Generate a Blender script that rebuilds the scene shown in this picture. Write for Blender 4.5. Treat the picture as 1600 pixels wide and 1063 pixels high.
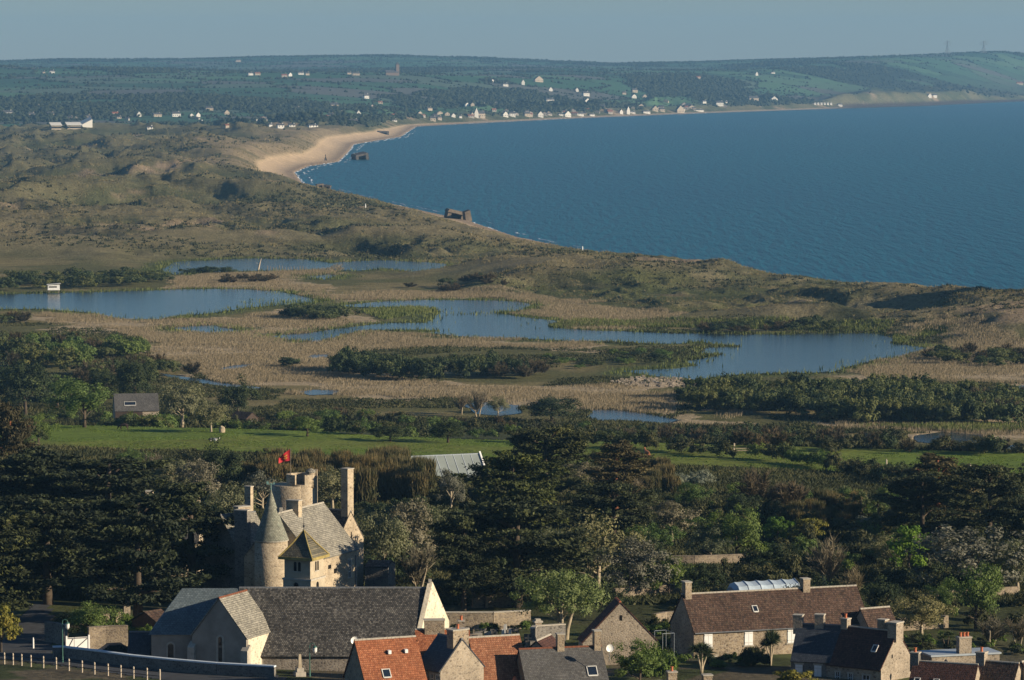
import bpy, bmesh, math, random
import numpy as np
from mathutils import Vector, Matrix

for o in list(bpy.data.objects):
    bpy.data.objects.remove(o)
R = math.radians
PI = math.pi
random.seed(7)
SC = bpy.context.scene
COL = SC.collection

# ------------------------------------------------------------------ camera
FPX, IW, IH, HOR, EYE = 5830.0, 1600.0, 1063.0, 105.0, 96.0
PITCH = math.atan((IH / 2 - HOR) / FPX)
cd = bpy.data.cameras.new('camera')
cam = bpy.data.objects.new('camera', cd)
COL.objects.link(cam)
cam.location = (0, 0, EYE)
cam.rotation_euler = (PI / 2 - PITCH, 0, 0)
cd.sensor_width = 36.0
cd.lens = FPX / IW * 36.0
cd.clip_start = 1.0
cd.clip_end = 60000.0
SC.camera = cam

# ------------------------------------------------------------------ world, sun, exposure
SUN_EL, SUN_TO_CAM = R(17.2), R(18.5)
wd = bpy.data.worlds.new('World')
SC.world = wd
wd.use_nodes = True
wn = wd.node_tree
wn.nodes.clear()
w_out = wn.nodes.new('ShaderNodeOutputWorld')
w_bg = wn.nodes.new('ShaderNodeBackground')
w_sky = wn.nodes.new('ShaderNodeTexSky')
w_sky.sky_type = 'NISHITA'
w_sky.sun_disc = False
w_sky.sun_elevation = SUN_EL
w_sky.sun_rotation = R(90.0) + SUN_TO_CAM
w_sky.altitude = 60
w_sky.air_density = 0.95
w_sky.dust_density = 0.1
w_sky.ozone_density = 5.0
w_bg.inputs['Strength'].default_value = 0.056
wn.links.new(w_sky.outputs[0], w_bg.inputs[0])
wn.links.new(w_bg.outputs[0], w_out.inputs[0])

sl = bpy.data.lights.new('sun', 'SUN')
sl.energy = 5.0
sl.angle = R(0.55)
sl.color = (1.0, 0.85, 0.64)
sun = bpy.data.objects.new('sun', sl)
COL.objects.link(sun)
SUNV = Vector((math.cos(SUN_EL) * math.cos(SUN_TO_CAM), -math.cos(SUN_EL) * math.sin(SUN_TO_CAM), math.sin(SUN_EL)))
sun.rotation_euler = SUNV.to_track_quat('Z', 'Y').to_euler()

SC.view_settings.view_transform = 'Standard'
SC.view_settings.look = 'None'
SC.view_settings.exposure = 0.56
SC.view_settings.gamma = 1.0
SC.cycles.use_denoising = True
SC.cycles.max_bounces = 5
SC.cycles.diffuse_bounces = 1
SC.cycles.glossy_bounces = 2
SC.cycles.transmission_bounces = 2
SC.cycles.transparent_max_bounces = 6
SC.cycles.volume_bounces = 0
SC.cycles.sample_clamp_indirect = 4.0

# ------------------------------------------------------------------ pixel <-> place helpers (photo is 1600 x 1063)
CP, SP = math.cos(PITCH), math.sin(PITCH)

def ray(px, py):
    u = (px - IW / 2) / FPX
    v = (IH / 2 - py) / FPX
    return u, CP + v * SP, -SP + v * CP

def W(px, py, z):
    """the place on the level z that the photo shows at px, py"""
    dx, dy, dz = ray(px, py)
    t = (z - EYE) / dz
    return Vector((dx * t, dy * t, z))

def D(px, py, d):
    """the place at distance d (along y) that the photo shows at px, py"""
    dx, dy, dz = ray(px, py)
    t = d / dy
    return Vector((dx * t, d, EYE + dz * t))

# ------------------------------------------------------------------ noise
def _h(ix, iy, s):
    n = (ix.astype(np.int64) * 374761393 + iy.astype(np.int64) * 668265263 + s * 144665) & 0x7fffffff
    n = ((n ^ (n >> 13)) * 1274126177) & 0x7fffffff
    return ((n ^ (n >> 16)) & 0xffff) / 65535.0

def vn(x, y, s=0):
    x0 = np.floor(x); y0 = np.floor(y)
    fx = x - x0; fy = y - y0
    fx = fx * fx * (3 - 2 * fx); fy = fy * fy * (3 - 2 * fy)
    a = _h(x0, y0, s); b = _h(x0 + 1, y0, s); c = _h(x0, y0 + 1, s); d = _h(x0 + 1, y0 + 1, s)
    return (a * (1 - fx) + b * fx) * (1 - fy) + (c * (1 - fx) + d * fx) * fy

def fbm(x, y, sc, octv=4, s=0, gain=0.5):
    t = 0.0; a = 1.0; n = 0.0
    x = x / sc; y = y / sc
    for i in range(octv):
        t = t + a * vn(x, y, s + i * 17); n += a
        a *= gain
        x, y = x * 1.93 + y * 0.41 + 3.1, y * 1.93 - x * 0.41 + 7.7
    return t / n

def ridged(x, y, sc, octv=4, s=0):
    t = 0.0; a = 1.0; n = 0.0
    x = x / sc; y = y / sc
    for i in range(octv):
        t = t + a * (1 - np.abs(2 * vn(x, y, s + i * 13) - 1)); n += a
        a *= 0.45
        x, y = x * 1.9 + y * 0.5 + 1.3, y * 1.9 - x * 0.5 + 5.1
    return t / n

def sst(a, b, x):
    t = np.clip((x - a) / (b - a), 0, 1)
    return t * t * (3 - 2 * t)

def inpoly(x, y, P):
    r = np.zeros(x.shape, bool)
    n = len(P)
    for i in range(n):
        x1, y1 = P[i]; x2, y2 = P[(i + 1) % n]
        if y1 == y2: continue
        c = (y1 > y) != (y2 > y)
        r ^= c & (x < (x2 - x1) * (y - y1) / (y2 - y1) + x1)
    return r

def pdist(x, y, P, closed=False):
    d2 = np.full(x.shape, 1e12)
    n = len(P)
    for i in range(n if closed else n - 1):
        x1, y1 = P[i]; x2, y2 = P[(i + 1) % n]
        dx, dy = x2 - x1, y2 - y1
        L = dx * dx + dy * dy + 1e-9
        t = np.clip(((x - x1) * dx + (y - y1) * dy) / L, 0, 1)
        d2 = np.minimum(d2, (x - x1 - t * dx) ** 2 + (y - y1 - t * dy) ** 2)
    return np.sqrt(d2)

# ------------------------------------------------------------------ the lie of the land
SHORE = [(1500, 300), (760, 750), (420, 1100), (300, 1300), (215, 1460), (150, 1600), (95, 1750), (37, 1935), (2, 2100), (-28, 2322), (-75, 2560), (-120, 2790)]
for px, py in [(471, 287), (459, 270), (481, 260), (528, 253), (545, 236), (552, 226), (581, 221), (625, 214), (640, 204), (650, 198), (700, 195), (760, 192), (830, 188.5),
               (900, 185), (1000, 181), (1060, 178.5), (1130, 176), (1200, 173.5), (1260, 171.5), (1320, 169.5), (1400, 167), (1450, 165.5), (1520, 162), (1600, 158.5), (1750, 152)]:
    p = W(px, py, 0)
    SHORE.append((p.x, p.y))
SHORE += [(3300, 14500), (3800, 16500)]
LAND = SHORE + [(3800, 20000), (-12000, 20000), (-12000, -1500), (1500, -1500)]

def wpoly(pts, z=8.0):
    return [(lambda p: (p.x, p.y))(W(a, b, z)) for a, b in pts]

def roughen(P, step, amp, seed):
    """a worldly outline with small bays and spurs"""
    rnd = random.Random(seed)
    out = []
    n = len(P)
    for i in range(n):
        x1, y1 = P[i]; x2, y2 = P[(i + 1) % n]
        L = math.hypot(x2 - x1, y2 - y1)
        k = max(1, int(L / step))
        for j in range(k):
            t = j / k
            f = 0 if j == 0 else 1
            a = amp * (0.5 + 0.5 * f)
            out.append((x1 + (x2 - x1) * t + rnd.uniform(-a, a), y1 + (y2 - y1) * t + rnd.uniform(-a, a) * 2.2))
    return out

PONDS_PX = [
    [(-90, 459), (60, 459.5), (183, 455), (237, 454), (305, 452), (390, 452), (440, 456), (471, 463), (501, 469), (488, 474), (440, 476.5), (400, 480), (339, 488), (305, 492), (257, 498.5),
     (203, 499), (176, 497), (135, 488), (68, 483), (-90, 484)],
    [(252, 422), (271, 410), (339, 406), (406, 404), (474, 405), (518, 411), (560, 408), (615, 407), (696, 412), (698, 419), (672, 424), (642, 425), (600, 420), (560, 423), (495, 422), (440, 423), (373, 424), (325, 426), (298, 428), (271, 429)],
    [(478, 433), (512, 428), (530, 431), (506, 437)],
    [(530, 478), (591, 472), (665, 469), (716, 469), (767, 470), (808, 471), (831, 476.5), (818, 484), (772, 489), (818, 496), (872, 502), (855, 511), (903, 515.5), (1004, 519), (1060, 521.5),
     (1195, 523), (1297, 521.5), (1365, 521), (1402, 528), (1394, 536.5), (1426, 541), (1456, 545), (1416, 554.5), (1365, 564.6), (1317, 576.5), (1297, 582), (1229, 584), (1162, 584), (1111, 589),
     (1080, 596), (1060, 594), (1021, 587), (970, 580), (1014, 578), (1058, 576), (1090, 571), (1067, 565), (1094, 561), (1131, 554), (1094, 552), (1104, 544), (1158, 541), (1114, 537.5), (1092, 534),
     (1058, 537), (1011, 537), (967, 534), (903, 534), (835, 529.5), (774, 529), (720, 526), (665, 521), (689, 517), (659, 515.5), (584, 516), (548, 521), (498, 535), (467, 532.5), (420, 526), (474, 521),
     (530, 514), (608, 505), (665, 505), (677, 498.6), (687.5, 488), (679, 481.6), (632, 480.5), (564, 480)],
    [(271, 512), (305, 509), (339, 508), (362, 514), (376, 518), (322, 520.6), (285, 517)],
    [(478, 558), (492, 554), (516, 553), (512, 558), (490, 561)],
    [(338, 576), (365, 571), (403, 568), (382, 575), (350, 579)],
    [(250, 583), (280, 588), (330, 594), (380, 602), (408, 606), (395, 610), (345, 603), (295, 596), (262, 589)],
    [(462, 612), (490, 609), (530, 610), (520, 616), (480, 618)],
    [(725, 634), (745, 628), (775, 630), (813, 634), (812, 646), (780, 650), (745, 646)],
    [(914, 652), (926, 641), (960, 640), (1010, 646), (1058, 656), (1040, 664), (1000, 660), (970, 658), (935, 659)],
    [(1336, 679), (1352, 676), (1366, 682), (1350, 686)],
    [(1425, 680), (1470, 675), (1530, 680), (1528, 692), (1470, 694), (1432, 690)],
    [(1560, 699), (1600, 694), (1680, 696), (1680, 706), (1590, 706)],
    [(1575, 603), (1640, 600), (1700, 604), (1640, 612), (1590, 608)],
    [(-60, 384), (10, 383), (60, 386), (25, 391), (-60, 391)],
]
PONDS = [roughen(wpoly(P), 7.0, 1.1, 40 + i) for i, P in enumerate(PONDS_PX)]
TAN = [wpoly(P) for P in [
    [(62, 487), (150, 493), (215, 503), (300, 496), (350, 500), (390, 490), (470, 482), (560, 500), (540, 512), (420, 526), (498, 536), (560, 519), (665, 522), (720, 527), (830, 531), (900, 535), (960, 536), (870, 545), (700, 540), (560, 546),
     (515, 560), (560, 590), (700, 600), (860, 604), (1060, 600), (1060, 650), (980, 644), (850, 640), (720, 622), (600, 620), (480, 612), (400, 606), (330, 594), (300, 575), (240, 560), (225, 530), (150, 512), (80, 505)],
    [(255, 452), (270, 437), (330, 428), (420, 426), (520, 425), (520, 432), (440, 440), (520, 452), (470, 456), (390, 451), (305, 450)],
    [(600, 470), (500, 468), (480, 460), (560, 456), (680, 454), (800, 460), (900, 470), (960, 485), (1030, 490), (1070, 505), (1000, 516), (900, 513), (860, 508), (880, 500), (820, 494), (850, 480), (800, 468), (700, 466)],
    [(1460, 545), (1500, 535), (1440, 530), (1400, 524), (1470, 517), (1560, 530), (1600, 535), (1680, 560), (1680, 620), (1600, 600), (1500, 597), (1400, 592), (1320, 584), (1370, 566)],
    [(1060, 650), (1100, 640), (1160, 642), (1160, 668), (1100, 672), (1050, 668)],
    [(1260, 660), (1420, 668), (1560, 664), (1680, 660), (1680, 690), (1530, 680), (1440, 676), (1330, 676)],
]]

def zfar(x, y):
    px = x / np.maximum(y, 200) * FPX + 800
    sky = np.interp(px, [-400, 0, 100, 200, 300, 400, 500, 600, 700, 800, 900, 960, 1000, 1100, 1200, 1300, 1400, 1500, 1540, 1560, 1600, 2000],
                    [98, 97, 94, 95, 93, 90, 88, 86.5, 90, 94, 98.5, 101, 100, 98, 95, 92.5, 88.5, 84.5, 82, 81, 83, 85])
    z125 = EYE + (HOR - sky) * 12500 / FPX
    near = np.interp(px, [-400, 500, 900, 1150, 1300, 1500, 1600, 2000], [1, 1, .96, .93, 1.0, 1.06, .98, .9])
    nod = np.array([0, 5200, 5700, 6300, 7000, 7700, 8500, 9300, 10200, 11200])
    val = np.array([0, 0, 5, 24, 42, 60, 78, 77, 78, 86])
    zn = np.interp(y, nod, val) * near
    t = sst(10600, 12500, y)
    return zn * (1 - t) + (z125 - 8) * t * (1 - 0.1 * sst(12700, 16000, y))

PADPTS = []          # (x, y, radius, z): levelled ground under buildings

PEAKS = [(224, 1334, 42.0, 18.0), (90.5, 1600, 6.0, 9.0), (84, 1612, 3.0, 8.0), (140, 1445, 2.5, 10), (168, 1400, 2.5, 9), (186, 1395, 2.0, 10), (62, 1650, 2.0, 12), (25, 1745, 2.0, 12)]
CREST_Y = [1000, 1300, 1400, 1460, 1520, 1600, 1680, 1760, 1900, 2050, 2200, 2400, 2600, 2900, 3300, 4200, 5000, 6000]
CREST_H = [3.0, -2.1, -1.2, -3.7, 0.7, -2.5, 0.2, -2.1, -3.7, 0.6, 5.1, -0.1, 1.1, 4.0, 8.5, 8, 6, 3]

def land(x, y, full=False):
    x = np.asarray(x, float); y = np.asarray(y, float)
    inside = inpoly(x, y, LAND)
    sd = pdist(x, y, SHORE)
    s = np.where(inside, sd, -sd)
    dd = y + 0.30 * x
    base = np.interp(dd, [-400, -60, 0, 30, 100, 200, 300, 400, 500, 600, 700, 758, 785, 830, 890, 1000, 30000],
                     [104, 98, 93.6, 88, 71, 51, 37.5, 30.5, 27.0, 24, 21.8, 20.5, 17, 12.0, 8.2, 8.0, 8.0])
    slope = sst(300, 420, dd) * (1 - sst(780, 890, dd))
    z = base + (fbm(x, y, 60, 3, 3) - 0.5) * 1.6 * slope
    # dunes
    nearbelt = 1 - sst(150, 215, s + (fbm(x, y, 90, 3, 5) - .5) * 120)
    leftdunes = sst(1640, 1830, y + (fbm(x, y, 120, 3, 9) - .5) * 140) * (1 - sst(5050, 5500, y)) * sst(120, 190, s)
    belt = np.clip(np.maximum(nearbelt, leftdunes), 0, 1)
    wx = x + (fbm(x, y, 70, 2, 21) - .5) * 60
    wy = y + (fbm(x, y, 70, 2, 22) - .5) * 60
    far = sst(1900, 3200, y)
    r = ridged(wx * (1 - 0.1 * far), wy * 0.6, 104, 4, 61)
    r2 = fbm(x, y, 240, 3, 33)
    small = ridged(x * .9 + y * .25, y * 0.6 - x * .15, 34, 4, 35)
    dh = (r ** 2.0) * (23.0 + 1.0 * far) - 5.6 - .6 * far + (r2 - .45) * (10 + 20 * sst(1800, 2100, y) * (1 - sst(4200, 5200, y))) + np.sign(small - .58) * np.abs(small - .58) ** 1.15 * (13.0 - 5.5 * far)
    crest = np.exp(-((s - 62) / 34.0) ** 2)
    crest_h = np.interp(y, CREST_Y, CREST_H)
    fine = ridged(x + .3 * y, y * .8 - .3 * x, 11, 3, 37) - .6
    dune = 1.2 + dh * (0.25 + 0.75 * sst(60, 130, s)) + fine * (3.0 - 1.6 * far) + crest * crest_h * (0.75 + .5 * fbm(x, y, 45, 3, 41))
    lim = np.interp(y, [1000, 1350, 1500, 1650, 2000, 2600], [7.5, 8, 9, 10.5, 14, 40])
    dune = np.where(dune > 0, lim * np.tanh(dune / lim), dune)
    shoref = sst(12, 58, s)
    zz = z + belt * np.maximum(dune, 0.15)
    # crest peaks; the first is an out-of-view hill added to shade the right dunes
    for ax, ay, ah, ar in PEAKS:
        zz = zz + ah * np.exp(-np.sqrt(((x - ax) / ar) ** 2 + ((y - ay) / (ar * 1.7)) ** 2 + .05))
    # hills
    ramp = sst(20, 620, s)
    hill = zfar(x, y) * ramp * (1 + (fbm(x, y, 900, 3, 51) - .5) * 0.42 * (1 - sst(11500, 12300, y))) + (fbm(x, y, 500, 3, 55) - .5) * 16 * sst(5600, 6800, y) * ramp * (1 - .6 * sst(11500, 12300, y))
    zz = zz + np.where(y > 4800, np.maximum(hill, -3), 0)
    # cliffs on the far headland
    px = x / np.maximum(y, 200) * FPX + 800
    cl = sst(1265, 1330, px) * (1 - sst(1500, 1560, px)) * sst(8000, 8600, y)
    zz = zz + cl * sst(5, 16, s + (fbm(x, y, 90, 3, 66) - .5) * 16) * (1 - sst(60, 260, s)) * 19
    z = zz
    # beach and sea bed
    beach = 0.9 + 2.2 * np.clip(s / 25, 0, 1.6)
    z = np.where(s < 58, beach * (1 - shoref) + z * shoref, z)
    z = np.where(s < 0, np.maximum(-3.0, s * 0.05), z)
    marsh = sst(900, 960, dd) * (1 - belt)
    z = z + marsh * (1 - sst(1500, 5200, y)) * 0.0
    inp = np.zeros(x.shape, bool)
    mid = (y > 820) & (y < 1960)
    if mid.any():
        q = np.zeros(int(mid.sum()), bool)
        for P in PONDS:
            q |= inpoly(x[mid], y[mid], P)
        inp[mid] = q
    if inp.any():
        z = np.where(inp, 7.3, z)
        if mid.any():
            dm = np.full(int(mid.sum()), 1e9)
            for P in PONDS:
                dm = np.minimum(dm, pdist(x[mid], y[mid], P[::2], True))
            t = np.ones(x.shape)
            t[mid] = sst(4, 40, dm)
            z = np.where(inp, z, 7.98 + (z - 7.98) * t)
    for (qx, qy, qr, qz) in PADPTS:
        t = 1 - sst(qr * .8, qr * 1.5, np.hypot(x - qx, y - qy))
        z = z * (1 - t) + qz * t
    if full:
        return z, dict(s=s, belt=belt, dd=dd, inp=inp, px=px, r=r, small=small, slope=slope)
    return z

def gz(x, y):
    return float(land(np.array([x]), np.array([y]))[0])

def G(px, py, dmin=260.0):
    """where the photo's ray at px, py first meets the ground"""
    dx, dy, dz = ray(px, py)
    ds = np.concatenate([np.arange(dmin, 1200, 2.0), np.arange(1200, 3000, 5.0), np.arange(3000, 15000, 15.0)])
    t = ds / dy
    X = dx * t; Y = dy * t; Z = EYE + dz * t
    g = land(X, Y)
    k = np.argmax(Z <= g)
    if Z[k] > g[k]:
        k = len(ds) - 1
    if k > 0:
        a0 = Z[k - 1] - g[k - 1]; a1 = Z[k] - g[k]
        f = a0 / (a0 - a1 + 1e-9)
        tt = t[k - 1] + (t[k] - t[k - 1]) * f
    else:
        tt = t[0]
    p = Vector((dx * tt, dy * tt, 0))
    p.z = gz(p.x, p.y)
    return p
# ------------------------------------------------------------------ materials
def new_mat(name):
    m = bpy.data.materials.new(name)
    m.use_nodes = True
    nt = m.node_tree
    nt.nodes.clear()
    out = nt.nodes.new('ShaderNodeOutputMaterial')
    b = nt.nodes.new('ShaderNodeBsdfPrincipled')
    nt.links.new(b.outputs[0], out.inputs[0])
    return m, nt, b, out

def nd(nt, typ, **kw):
    n = nt.nodes.new(typ)
    for k, v in kw.items():
        setattr(n, k, v)
    return n

def noise(nt, vec, scale, detail=4, rough=.55):
    n = nd(nt, 'ShaderNodeTexNoise')
    n.inputs['Scale'].default_value = scale
    n.inputs['Detail'].default_value = detail
    n.inputs['Roughness'].default_value = rough
    if vec is not None:
        nt.links.new(vec, n.inputs['Vector'])
    return n.outputs['Fac']

def ramp(nt, fac, stops):
    r = nd(nt, 'ShaderNodeValToRGB')
    els = r.color_ramp.elements
    while len(els) < len(stops):
        els.new(0.5)
    for e, (p, c) in zip(els, stops):
        e.position = p
        e.color = (c[0], c[1], c[2], 1) if not isinstance(c, (int, float)) else (c, c, c, 1)
    nt.links.new(fac, r.inputs[0])
    return r.outputs[0]

def mixc(nt, fac, a, b, typ='MIX'):
    m = nd(nt, 'ShaderNodeMix', data_type='RGBA', blend_type=typ)
    for s, v in ((m.inputs[0], fac), (m.inputs[6], a), (m.inputs[7], b)):
        if hasattr(v, 'is_linked') or hasattr(v, 'links'):
            nt.links.new(v, s)
        elif isinstance(v, (int, float)):
            s.default_value = v
        else:
            s.default_value = (v[0], v[1], v[2], 1)
    return m.outputs[2]

def bump(nt, bsdf, h, strength, dist):
    b = nd(nt, 'ShaderNodeBump')
    b.inputs['Strength'].default_value = strength
    b.inputs['Distance'].default_value = dist
    nt.links.new(h, b.inputs['Height'])
    nt.links.new(b.outputs[0], bsdf.inputs['Normal'])

def objco(nt):
    return nd(nt, 'ShaderNodeTexCoord').outputs['Object']

def mapping(nt, vec, scale=(1, 1, 1), rot=(0, 0, 0)):
    m = nd(nt, 'ShaderNodeMapping')
    m.inputs['Scale'].default_value = scale
    m.inputs['Rotation'].default_value = rot
    nt.links.new(vec, m.inputs['Vector'])
    return m.outputs[0]

def mat_terrain():
    m, nt, b, out = new_mat('ground_cover')
    co = objco(nt)
    a = nd(nt, 'ShaderNodeAttribute', attribute_name='Col').outputs['Color']
    g = nd(nt, 'ShaderNodeAttribute', attribute_name='rough').outputs['Fac']
    n1 = noise(nt, co, 0.9, 4, .65)
    n2 = noise(nt, co, 0.12, 4, .6)
    f1 = ramp(nt, n1, [(.3, .62), (.7, 1.38)])
    f2 = ramp(nt, n2, [(.3, .8), (.7, 1.2)])
    c = mixc(nt, 1.0, a, f1, 'MULTIPLY')
    c = mixc(nt, 1.0, c, f2, 'MULTIPLY')
    nt.links.new(c, b.inputs['Base Color'])
    b.inputs['Roughness'].default_value = .95
    b.inputs['Specular IOR Level'].default_value = .1
    h = nd(nt, 'ShaderNodeMath', operation='MULTIPLY')
    nt.links.new(noise(nt, co, 0.75, 5, .7), h.inputs[0])
    nt.links.new(g, h.inputs[1])
    bump(nt, b, h.outputs[0], 1.0, 2.2)
    return m

def mat_water(name, base, rough, sc, stretch, strength, dist, ior=1.33, tint2=None):
    m, nt, b, out = new_mat(name)
    co = mapping(nt, objco(nt), stretch)
    b.inputs['Base Color'].default_value = (*base, 1)
    if tint2:
        f = ramp(nt, noise(nt, mapping(nt, objco(nt), (.0012, .0005, 1)), 1.0, 4, .6), [(.35, 0), (.65, 1)])
        nt.links.new(mixc(nt, f, base, tint2), b.inputs['Base Color'])
    b.inputs['Roughness'].default_value = rough
    b.inputs['IOR'].default_value = ior
    n1 = noise(nt, co, sc, 5, .62)
    bump(nt, b, n1, strength, dist)
    return m

M = {}
M['terrain'] = mat_terrain()
M['sea'] = mat_water('sea_water', (.0, .086, .120), .30, .17, (1.0, .12, 1), 1.0, 4.0, tint2=(.0, .066, .105))
_b = [n for n in M['sea'].node_tree.nodes if n.type == 'BSDF_PRINCIPLED'][0]
_b.inputs['Specular IOR Level'].default_value = .12
M['pond'] = mat_water('pond_water', (.014, .03, .042), .10, .6, (1, 1.6, 1), .35, .25)

def mat_simple(name, c, rough=.7, spec=.3, metal=0.0, var=.0, vs=3.0):
    m, nt, b, out = new_mat(name)
    b.inputs['Roughness'].default_value = rough
    b.inputs['Specular IOR Level'].default_value = spec
    b.inputs['Metallic'].default_value = metal
    if var > 0:
        f = ramp(nt, noise(nt, objco(nt), vs, 4, .6), [(.3, tuple(v * (1 - var) for v in c)), (.7, tuple(min(.95, v * (1 + var)) for v in c))])
        nt.links.new(f, b.inputs['Base Color'])
    else:
        b.inputs['Base Color'].default_value = (*c, 1)
    return m

# ------------------------------------------------------------------ object helpers
def tag(o, label=None, cat=None, group=None, kind=None):
    if label: o['label'] = label
    if cat: o['category'] = cat
    if group: o['group'] = group
    if kind: o['kind'] = kind
    return o

def empty(name, loc, rz=0.0, label=None, cat=None, group=None):
    o = bpy.data.objects.new(name, None)
    o.empty_display_size = .5
    o.location = loc
    o.rotation_euler = (0, 0, rz)
    COL.objects.link(o)
    return tag(o, label, cat, group)

def np_mesh(name, co, faces_flat, sizes, mats, smooth=False, mat_idx=None):
    me = bpy.data.meshes.new(name)
    co = np.asarray(co, np.float32)
    me.vertices.add(len(co)); me.vertices.foreach_set('co', co.ravel())
    faces_flat = np.asarray(faces_flat, np.int32).ravel()
    sizes = np.asarray(sizes, np.int32)
    me.loops.add(len(faces_flat)); me.loops.foreach_set('vertex_index', faces_flat)
    me.polygons.add(len(sizes))
    st = np.zeros(len(sizes), np.int32); st[1:] = np.cumsum(sizes)[:-1]
    me.polygons.foreach_set('loop_start', st)
    me.polygons.foreach_set('loop_total', sizes)
    if mat_idx is not None:
        me.polygons.foreach_set('material_index', np.asarray(mat_idx, np.int32))
    me.update(calc_edges=True)
    me.polygons.foreach_set('use_smooth', np.full(len(sizes), smooth))
    for m in mats:
        me.materials.append(m)
    return me

def link(name, me, parent=None):
    o = bpy.data.objects.new(name, me)
    COL.objects.link(o)
    if parent is not None:
        o.parent = parent
    return o

# ------------------------------------------------------------------ terrain sheet
VOR_S = (210.0, 150.0)
def voronoi(x, y, seed=0):
    sx, sy = VOR_S
    wx = x + (fbm(x, y, 300, 2, 71) - .5) * 120
    wy = y + (fbm(x, y, 300, 2, 72) - .5) * 120
    gx = np.floor(wx / sx); gy = np.floor(wy / sy)
    f1 = np.full(x.shape, 1e9); f2 = np.full(x.shape, 1e9); cid = np.zeros(x.shape)
    for i in (-1, 0, 1):
        for j in (-1, 0, 1):
            cx = gx + i; cy = gy + j
            qx = (cx + .5 + (_h(cx, cy, 5 + seed) - .5) * .8) * sx
            qy = (cy + .5 + (_h(cx, cy, 6 + seed) - .5) * .8) * sy
            d = np.hypot(wx - qx, wy - qy)
            idv = _h(cx, cy, 9 + seed)
            n = d < f1
            f2 = np.where(n, f1, np.minimum(f2, d))
            cid = np.where(n, idv, cid)
            f1 = np.where(n, d, f1)
    return f1, f2, cid

def wood_mask(x, y, px):
    """how wooded the far country is, 0..1"""
    n = fbm(x, y * .7, 420, 4, 81)
    band = np.exp(-((y - 6150) / 480.0) ** 2) * (1 - sst(620, 800, px)) * .16
    rightb = np.exp(-(((px - 1150) / 130) ** 2 + ((y - 8450) / 420) ** 2)) * .17
    crest = np.exp(-((y - 10250) / 240.0) ** 2) * sst(1100, 1220, px) * .15 + np.exp(-((y - 8700) / 200.0) ** 2) * (1 - sst(650, 760, px)) * .12 + np.exp(-((y - 9250) / 260.0) ** 2) * sst(700, 800, px) * (1 - sst(1050, 1150, px)) * .12
    return sst(.60, .63, n + band + rightb + crest)

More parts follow.
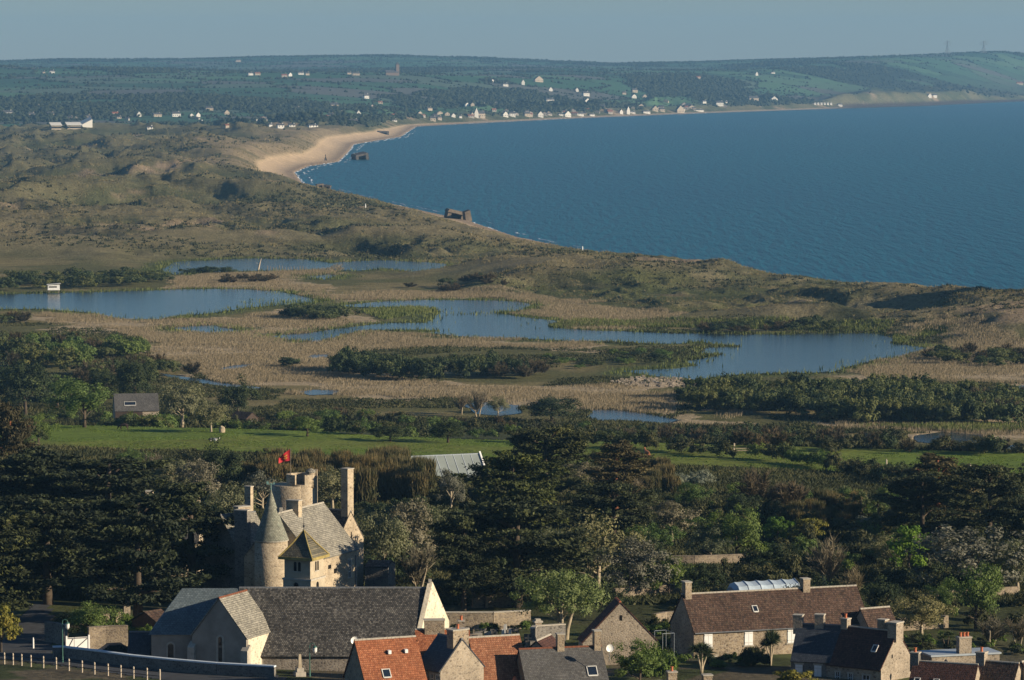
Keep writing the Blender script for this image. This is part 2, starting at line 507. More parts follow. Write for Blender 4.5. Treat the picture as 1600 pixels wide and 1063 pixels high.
FIELD = (.125, .175, .028)
def ground_colour(x, y, z, q):
    n = x.shape[0]
    c = np.zeros((n, 3)); rg = np.zeros(n)
    a1 = fbm(x, y, 35, 4, 91); a2 = fbm(x, y, 130, 3, 92)
    def setc(mask, col):
        m = np.asarray(mask, float)[:, None]
        c[:] = c * (1 - m) + np.asarray(col) * m
    setc(np.ones(n), (.055, .06, .022))
    dd = q['dd']
    # village, gardens
    vm = 1 - sst(425, 470, dd)
    setc(vm, (.085, .098, .036))
    setc(vm * sst(.5, .58, fbm(x, y, 14, 3, 190)), (.115, .095, .062))
    setc(vm * sst(.56, .62, fbm(x, y, 9, 3, 191)), (.05, .06, .022))
    # pasture
    fm = sst(640, 690, dd) * (1 - sst(757, 766, dd))
    setc(fm, FIELD)
    setc(fm * sst(.45, .62, a1), (.15, .175, .034))
    # marsh
    mm = sst(880, 925, dd) * (1 - q['belt'])
    setc(mm, (.115, .11, .042))
    setc(mm * sst(.45, .6, a1), (.20, .165, .075))
    tn = np.zeros(n, bool)
    wx_ = x + (fbm(x, y, 26, 4, 98) - .5) * 46; wy_ = y + (fbm(x, y, 26, 4, 99) - .5) * 70
    for P in TAN:
        tn |= inpoly(wx_, wy_, P)
    tn = tn & (y > 830)
    setc(tn * (0.8 + .2 * sst(.3, .5, a1)), (.39, .305, .19))
    # dunes
    bm = q['belt']
    dn = fbm(x, y, 16, 4, 93)
    setc(bm, (.165, .16, .074))
    setc(bm * sst(.52, .66, a2) * (1 - sst(.25, .5, q['r'] - .25)), (.125, .135, .048))
    setc(bm * sst(.50, .66, dn) * .8, (.30, .255, .14))
    setc(bm * sst(.56, .64, fbm(x, y, 22, 3, 95)) * .75, (.06, .068, .03))
    lf = sst(1850, 2300, y)
    setc(bm * lf * .6, (.105, .115, .05))
    setc(bm * sst(.60, .80, q['r']) * (.8 - .4 * lf), (.285, .235, .13))  # dry tan crests, with sunlit brightness put into the colour as well
    setc(bm * (1 - sst(.30, .46, q['r'])) * .7, (.085, .10, .036))  # green slacks, with the hollows' shade put into the colour as well
    setc(bm * sst(.70, .76, fbm(x, y, 60, 3, 96)) * sst(.3, .6, q['r']), (.40, .30, .19))
    rg += bm * 1.6 + mm * .35 + (1 - bm) * (1 - mm) * .12
    # sand: beach and the bare dune face
    s = q['s']
    face = sst(2980, 3150, y) * (1 - sst(4800, 5200, y)) * (1 - sst(70, 130, s))
    setc(face * (.45 + .55 * sst(.38, .5, a1)), (.36, .28, .165))
    sw = np.interp(y, [0, 2300, 2800, 3100, 5200, 5900, 6400, 20000], [10, 12, 24, 34, 34, 20, 13, 9])
    sand = (1 - sst(sw - 4, sw + 5, s))
    setc(sand, (.46, .34, .215))
    setc(1 - sst(4, 13, s), (.30, .22, .145))
    setc(sand * sst(6250, 6500, y) * .7, (.3, .25, .19))
    rg *= 1 - sand * .9
    # far farmland
    k = y > 4900
    if k.any():
        xx, yy, px = x[k], y[k], q['px'][k]
        f1, f2, cid = voronoi(xx, yy)
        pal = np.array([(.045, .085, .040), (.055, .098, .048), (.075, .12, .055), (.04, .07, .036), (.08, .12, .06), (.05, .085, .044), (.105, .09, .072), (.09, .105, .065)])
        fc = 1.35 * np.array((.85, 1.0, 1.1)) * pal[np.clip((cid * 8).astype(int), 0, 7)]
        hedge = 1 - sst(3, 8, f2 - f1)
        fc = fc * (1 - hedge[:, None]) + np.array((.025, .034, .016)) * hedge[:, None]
        wmk = wood_mask(xx, yy, px)
        fc = fc * (1 - wmk[:, None]) + np.array((.024, .034, .016)) * wmk[:, None]
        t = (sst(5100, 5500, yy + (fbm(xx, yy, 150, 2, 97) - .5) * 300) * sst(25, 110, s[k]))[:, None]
        # dry headland
        hd = (sst(1250, 1330, px) * (1 - sst(100, 420, s[k])) * sst(8200, 8600, yy) * .75)[:, None]
        fc = fc * (1 - hd) + np.array((.065, .068, .04)) * hd
        cl = (sst(1270, 1340, px) * (1 - sst(22, 30, s[k])) * sst(8200, 8600, yy))[:, None]
        cc = c[k]
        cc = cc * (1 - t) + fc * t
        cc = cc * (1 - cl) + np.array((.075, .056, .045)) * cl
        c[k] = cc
        rg[k] = rg[k] * (1 - t[:, 0])
    # grass fringe round the ponds
    mid = (y > 820) & (y < 1960) & ~q['inp'] & (bm < .5)
    if mid.any():
        dm = np.full(int(mid.sum()), 1e9)
        for P in PONDS[:5]:
            dm = np.minimum(dm, pdist(x[mid], y[mid], P[::2], True))
        t = ((1 - sst(6, 16, dm)) * .8)[:, None]
        c[mid] = c[mid] * (1 - t) + np.array((.075, .095, .03)) * t
    setc(q['inp'], (.03, .03, .02))
    return c, rg

def build_terrain():
    ds = [-120., -60., -20., 10., 40., 70., 100., 140., 180., 220., 260., 290., 310., 325., 338., 348.]
    d = 356.0
    while d < 16000:
        ds.append(d)
        st = max(1.2, d * d / 560000.0)
        if d > 11400 and d < 12700: st = min(st, 30)
        d += min(st, 26.0 if d < 12600 else 160)
    ds = np.array(ds)
    u = np.concatenate([np.linspace(-1900, -90, 40), np.arange(-78, 1680, 2.1), np.linspace(1690, 3500, 40)])
    tu = (u - 800) / FPX
    Y, TU = np.meshgrid(ds, tu, indexing='ij')
    X = TU * np.maximum(Y, 0) + (TU / .137) * np.where(Y < 600, (600 - np.maximum(Y, 0)) * .25, 0) * (np.abs(TU) > .15)
    x = X.ravel(); y = Y.ravel()
    z, q = land(x, y, True)
    c, rg = ground_colour(x, y, z, q)
    nr, nc = Y.shape
    idx = np.arange(nr * nc).reshape(nr, nc)
    f = np.stack([idx[:-1, :-1], idx[:-1, 1:], idx[1:, 1:], idx[1:, :-1]], -1).reshape(-1, 4)
    s = q['s']
    keep = (s[f] > -70).any(1)
    f = f[keep]
    used = np.zeros(len(x), bool); used[f.ravel()] = True
    mp = np.cumsum(used) - 1
    co = np.stack([x, y, z], -1)[used]
    f = mp[f]
    me = np_mesh('ground', co, f, np.full(len(f), 4), [M['terrain']], smooth=True)
    at = me.color_attributes.new('Col', 'FLOAT_COLOR', 'POINT')
    at.data.foreach_set('color', np.concatenate([c[used], np.ones((used.sum(), 1))], 1).astype(np.float32).ravel())
    a2 = me.attributes.new('rough', 'FLOAT', 'POINT')
    a2.data.foreach_set('value', rg[used].astype(np.float32))
    o = link('ground', me)
    tag(o, 'rolling ground of village, pasture, marsh, dunes and far hills', None, None, 'structure')
    return o
build_terrain()

def flat_poly(name, P, z, mat):
    bm = bmesh.new()
    vs = [bm.verts.new((x, y, z)) for x, y in P]
    f = bm.faces.new(vs)
    if f.normal.z < 0: f.normal_flip()
    bmesh.ops.triangulate(bm, faces=[f])
    me = bpy.data.meshes.new(name)
    bm.to_mesh(me); bm.free()
    me.materials.append(mat)
    return link(name, me)

for P in PONDS:
    zz = 8.02 if P is not PONDS[-1] else 8.02
    tag(flat_poly('pond', P, zz, M['pond']), 'still blue pond in the reed marsh', None, 'ponds of the marsh', 'structure')
# the sea: one sheet from the near shore to beyond the far coast
SEA = [(-900, 2000), (-900, 6600), (-900, 16500), (4500, 16500), (9000, 16500), (9000, 200), (700, 200), (250, 1000)]
tag(flat_poly('sea', SEA, 0.0, M['sea']), 'blue sea filling the bay', None, None, 'structure')
# ------------------------------------------------------------------ building materials
def mat_stone(name, a, b, mortar, sc=3.2, bmp=.5, stain=.35):
    m, nt, bs, out = new_mat(name)
    co = objco(nt)
    v = nd(nt, 'ShaderNodeTexVoronoi', feature='F1')
    v.inputs['Scale'].default_value = sc
    nt.links.new(mapping(nt, co, (1, 1, 1.5)), v.inputs['Vector'])
    e = nd(nt, 'ShaderNodeTexVoronoi', feature='DISTANCE_TO_EDGE')
    e.inputs['Scale'].default_value = sc
    nt.links.new(mapping(nt, co, (1, 1, 1.5)), e.inputs['Vector'])
    sep = nd(nt, 'ShaderNodeSeparateColor')
    nt.links.new(v.outputs['Color'], sep.inputs[0])
    c = ramp(nt, sep.outputs[0], [(.0, a), (.55, tuple((p + q) / 2 for p, q in zip(a, b))), (1, b)])
    dk = ramp(nt, sep.outputs[1], [(.0, .55), (.25, 1.0)])
    c = mixc(nt, 1.0, c, dk, 'MULTIPLY')
    mk = ramp(nt, e.outputs['Distance'], [(.02, 1), (.10, 0)])
    c = mixc(nt, mk, c, mortar)
    st = ramp(nt, noise(nt, co, .35, 5, .65), [(.3, 1 - stain), (.65, 1.1)])
    c = mixc(nt, 1.0, c, st, 'MULTIPLY')
    nt.links.new(c, bs.inputs['Base Color'])
    bs.inputs['Roughness'].default_value = .9
    bs.inputs['Specular IOR Level'].default_value = .2
    bump(nt, bs, e.outputs['Distance'], bmp, .12)
    return m

def mat_tile(name, cols, w=.24, h=.30, stain=(.75, 1.15), gap=(.03, .02, .015), bmp=.8, lichen=None, rough=.85, zs=1.35):
    """cols: three tile colours"""
    m, nt, bs, out = new_mat(name)
    co = objco(nt)
    sx = nd(nt, 'ShaderNodeSeparateXYZ'); nt.links.new(co, sx.inputs[0])
    mz = nd(nt, 'ShaderNodeMath', operation='MULTIPLY'); nt.links.new(sx.outputs[2], mz.inputs[0]); mz.inputs[1].default_value = zs
    ax = nd(nt, 'ShaderNodeMath', operation='ADD'); nt.links.new(sx.outputs[0], ax.inputs[0])
    my = nd(nt, 'ShaderNodeMath', operation='MULTIPLY'); nt.links.new(sx.outputs[1], my.inputs[0]); my.inputs[1].default_value = .013
    nt.links.new(my.outputs[0], ax.inputs[1])
    cb = nd(nt, 'ShaderNodeCombineXYZ'); nt.links.new(ax.outputs[0], cb.inputs[0]); nt.links.new(mz.outputs[0], cb.inputs[1])
    br = nd(nt, 'ShaderNodeTexBrick')
    nt.links.new(cb.outputs[0], br.inputs['Vector'])
    br.inputs['Scale'].default_value = 1.0
    br.inputs['Brick Width'].default_value = w
    br.inputs['Row Height'].default_value = h
    br.inputs['Mortar Size'].default_value = min(w, h) * .10
    br.inputs['Mortar Smooth'].default_value = .3
    br.inputs['Color1'].default_value = (0, 0, 0, 1); br.inputs['Color2'].default_value = (1, 1, 1, 1)
    br.inputs['Mortar'].default_value = (.5, .5, .5, 1)
    c = ramp(nt, br.outputs['Color'], [(0, cols[0]), (.5, cols[1]), (1, cols[2])])
    c = mixc(nt, br.outputs['Fac'], c, gap)
    c = mixc(nt, 1.0, c, ramp(nt, noise(nt, co, .5, 5, .65), [(.3, stain[0]), (.7, stain[1])]), 'MULTIPLY')
    c = mixc(nt, 1.0, c, ramp(nt, noise(nt, co, 3.5, 3, .7), [(.3, .7), (.7, 1.3)]), 'MULTIPLY')
    if lichen:
        c = mixc(nt, ramp(nt, noise(nt, co, 1.7, 5, .7), [(.56, 0), (.68, .8)]), c, lichen)
    nt.links.new(c, bs.inputs['Base Color'])
    bs.inputs['Roughness'].default_value = rough
    bs.inputs['Specular IOR Level'].default_value = .25
    h2 = nd(nt, 'ShaderNodeMath', operation='SUBTRACT'); h2.inputs[0].default_value = 1.0
    nt.links.new(br.outputs['Fac'], h2.inputs[1])
    h3 = nd(nt, 'ShaderNodeMath', operation='ADD'); nt.links.new(h2.outputs[0], h3.inputs[0]); nt.links.new(noise(nt, co, 3.0, 3, .6), h3.inputs[1])
    bump(nt, bs, h3.outputs[0], bmp, .06)
    return m

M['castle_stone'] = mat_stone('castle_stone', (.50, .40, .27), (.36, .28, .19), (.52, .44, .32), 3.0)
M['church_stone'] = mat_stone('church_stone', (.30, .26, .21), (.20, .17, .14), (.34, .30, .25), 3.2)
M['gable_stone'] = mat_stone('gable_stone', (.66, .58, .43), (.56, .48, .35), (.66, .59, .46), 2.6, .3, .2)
M['house_stone'] = mat_stone('house_stone', (.40, .31, .20), (.22, .165, .115), (.40, .34, .26), 3.6)
M['pale_stone'] = mat_stone('pale_stone', (.40, .325, .235), (.29, .235, .175), (.42, .36, .28), 3.4)
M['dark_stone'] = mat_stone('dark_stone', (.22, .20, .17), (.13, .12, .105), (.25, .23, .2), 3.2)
M['wall_stone'] = mat_stone('wall_stone', (.34, .27, .18), (.19, .15, .11), (.30, .25, .19), 3.4)
M['render'] = mat_simple('lime_render', (.30, .265, .22), .9, .15, 0, .22, .6)
M['cut_stone'] = mat_simple('cut_stone', (.42, .38, .31), .85, .2, 0, .2, 2.5)
M['belfry_stone'] = mat_simple('belfry_stone', (.43, .36, .255), .88, .2, 0, .18, 1.2)
M['stone_slate'] = mat_tile('stone_slates', [(.05, .047, .043), (.095, .088, .078), (.19, .175, .15)], .22, .21, (.6, 1.2), (.02, .02, .022), 1.0, None, .8)
M['pale_slate'] = mat_tile('lichened_stone_slates', [(.22, .205, .17), (.29, .27, .22), (.36, .33, .265)], .3, .26, (.7, 1.15), (.12, .11, .09), .9, (.36, .33, .25))
M['choir_slate'] = mat_tile('smooth_grey_slates', [(.10, .125, .135), (.12, .15, .16), (.145, .175, .185)], .3, .24, (.85, 1.1), (.07, .085, .09), .4, None, .5)
M['blue_slate'] = mat_tile('dark_blue_slates', [(.035, .042, .054), (.045, .052, .066), (.06, .068, .08)], .25, .22, (.85, 1.1), (.022, .026, .034), .4, None, .5)
M['grey_slate'] = mat_tile('weathered_grey_slates', [(.085, .08, .075), (.105, .10, .095), (.13, .125, .115)], .25, .2, (.75, 1.15), (.06, .058, .055), .5)
M['orange_tile'] = mat_tile('orange_clay_tiles', [(.27, .092, .042), (.345, .125, .056), (.41, .165, .08)], .2, .27, (.8, 1.1), (.22, .065, .028), 1.0, None)
M['old_tile'] = mat_tile('weathered_orange_clay_tiles', [(.25, .10, .052), (.32, .14, .07), (.38, .18, .098)], .2, .27, (.75, 1.1), (.17, .06, .03), 1.0)
M['brown_tile'] = mat_tile('brown_clay_tiles', [(.055, .038, .030), (.098, .058, .040), (.135, .085, .06)], .2, .28, (.65, 1.2), (.03, .017, .013), 1.0, (.13, .095, .06))
M['red_brown_tile'] = mat_tile('red_brown_clay_tiles', [(.068, .033, .025), (.094, .044, .033), (.12, .058, .043)], .2, .27, (.75, 1.15), (.04, .016, .012), .9)
M['cone_slate'] = mat_tile('lichened_cone_slates', [(.20, .20, .155), (.25, .25, .195), (.30, .295, .23)], .3, .24, (.75, 1.1), (.14, .14, .11), .6, (.22, .26, .20))
M['belfry_slate'] = mat_tile('belfry_slates', [(.10, .095, .07), (.15, .135, .09), (.20, .17, .11)], .3, .24, (.7, 1.2), (.06, .055, .045), .7)
M['yellow_lead'] = mat_simple('lichened_ridge_stone', (.30, .235, .085), .85, .2, 0, .3, 3.0)
M['white'] = mat_simple('white_paint', (.80, .79, .75), .55, .35, 0, .06, 1.5)
M['off_white'] = mat_simple('off_white_paint', (.66, .64, .58), .6, .3, 0, .12, .8)
M['blue_white'] = mat_simple('blue_white_coping', (.62, .68, .72), .6, .3, 0, .08, 1.0)
M['beige'] = mat_simple('beige_render', (.52, .45, .35), .85, .2, 0, .12, .5)
M['glass'] = mat_simple('dark_window_glass', (.012, .015, .02), .06, .6)
M['dark'] = mat_simple('dark_interior', (.012, .011, .010), .9, .1)
M['skyglass'] = mat_simple('skylight_glass', (.015, .022, .035), .04, .8)
M['pot'] = mat_simple('clay_chimney_pot', (.48, .15, .07), .8, .25, 0, .2, 6)
M['lead'] = mat_simple('grey_lead', (.16, .165, .17), .6, .4, .0, .15, 2)
M['zinc'] = mat_simple('pale_zinc_sheet', (.36, .40, .43), .45, .5, 0, .12, .7)
M['iron'] = mat_simple('dark_iron', (.03, .03, .032), .5, .5)
M['green_iron'] = mat_simple('green_painted_iron', (.05, .13, .10), .45, .5)
M['copper'] = mat_simple('green_copper', (.18, .33, .30), .6, .4)
M['wood'] = mat_simple('grey_weathered_wood', (.22, .18, .13), .85, .2, 0, .3, 4)
M['dark_wood'] = mat_simple('dark_brown_wood', (.05, .032, .022), .7, .3, 0, .3, 4)
M['red_wood'] = mat_simple('red_brown_boards', (.20, .075, .04), .8, .2, 0, .25, 3)
M['asphalt'] = mat_simple('asphalt', (.055, .056, .058), .9, .25, 0, .25, .7)
M['gravel'] = mat_simple('pale_gravel', (.22, .19, .15), .95, .15, 0, .2, 1.5)
M['concrete'] = mat_simple('weathered_concrete', (.17, .135, .10), .95, .15, 0, .35, .25)
M['concrete_dark'] = mat_simple('sea_dark_concrete', (.075, .065, .055), .9, .2, 0, .4, .3)
M['plastic'] = mat_simple('milky_plastic_film', (.42, .50, .56), .35, .5, 0, .18, .8)
M['gh_roof'] = mat_simple('grey_greenhouse_glass', (.24, .27, .25), .35, .5, 0, .1, .5)
M['lamp_glass'] = mat_simple('white_lamp_globe', (.78, .76, .70), .3, .5)
M['tree_white'] = mat_simple('bleached_dead_wood', (.50, .42, .32), .9, .2, 0, .2, 3)

# ------------------------------------------------------------------ mesh collector
class MB:
    def __init__(s): s.v = []; s.f = []
    def add(s, vs, fs):
        k = len(s.v); s.v += [tuple(a) for a in vs]; s.f += [[k + i for i in f] for f in fs]; return s
    def box(s, x0, x1, y0, y1, z0, z1):
        return s.add([(x0, y0, z0), (x1, y0, z0), (x1, y1, z0), (x0, y1, z0), (x0, y0, z1), (x1, y0, z1), (x1, y1, z1), (x0, y1, z1)],
                     [(0, 3, 2, 1), (4, 5, 6, 7), (0, 1, 5, 4), (1, 2, 6, 5), (2, 3, 7, 6), (3, 0, 4, 7)])
    def hexa(s, lo, hi):
        """eight corners: four below, four above (same winding)"""
        return s.add(list(lo) + list(hi), [(0, 3, 2, 1), (4, 5, 6, 7), (0, 1, 5, 4), (1, 2, 6, 5), (2, 3, 7, 6), (3, 0, 4, 7)])
    def slab(s, quad, t):
        """thicken a quad (any plane) by t along its normal"""
        q = [Vector(p) for p in quad]
        n = (q[1] - q[0]).cross(q[3] - q[0]).normalized() * t
        return s.hexa(q, [p + n for p in q])
    def cyl(s, c, r0, r1, z0, z1, n=14, cap=True):
        vs = []
        for k in range(n):
            a = 2 * PI * k / n
            vs.append((c[0] + r0 * math.cos(a), c[1] + r0 * math.sin(a), z0))
        for k in range(n):
            a = 2 * PI * k / n
            vs.append((c[0] + r1 * math.cos(a), c[1] + r1 * math.sin(a), z1))
        fs = [(k, (k + 1) % n, n + (k + 1) % n, n + k) for k in range(n)]
        if cap: fs += [tuple(range(n - 1, -1, -1)), tuple(range(n, 2 * n))]
        return s.add(vs, fs)
    def lathe(s, c, prof, n=20):
        for (r0, z0), (r1, z1) in zip(prof, prof[1:]):
            s.cyl(c, r0, r1, z0, z1, n, False)
        r, z = prof[0]
        return s
    def tube(s, pts, radii, n=6):
        rings = []
        k0 = len(s.v)
        pts = [Vector(p) for p in pts]
        for i, p in enumerate(pts):
            t = (pts[min(i + 1, len(pts) - 1)] - pts[max(i - 1, 0)]).normalized()
            a = t.cross(Vector((0.3, 1, 0.1))).normalized(); b = t.cross(a)
            for k in range(n):
                an = 2 * PI * k / n
                q = p + (a * math.cos(an) + b * math.sin(an)) * radii[i]
                s.v.append(tuple(q))
        for i in range(len(pts) - 1):
            for k in range(n):
                s.f.append([k0 + i * n + k, k0 + i * n + (k + 1) % n, k0 + (i + 1) * n + (k + 1) % n, k0 + (i + 1) * n + k])
        s.f.append([k0 + k for k in range(n - 1, -1, -1)])
        s.f.append([k0 + (len(pts) - 1) * n + k for k in range(n)])
        return s
    def rot(s, rz, org=(0, 0)):
        c, sn = math.cos(rz), math.sin(rz)
        s.v = [(org[0] + (x - org[0]) * c - (y - org[1]) * sn, org[1] + (x - org[0]) * sn + (y - org[1]) * c, z) for x, y, z in s.v]
        return s
    def mesh(s, name, mat, smooth=False):
        me = bpy.data.meshes.new(name)
        me.from_pydata(s.v, [], s.f)
        me.update()
        if smooth: me.polygons.foreach_set('use_smooth', [True] * len(me.polygons))
        me.materials.append(mat)
        return me
    def build(s, name, mat, parent=None, smooth=False):
        return link(name, s.mesh(name, mat, smooth), parent)

def arch_pts(w, h, n=7):
    """outline of a round-headed opening, width w, total height h, from lower left"""
    p = [(-w / 2, 0), (w / 2, 0), (w / 2, h - w / 2)]
    p += [(w / 2 * math.cos(a), h - w / 2 + w / 2 * math.sin(a)) for a in [PI * k / n for k in range(1, n)]]
    p += [(-w / 2, h - w / 2)]
    return p

class Frame:
    """a wall plane: origin, direction along the wall, outward normal"""
    def __init__(s, o, t, n): s.o = Vector(o); s.t = Vector(t).normalized(); s.n = Vector(n).normalized()
    def p(s, u, z, out=0.0): return s.o + s.t * u + Vector((0, 0, z)) + s.n * out
    def panel(s, mb, u0, u1, z0, z1, o0, o1):
        lo = [s.p(u0, z0, o0), s.p(u1, z0, o0), s.p(u1, z0, o1), s.p(u0, z0, o1)]
        hi = [s.p(u0, z1, o0), s.p(u1, z1, o0), s.p(u1, z1, o1), s.p(u0, z1, o1)]
        mb.hexa(lo, hi); return mb
    def arch(s, mb, u, z, w, h, o0, o1):
        pts = arch_pts(w, h); n = len(pts)
        vs = [s.p(u + a, z + b, o0) for a, b in pts] + [s.p(u + a, z + b, o1) for a, b in pts]
        fs = [tuple(range(n))[::-1], tuple(range(n, 2 * n))] + [(k, (k + 1) % n, n + (k + 1) % n, n + k) for k in range(n)]
        mb.add(vs, fs); return mb

def window(fr, parent, u, z, w, h, kind='window', frame='white'):
    """u: middle along the wall, z: sill height"""
    if kind == 'shutter':
        o = fr.panel(MB(), u - w / 2, u + w / 2, z, z + h, 0.0, .07).build('shutter', M['white'], parent)
        q = MB()
        for k in (.18, .82):
            fr.panel(q, u - w / 2 + .03, u + w / 2 - .03, z + h * k - .05, z + h * k + .05, .07, .10)
        fr.panel(q, u - .02, u + .02, z, z + h, .071, .085)
        q.build('batten', M['off_white'], o)
        s = fr.panel(MB(), u - w / 2 - .15, u + w / 2 + .15, z - .16, z - .005, 0, .10).build('sill', M['cut_stone'], parent)
        fr.panel(MB(), u - w / 2 - .12, u + w / 2 + .12, z + h + .005, z + h + .22, 0, .035).build('lintel', M['cut_stone'], parent)
        return o
    if kind == 'arch':
        o = fr.arch(MB(), u, z, w + .34, h + .22, 0.0, .05).build('window', M['cut_stone'], parent)
        fr.arch(MB(), u, z + .04, w, h, .052, .06).build('pane', M['glass'], o)
        return o
    if kind == 'slit':
        return fr.panel(MB(), u - w / 2, u + w / 2, z, z + h, 0, .025).build('window', M['dark'], parent)
    o = MB()
    for a in ((u - w / 2 - .1, u - w / 2, z, z + h), (u + w / 2, u + w / 2 + .1, z, z + h)):
        fr.panel(o, a[0], a[1], a[2], a[3], 0, .05)
    fr.panel(o, u - w / 2 - .14, u + w / 2 + .14, z + h + .002, z + h + .17, 0, .055)
    fr.panel(o, u - w / 2 - .14, u + w / 2 + .14, z - .13, z - .002, 0, .09)
    o = o.build('window', M['cut_stone'], parent)
    fr.panel(MB(), u - w / 2 + .002, u + w / 2 - .002, z, z + h, 0, .015).build('pane', M['glass'], o)
    g = MB()
    t = .05
    fr.panel(g, u - t / 2, u + t / 2, z, z + h, .016, .035)
    for k in (.33, .66): 
        fr.panel(g, u - w / 2 + .003, u - t / 2 - .003, z + h * k - .02, z + h * k + .02, .016, .032)
        fr.panel(g, u + t / 2 + .003, u + w / 2 - .003, z + h * k - .02, z + h * k + .02, .016, .032)
    for a in (-1, 1):
        fr.panel(g, u + a * (w / 2 - .035) - .03, u + a * (w / 2 - .035) + .03, z + .003, z + h - .003, .017, .037)
    g.build('sash', M[frame], o)
    return o

def chimney(parent, cx, cy, sx, sy, z0, z1, mat='house_stone', pots=0, cap='cut_stone', rz=0.0, flare=None):
    mb = MB().box(-sx / 2, sx / 2, -sy / 2, sy / 2, z0, z1)
    if flare:
        mb.hexa([(-sx / 2 - flare[0], -sy / 2 - .01, z0), (sx / 2 + flare[0], -sy / 2 - .01, z0), (sx / 2 + flare[0], sy / 2 + .01, z0), (-sx / 2 - flare[0], sy / 2 + .01, z0)],
                [(-sx / 2 - .005, -sy / 2 - .01, z0 + flare[1]), (sx / 2 + .005, -sy / 2 - .01, z0 + flare[1]), (sx / 2 + .005, sy / 2 + .01, z0 + flare[1]), (-sx / 2 - .005, sy / 2 + .01, z0 + flare[1])])
    c = mb.build('chimney', M[mat], parent)
    c.location = (cx, cy, 0); c.rotation_euler = (0, 0, rz)
    MB().box(-sx / 2 - .07, sx / 2 + .07, -sy / 2 - .07, sy / 2 + .07, z1 + .002, z1 + .13).build('cap', M[cap], c)
    for k in range(pots):
        x = (k - (pots - 1) / 2) * min(.42, sx / max(pots, 1))
        MB().lathe((x, 0), [(.15, z1 + .13), (.13, z1 + .5), (.17, z1 + .52), (.17, z1 + .6), (.09, z1 + .6)], 10).build('chimney_pot', M['pot'], c, True)
    return c

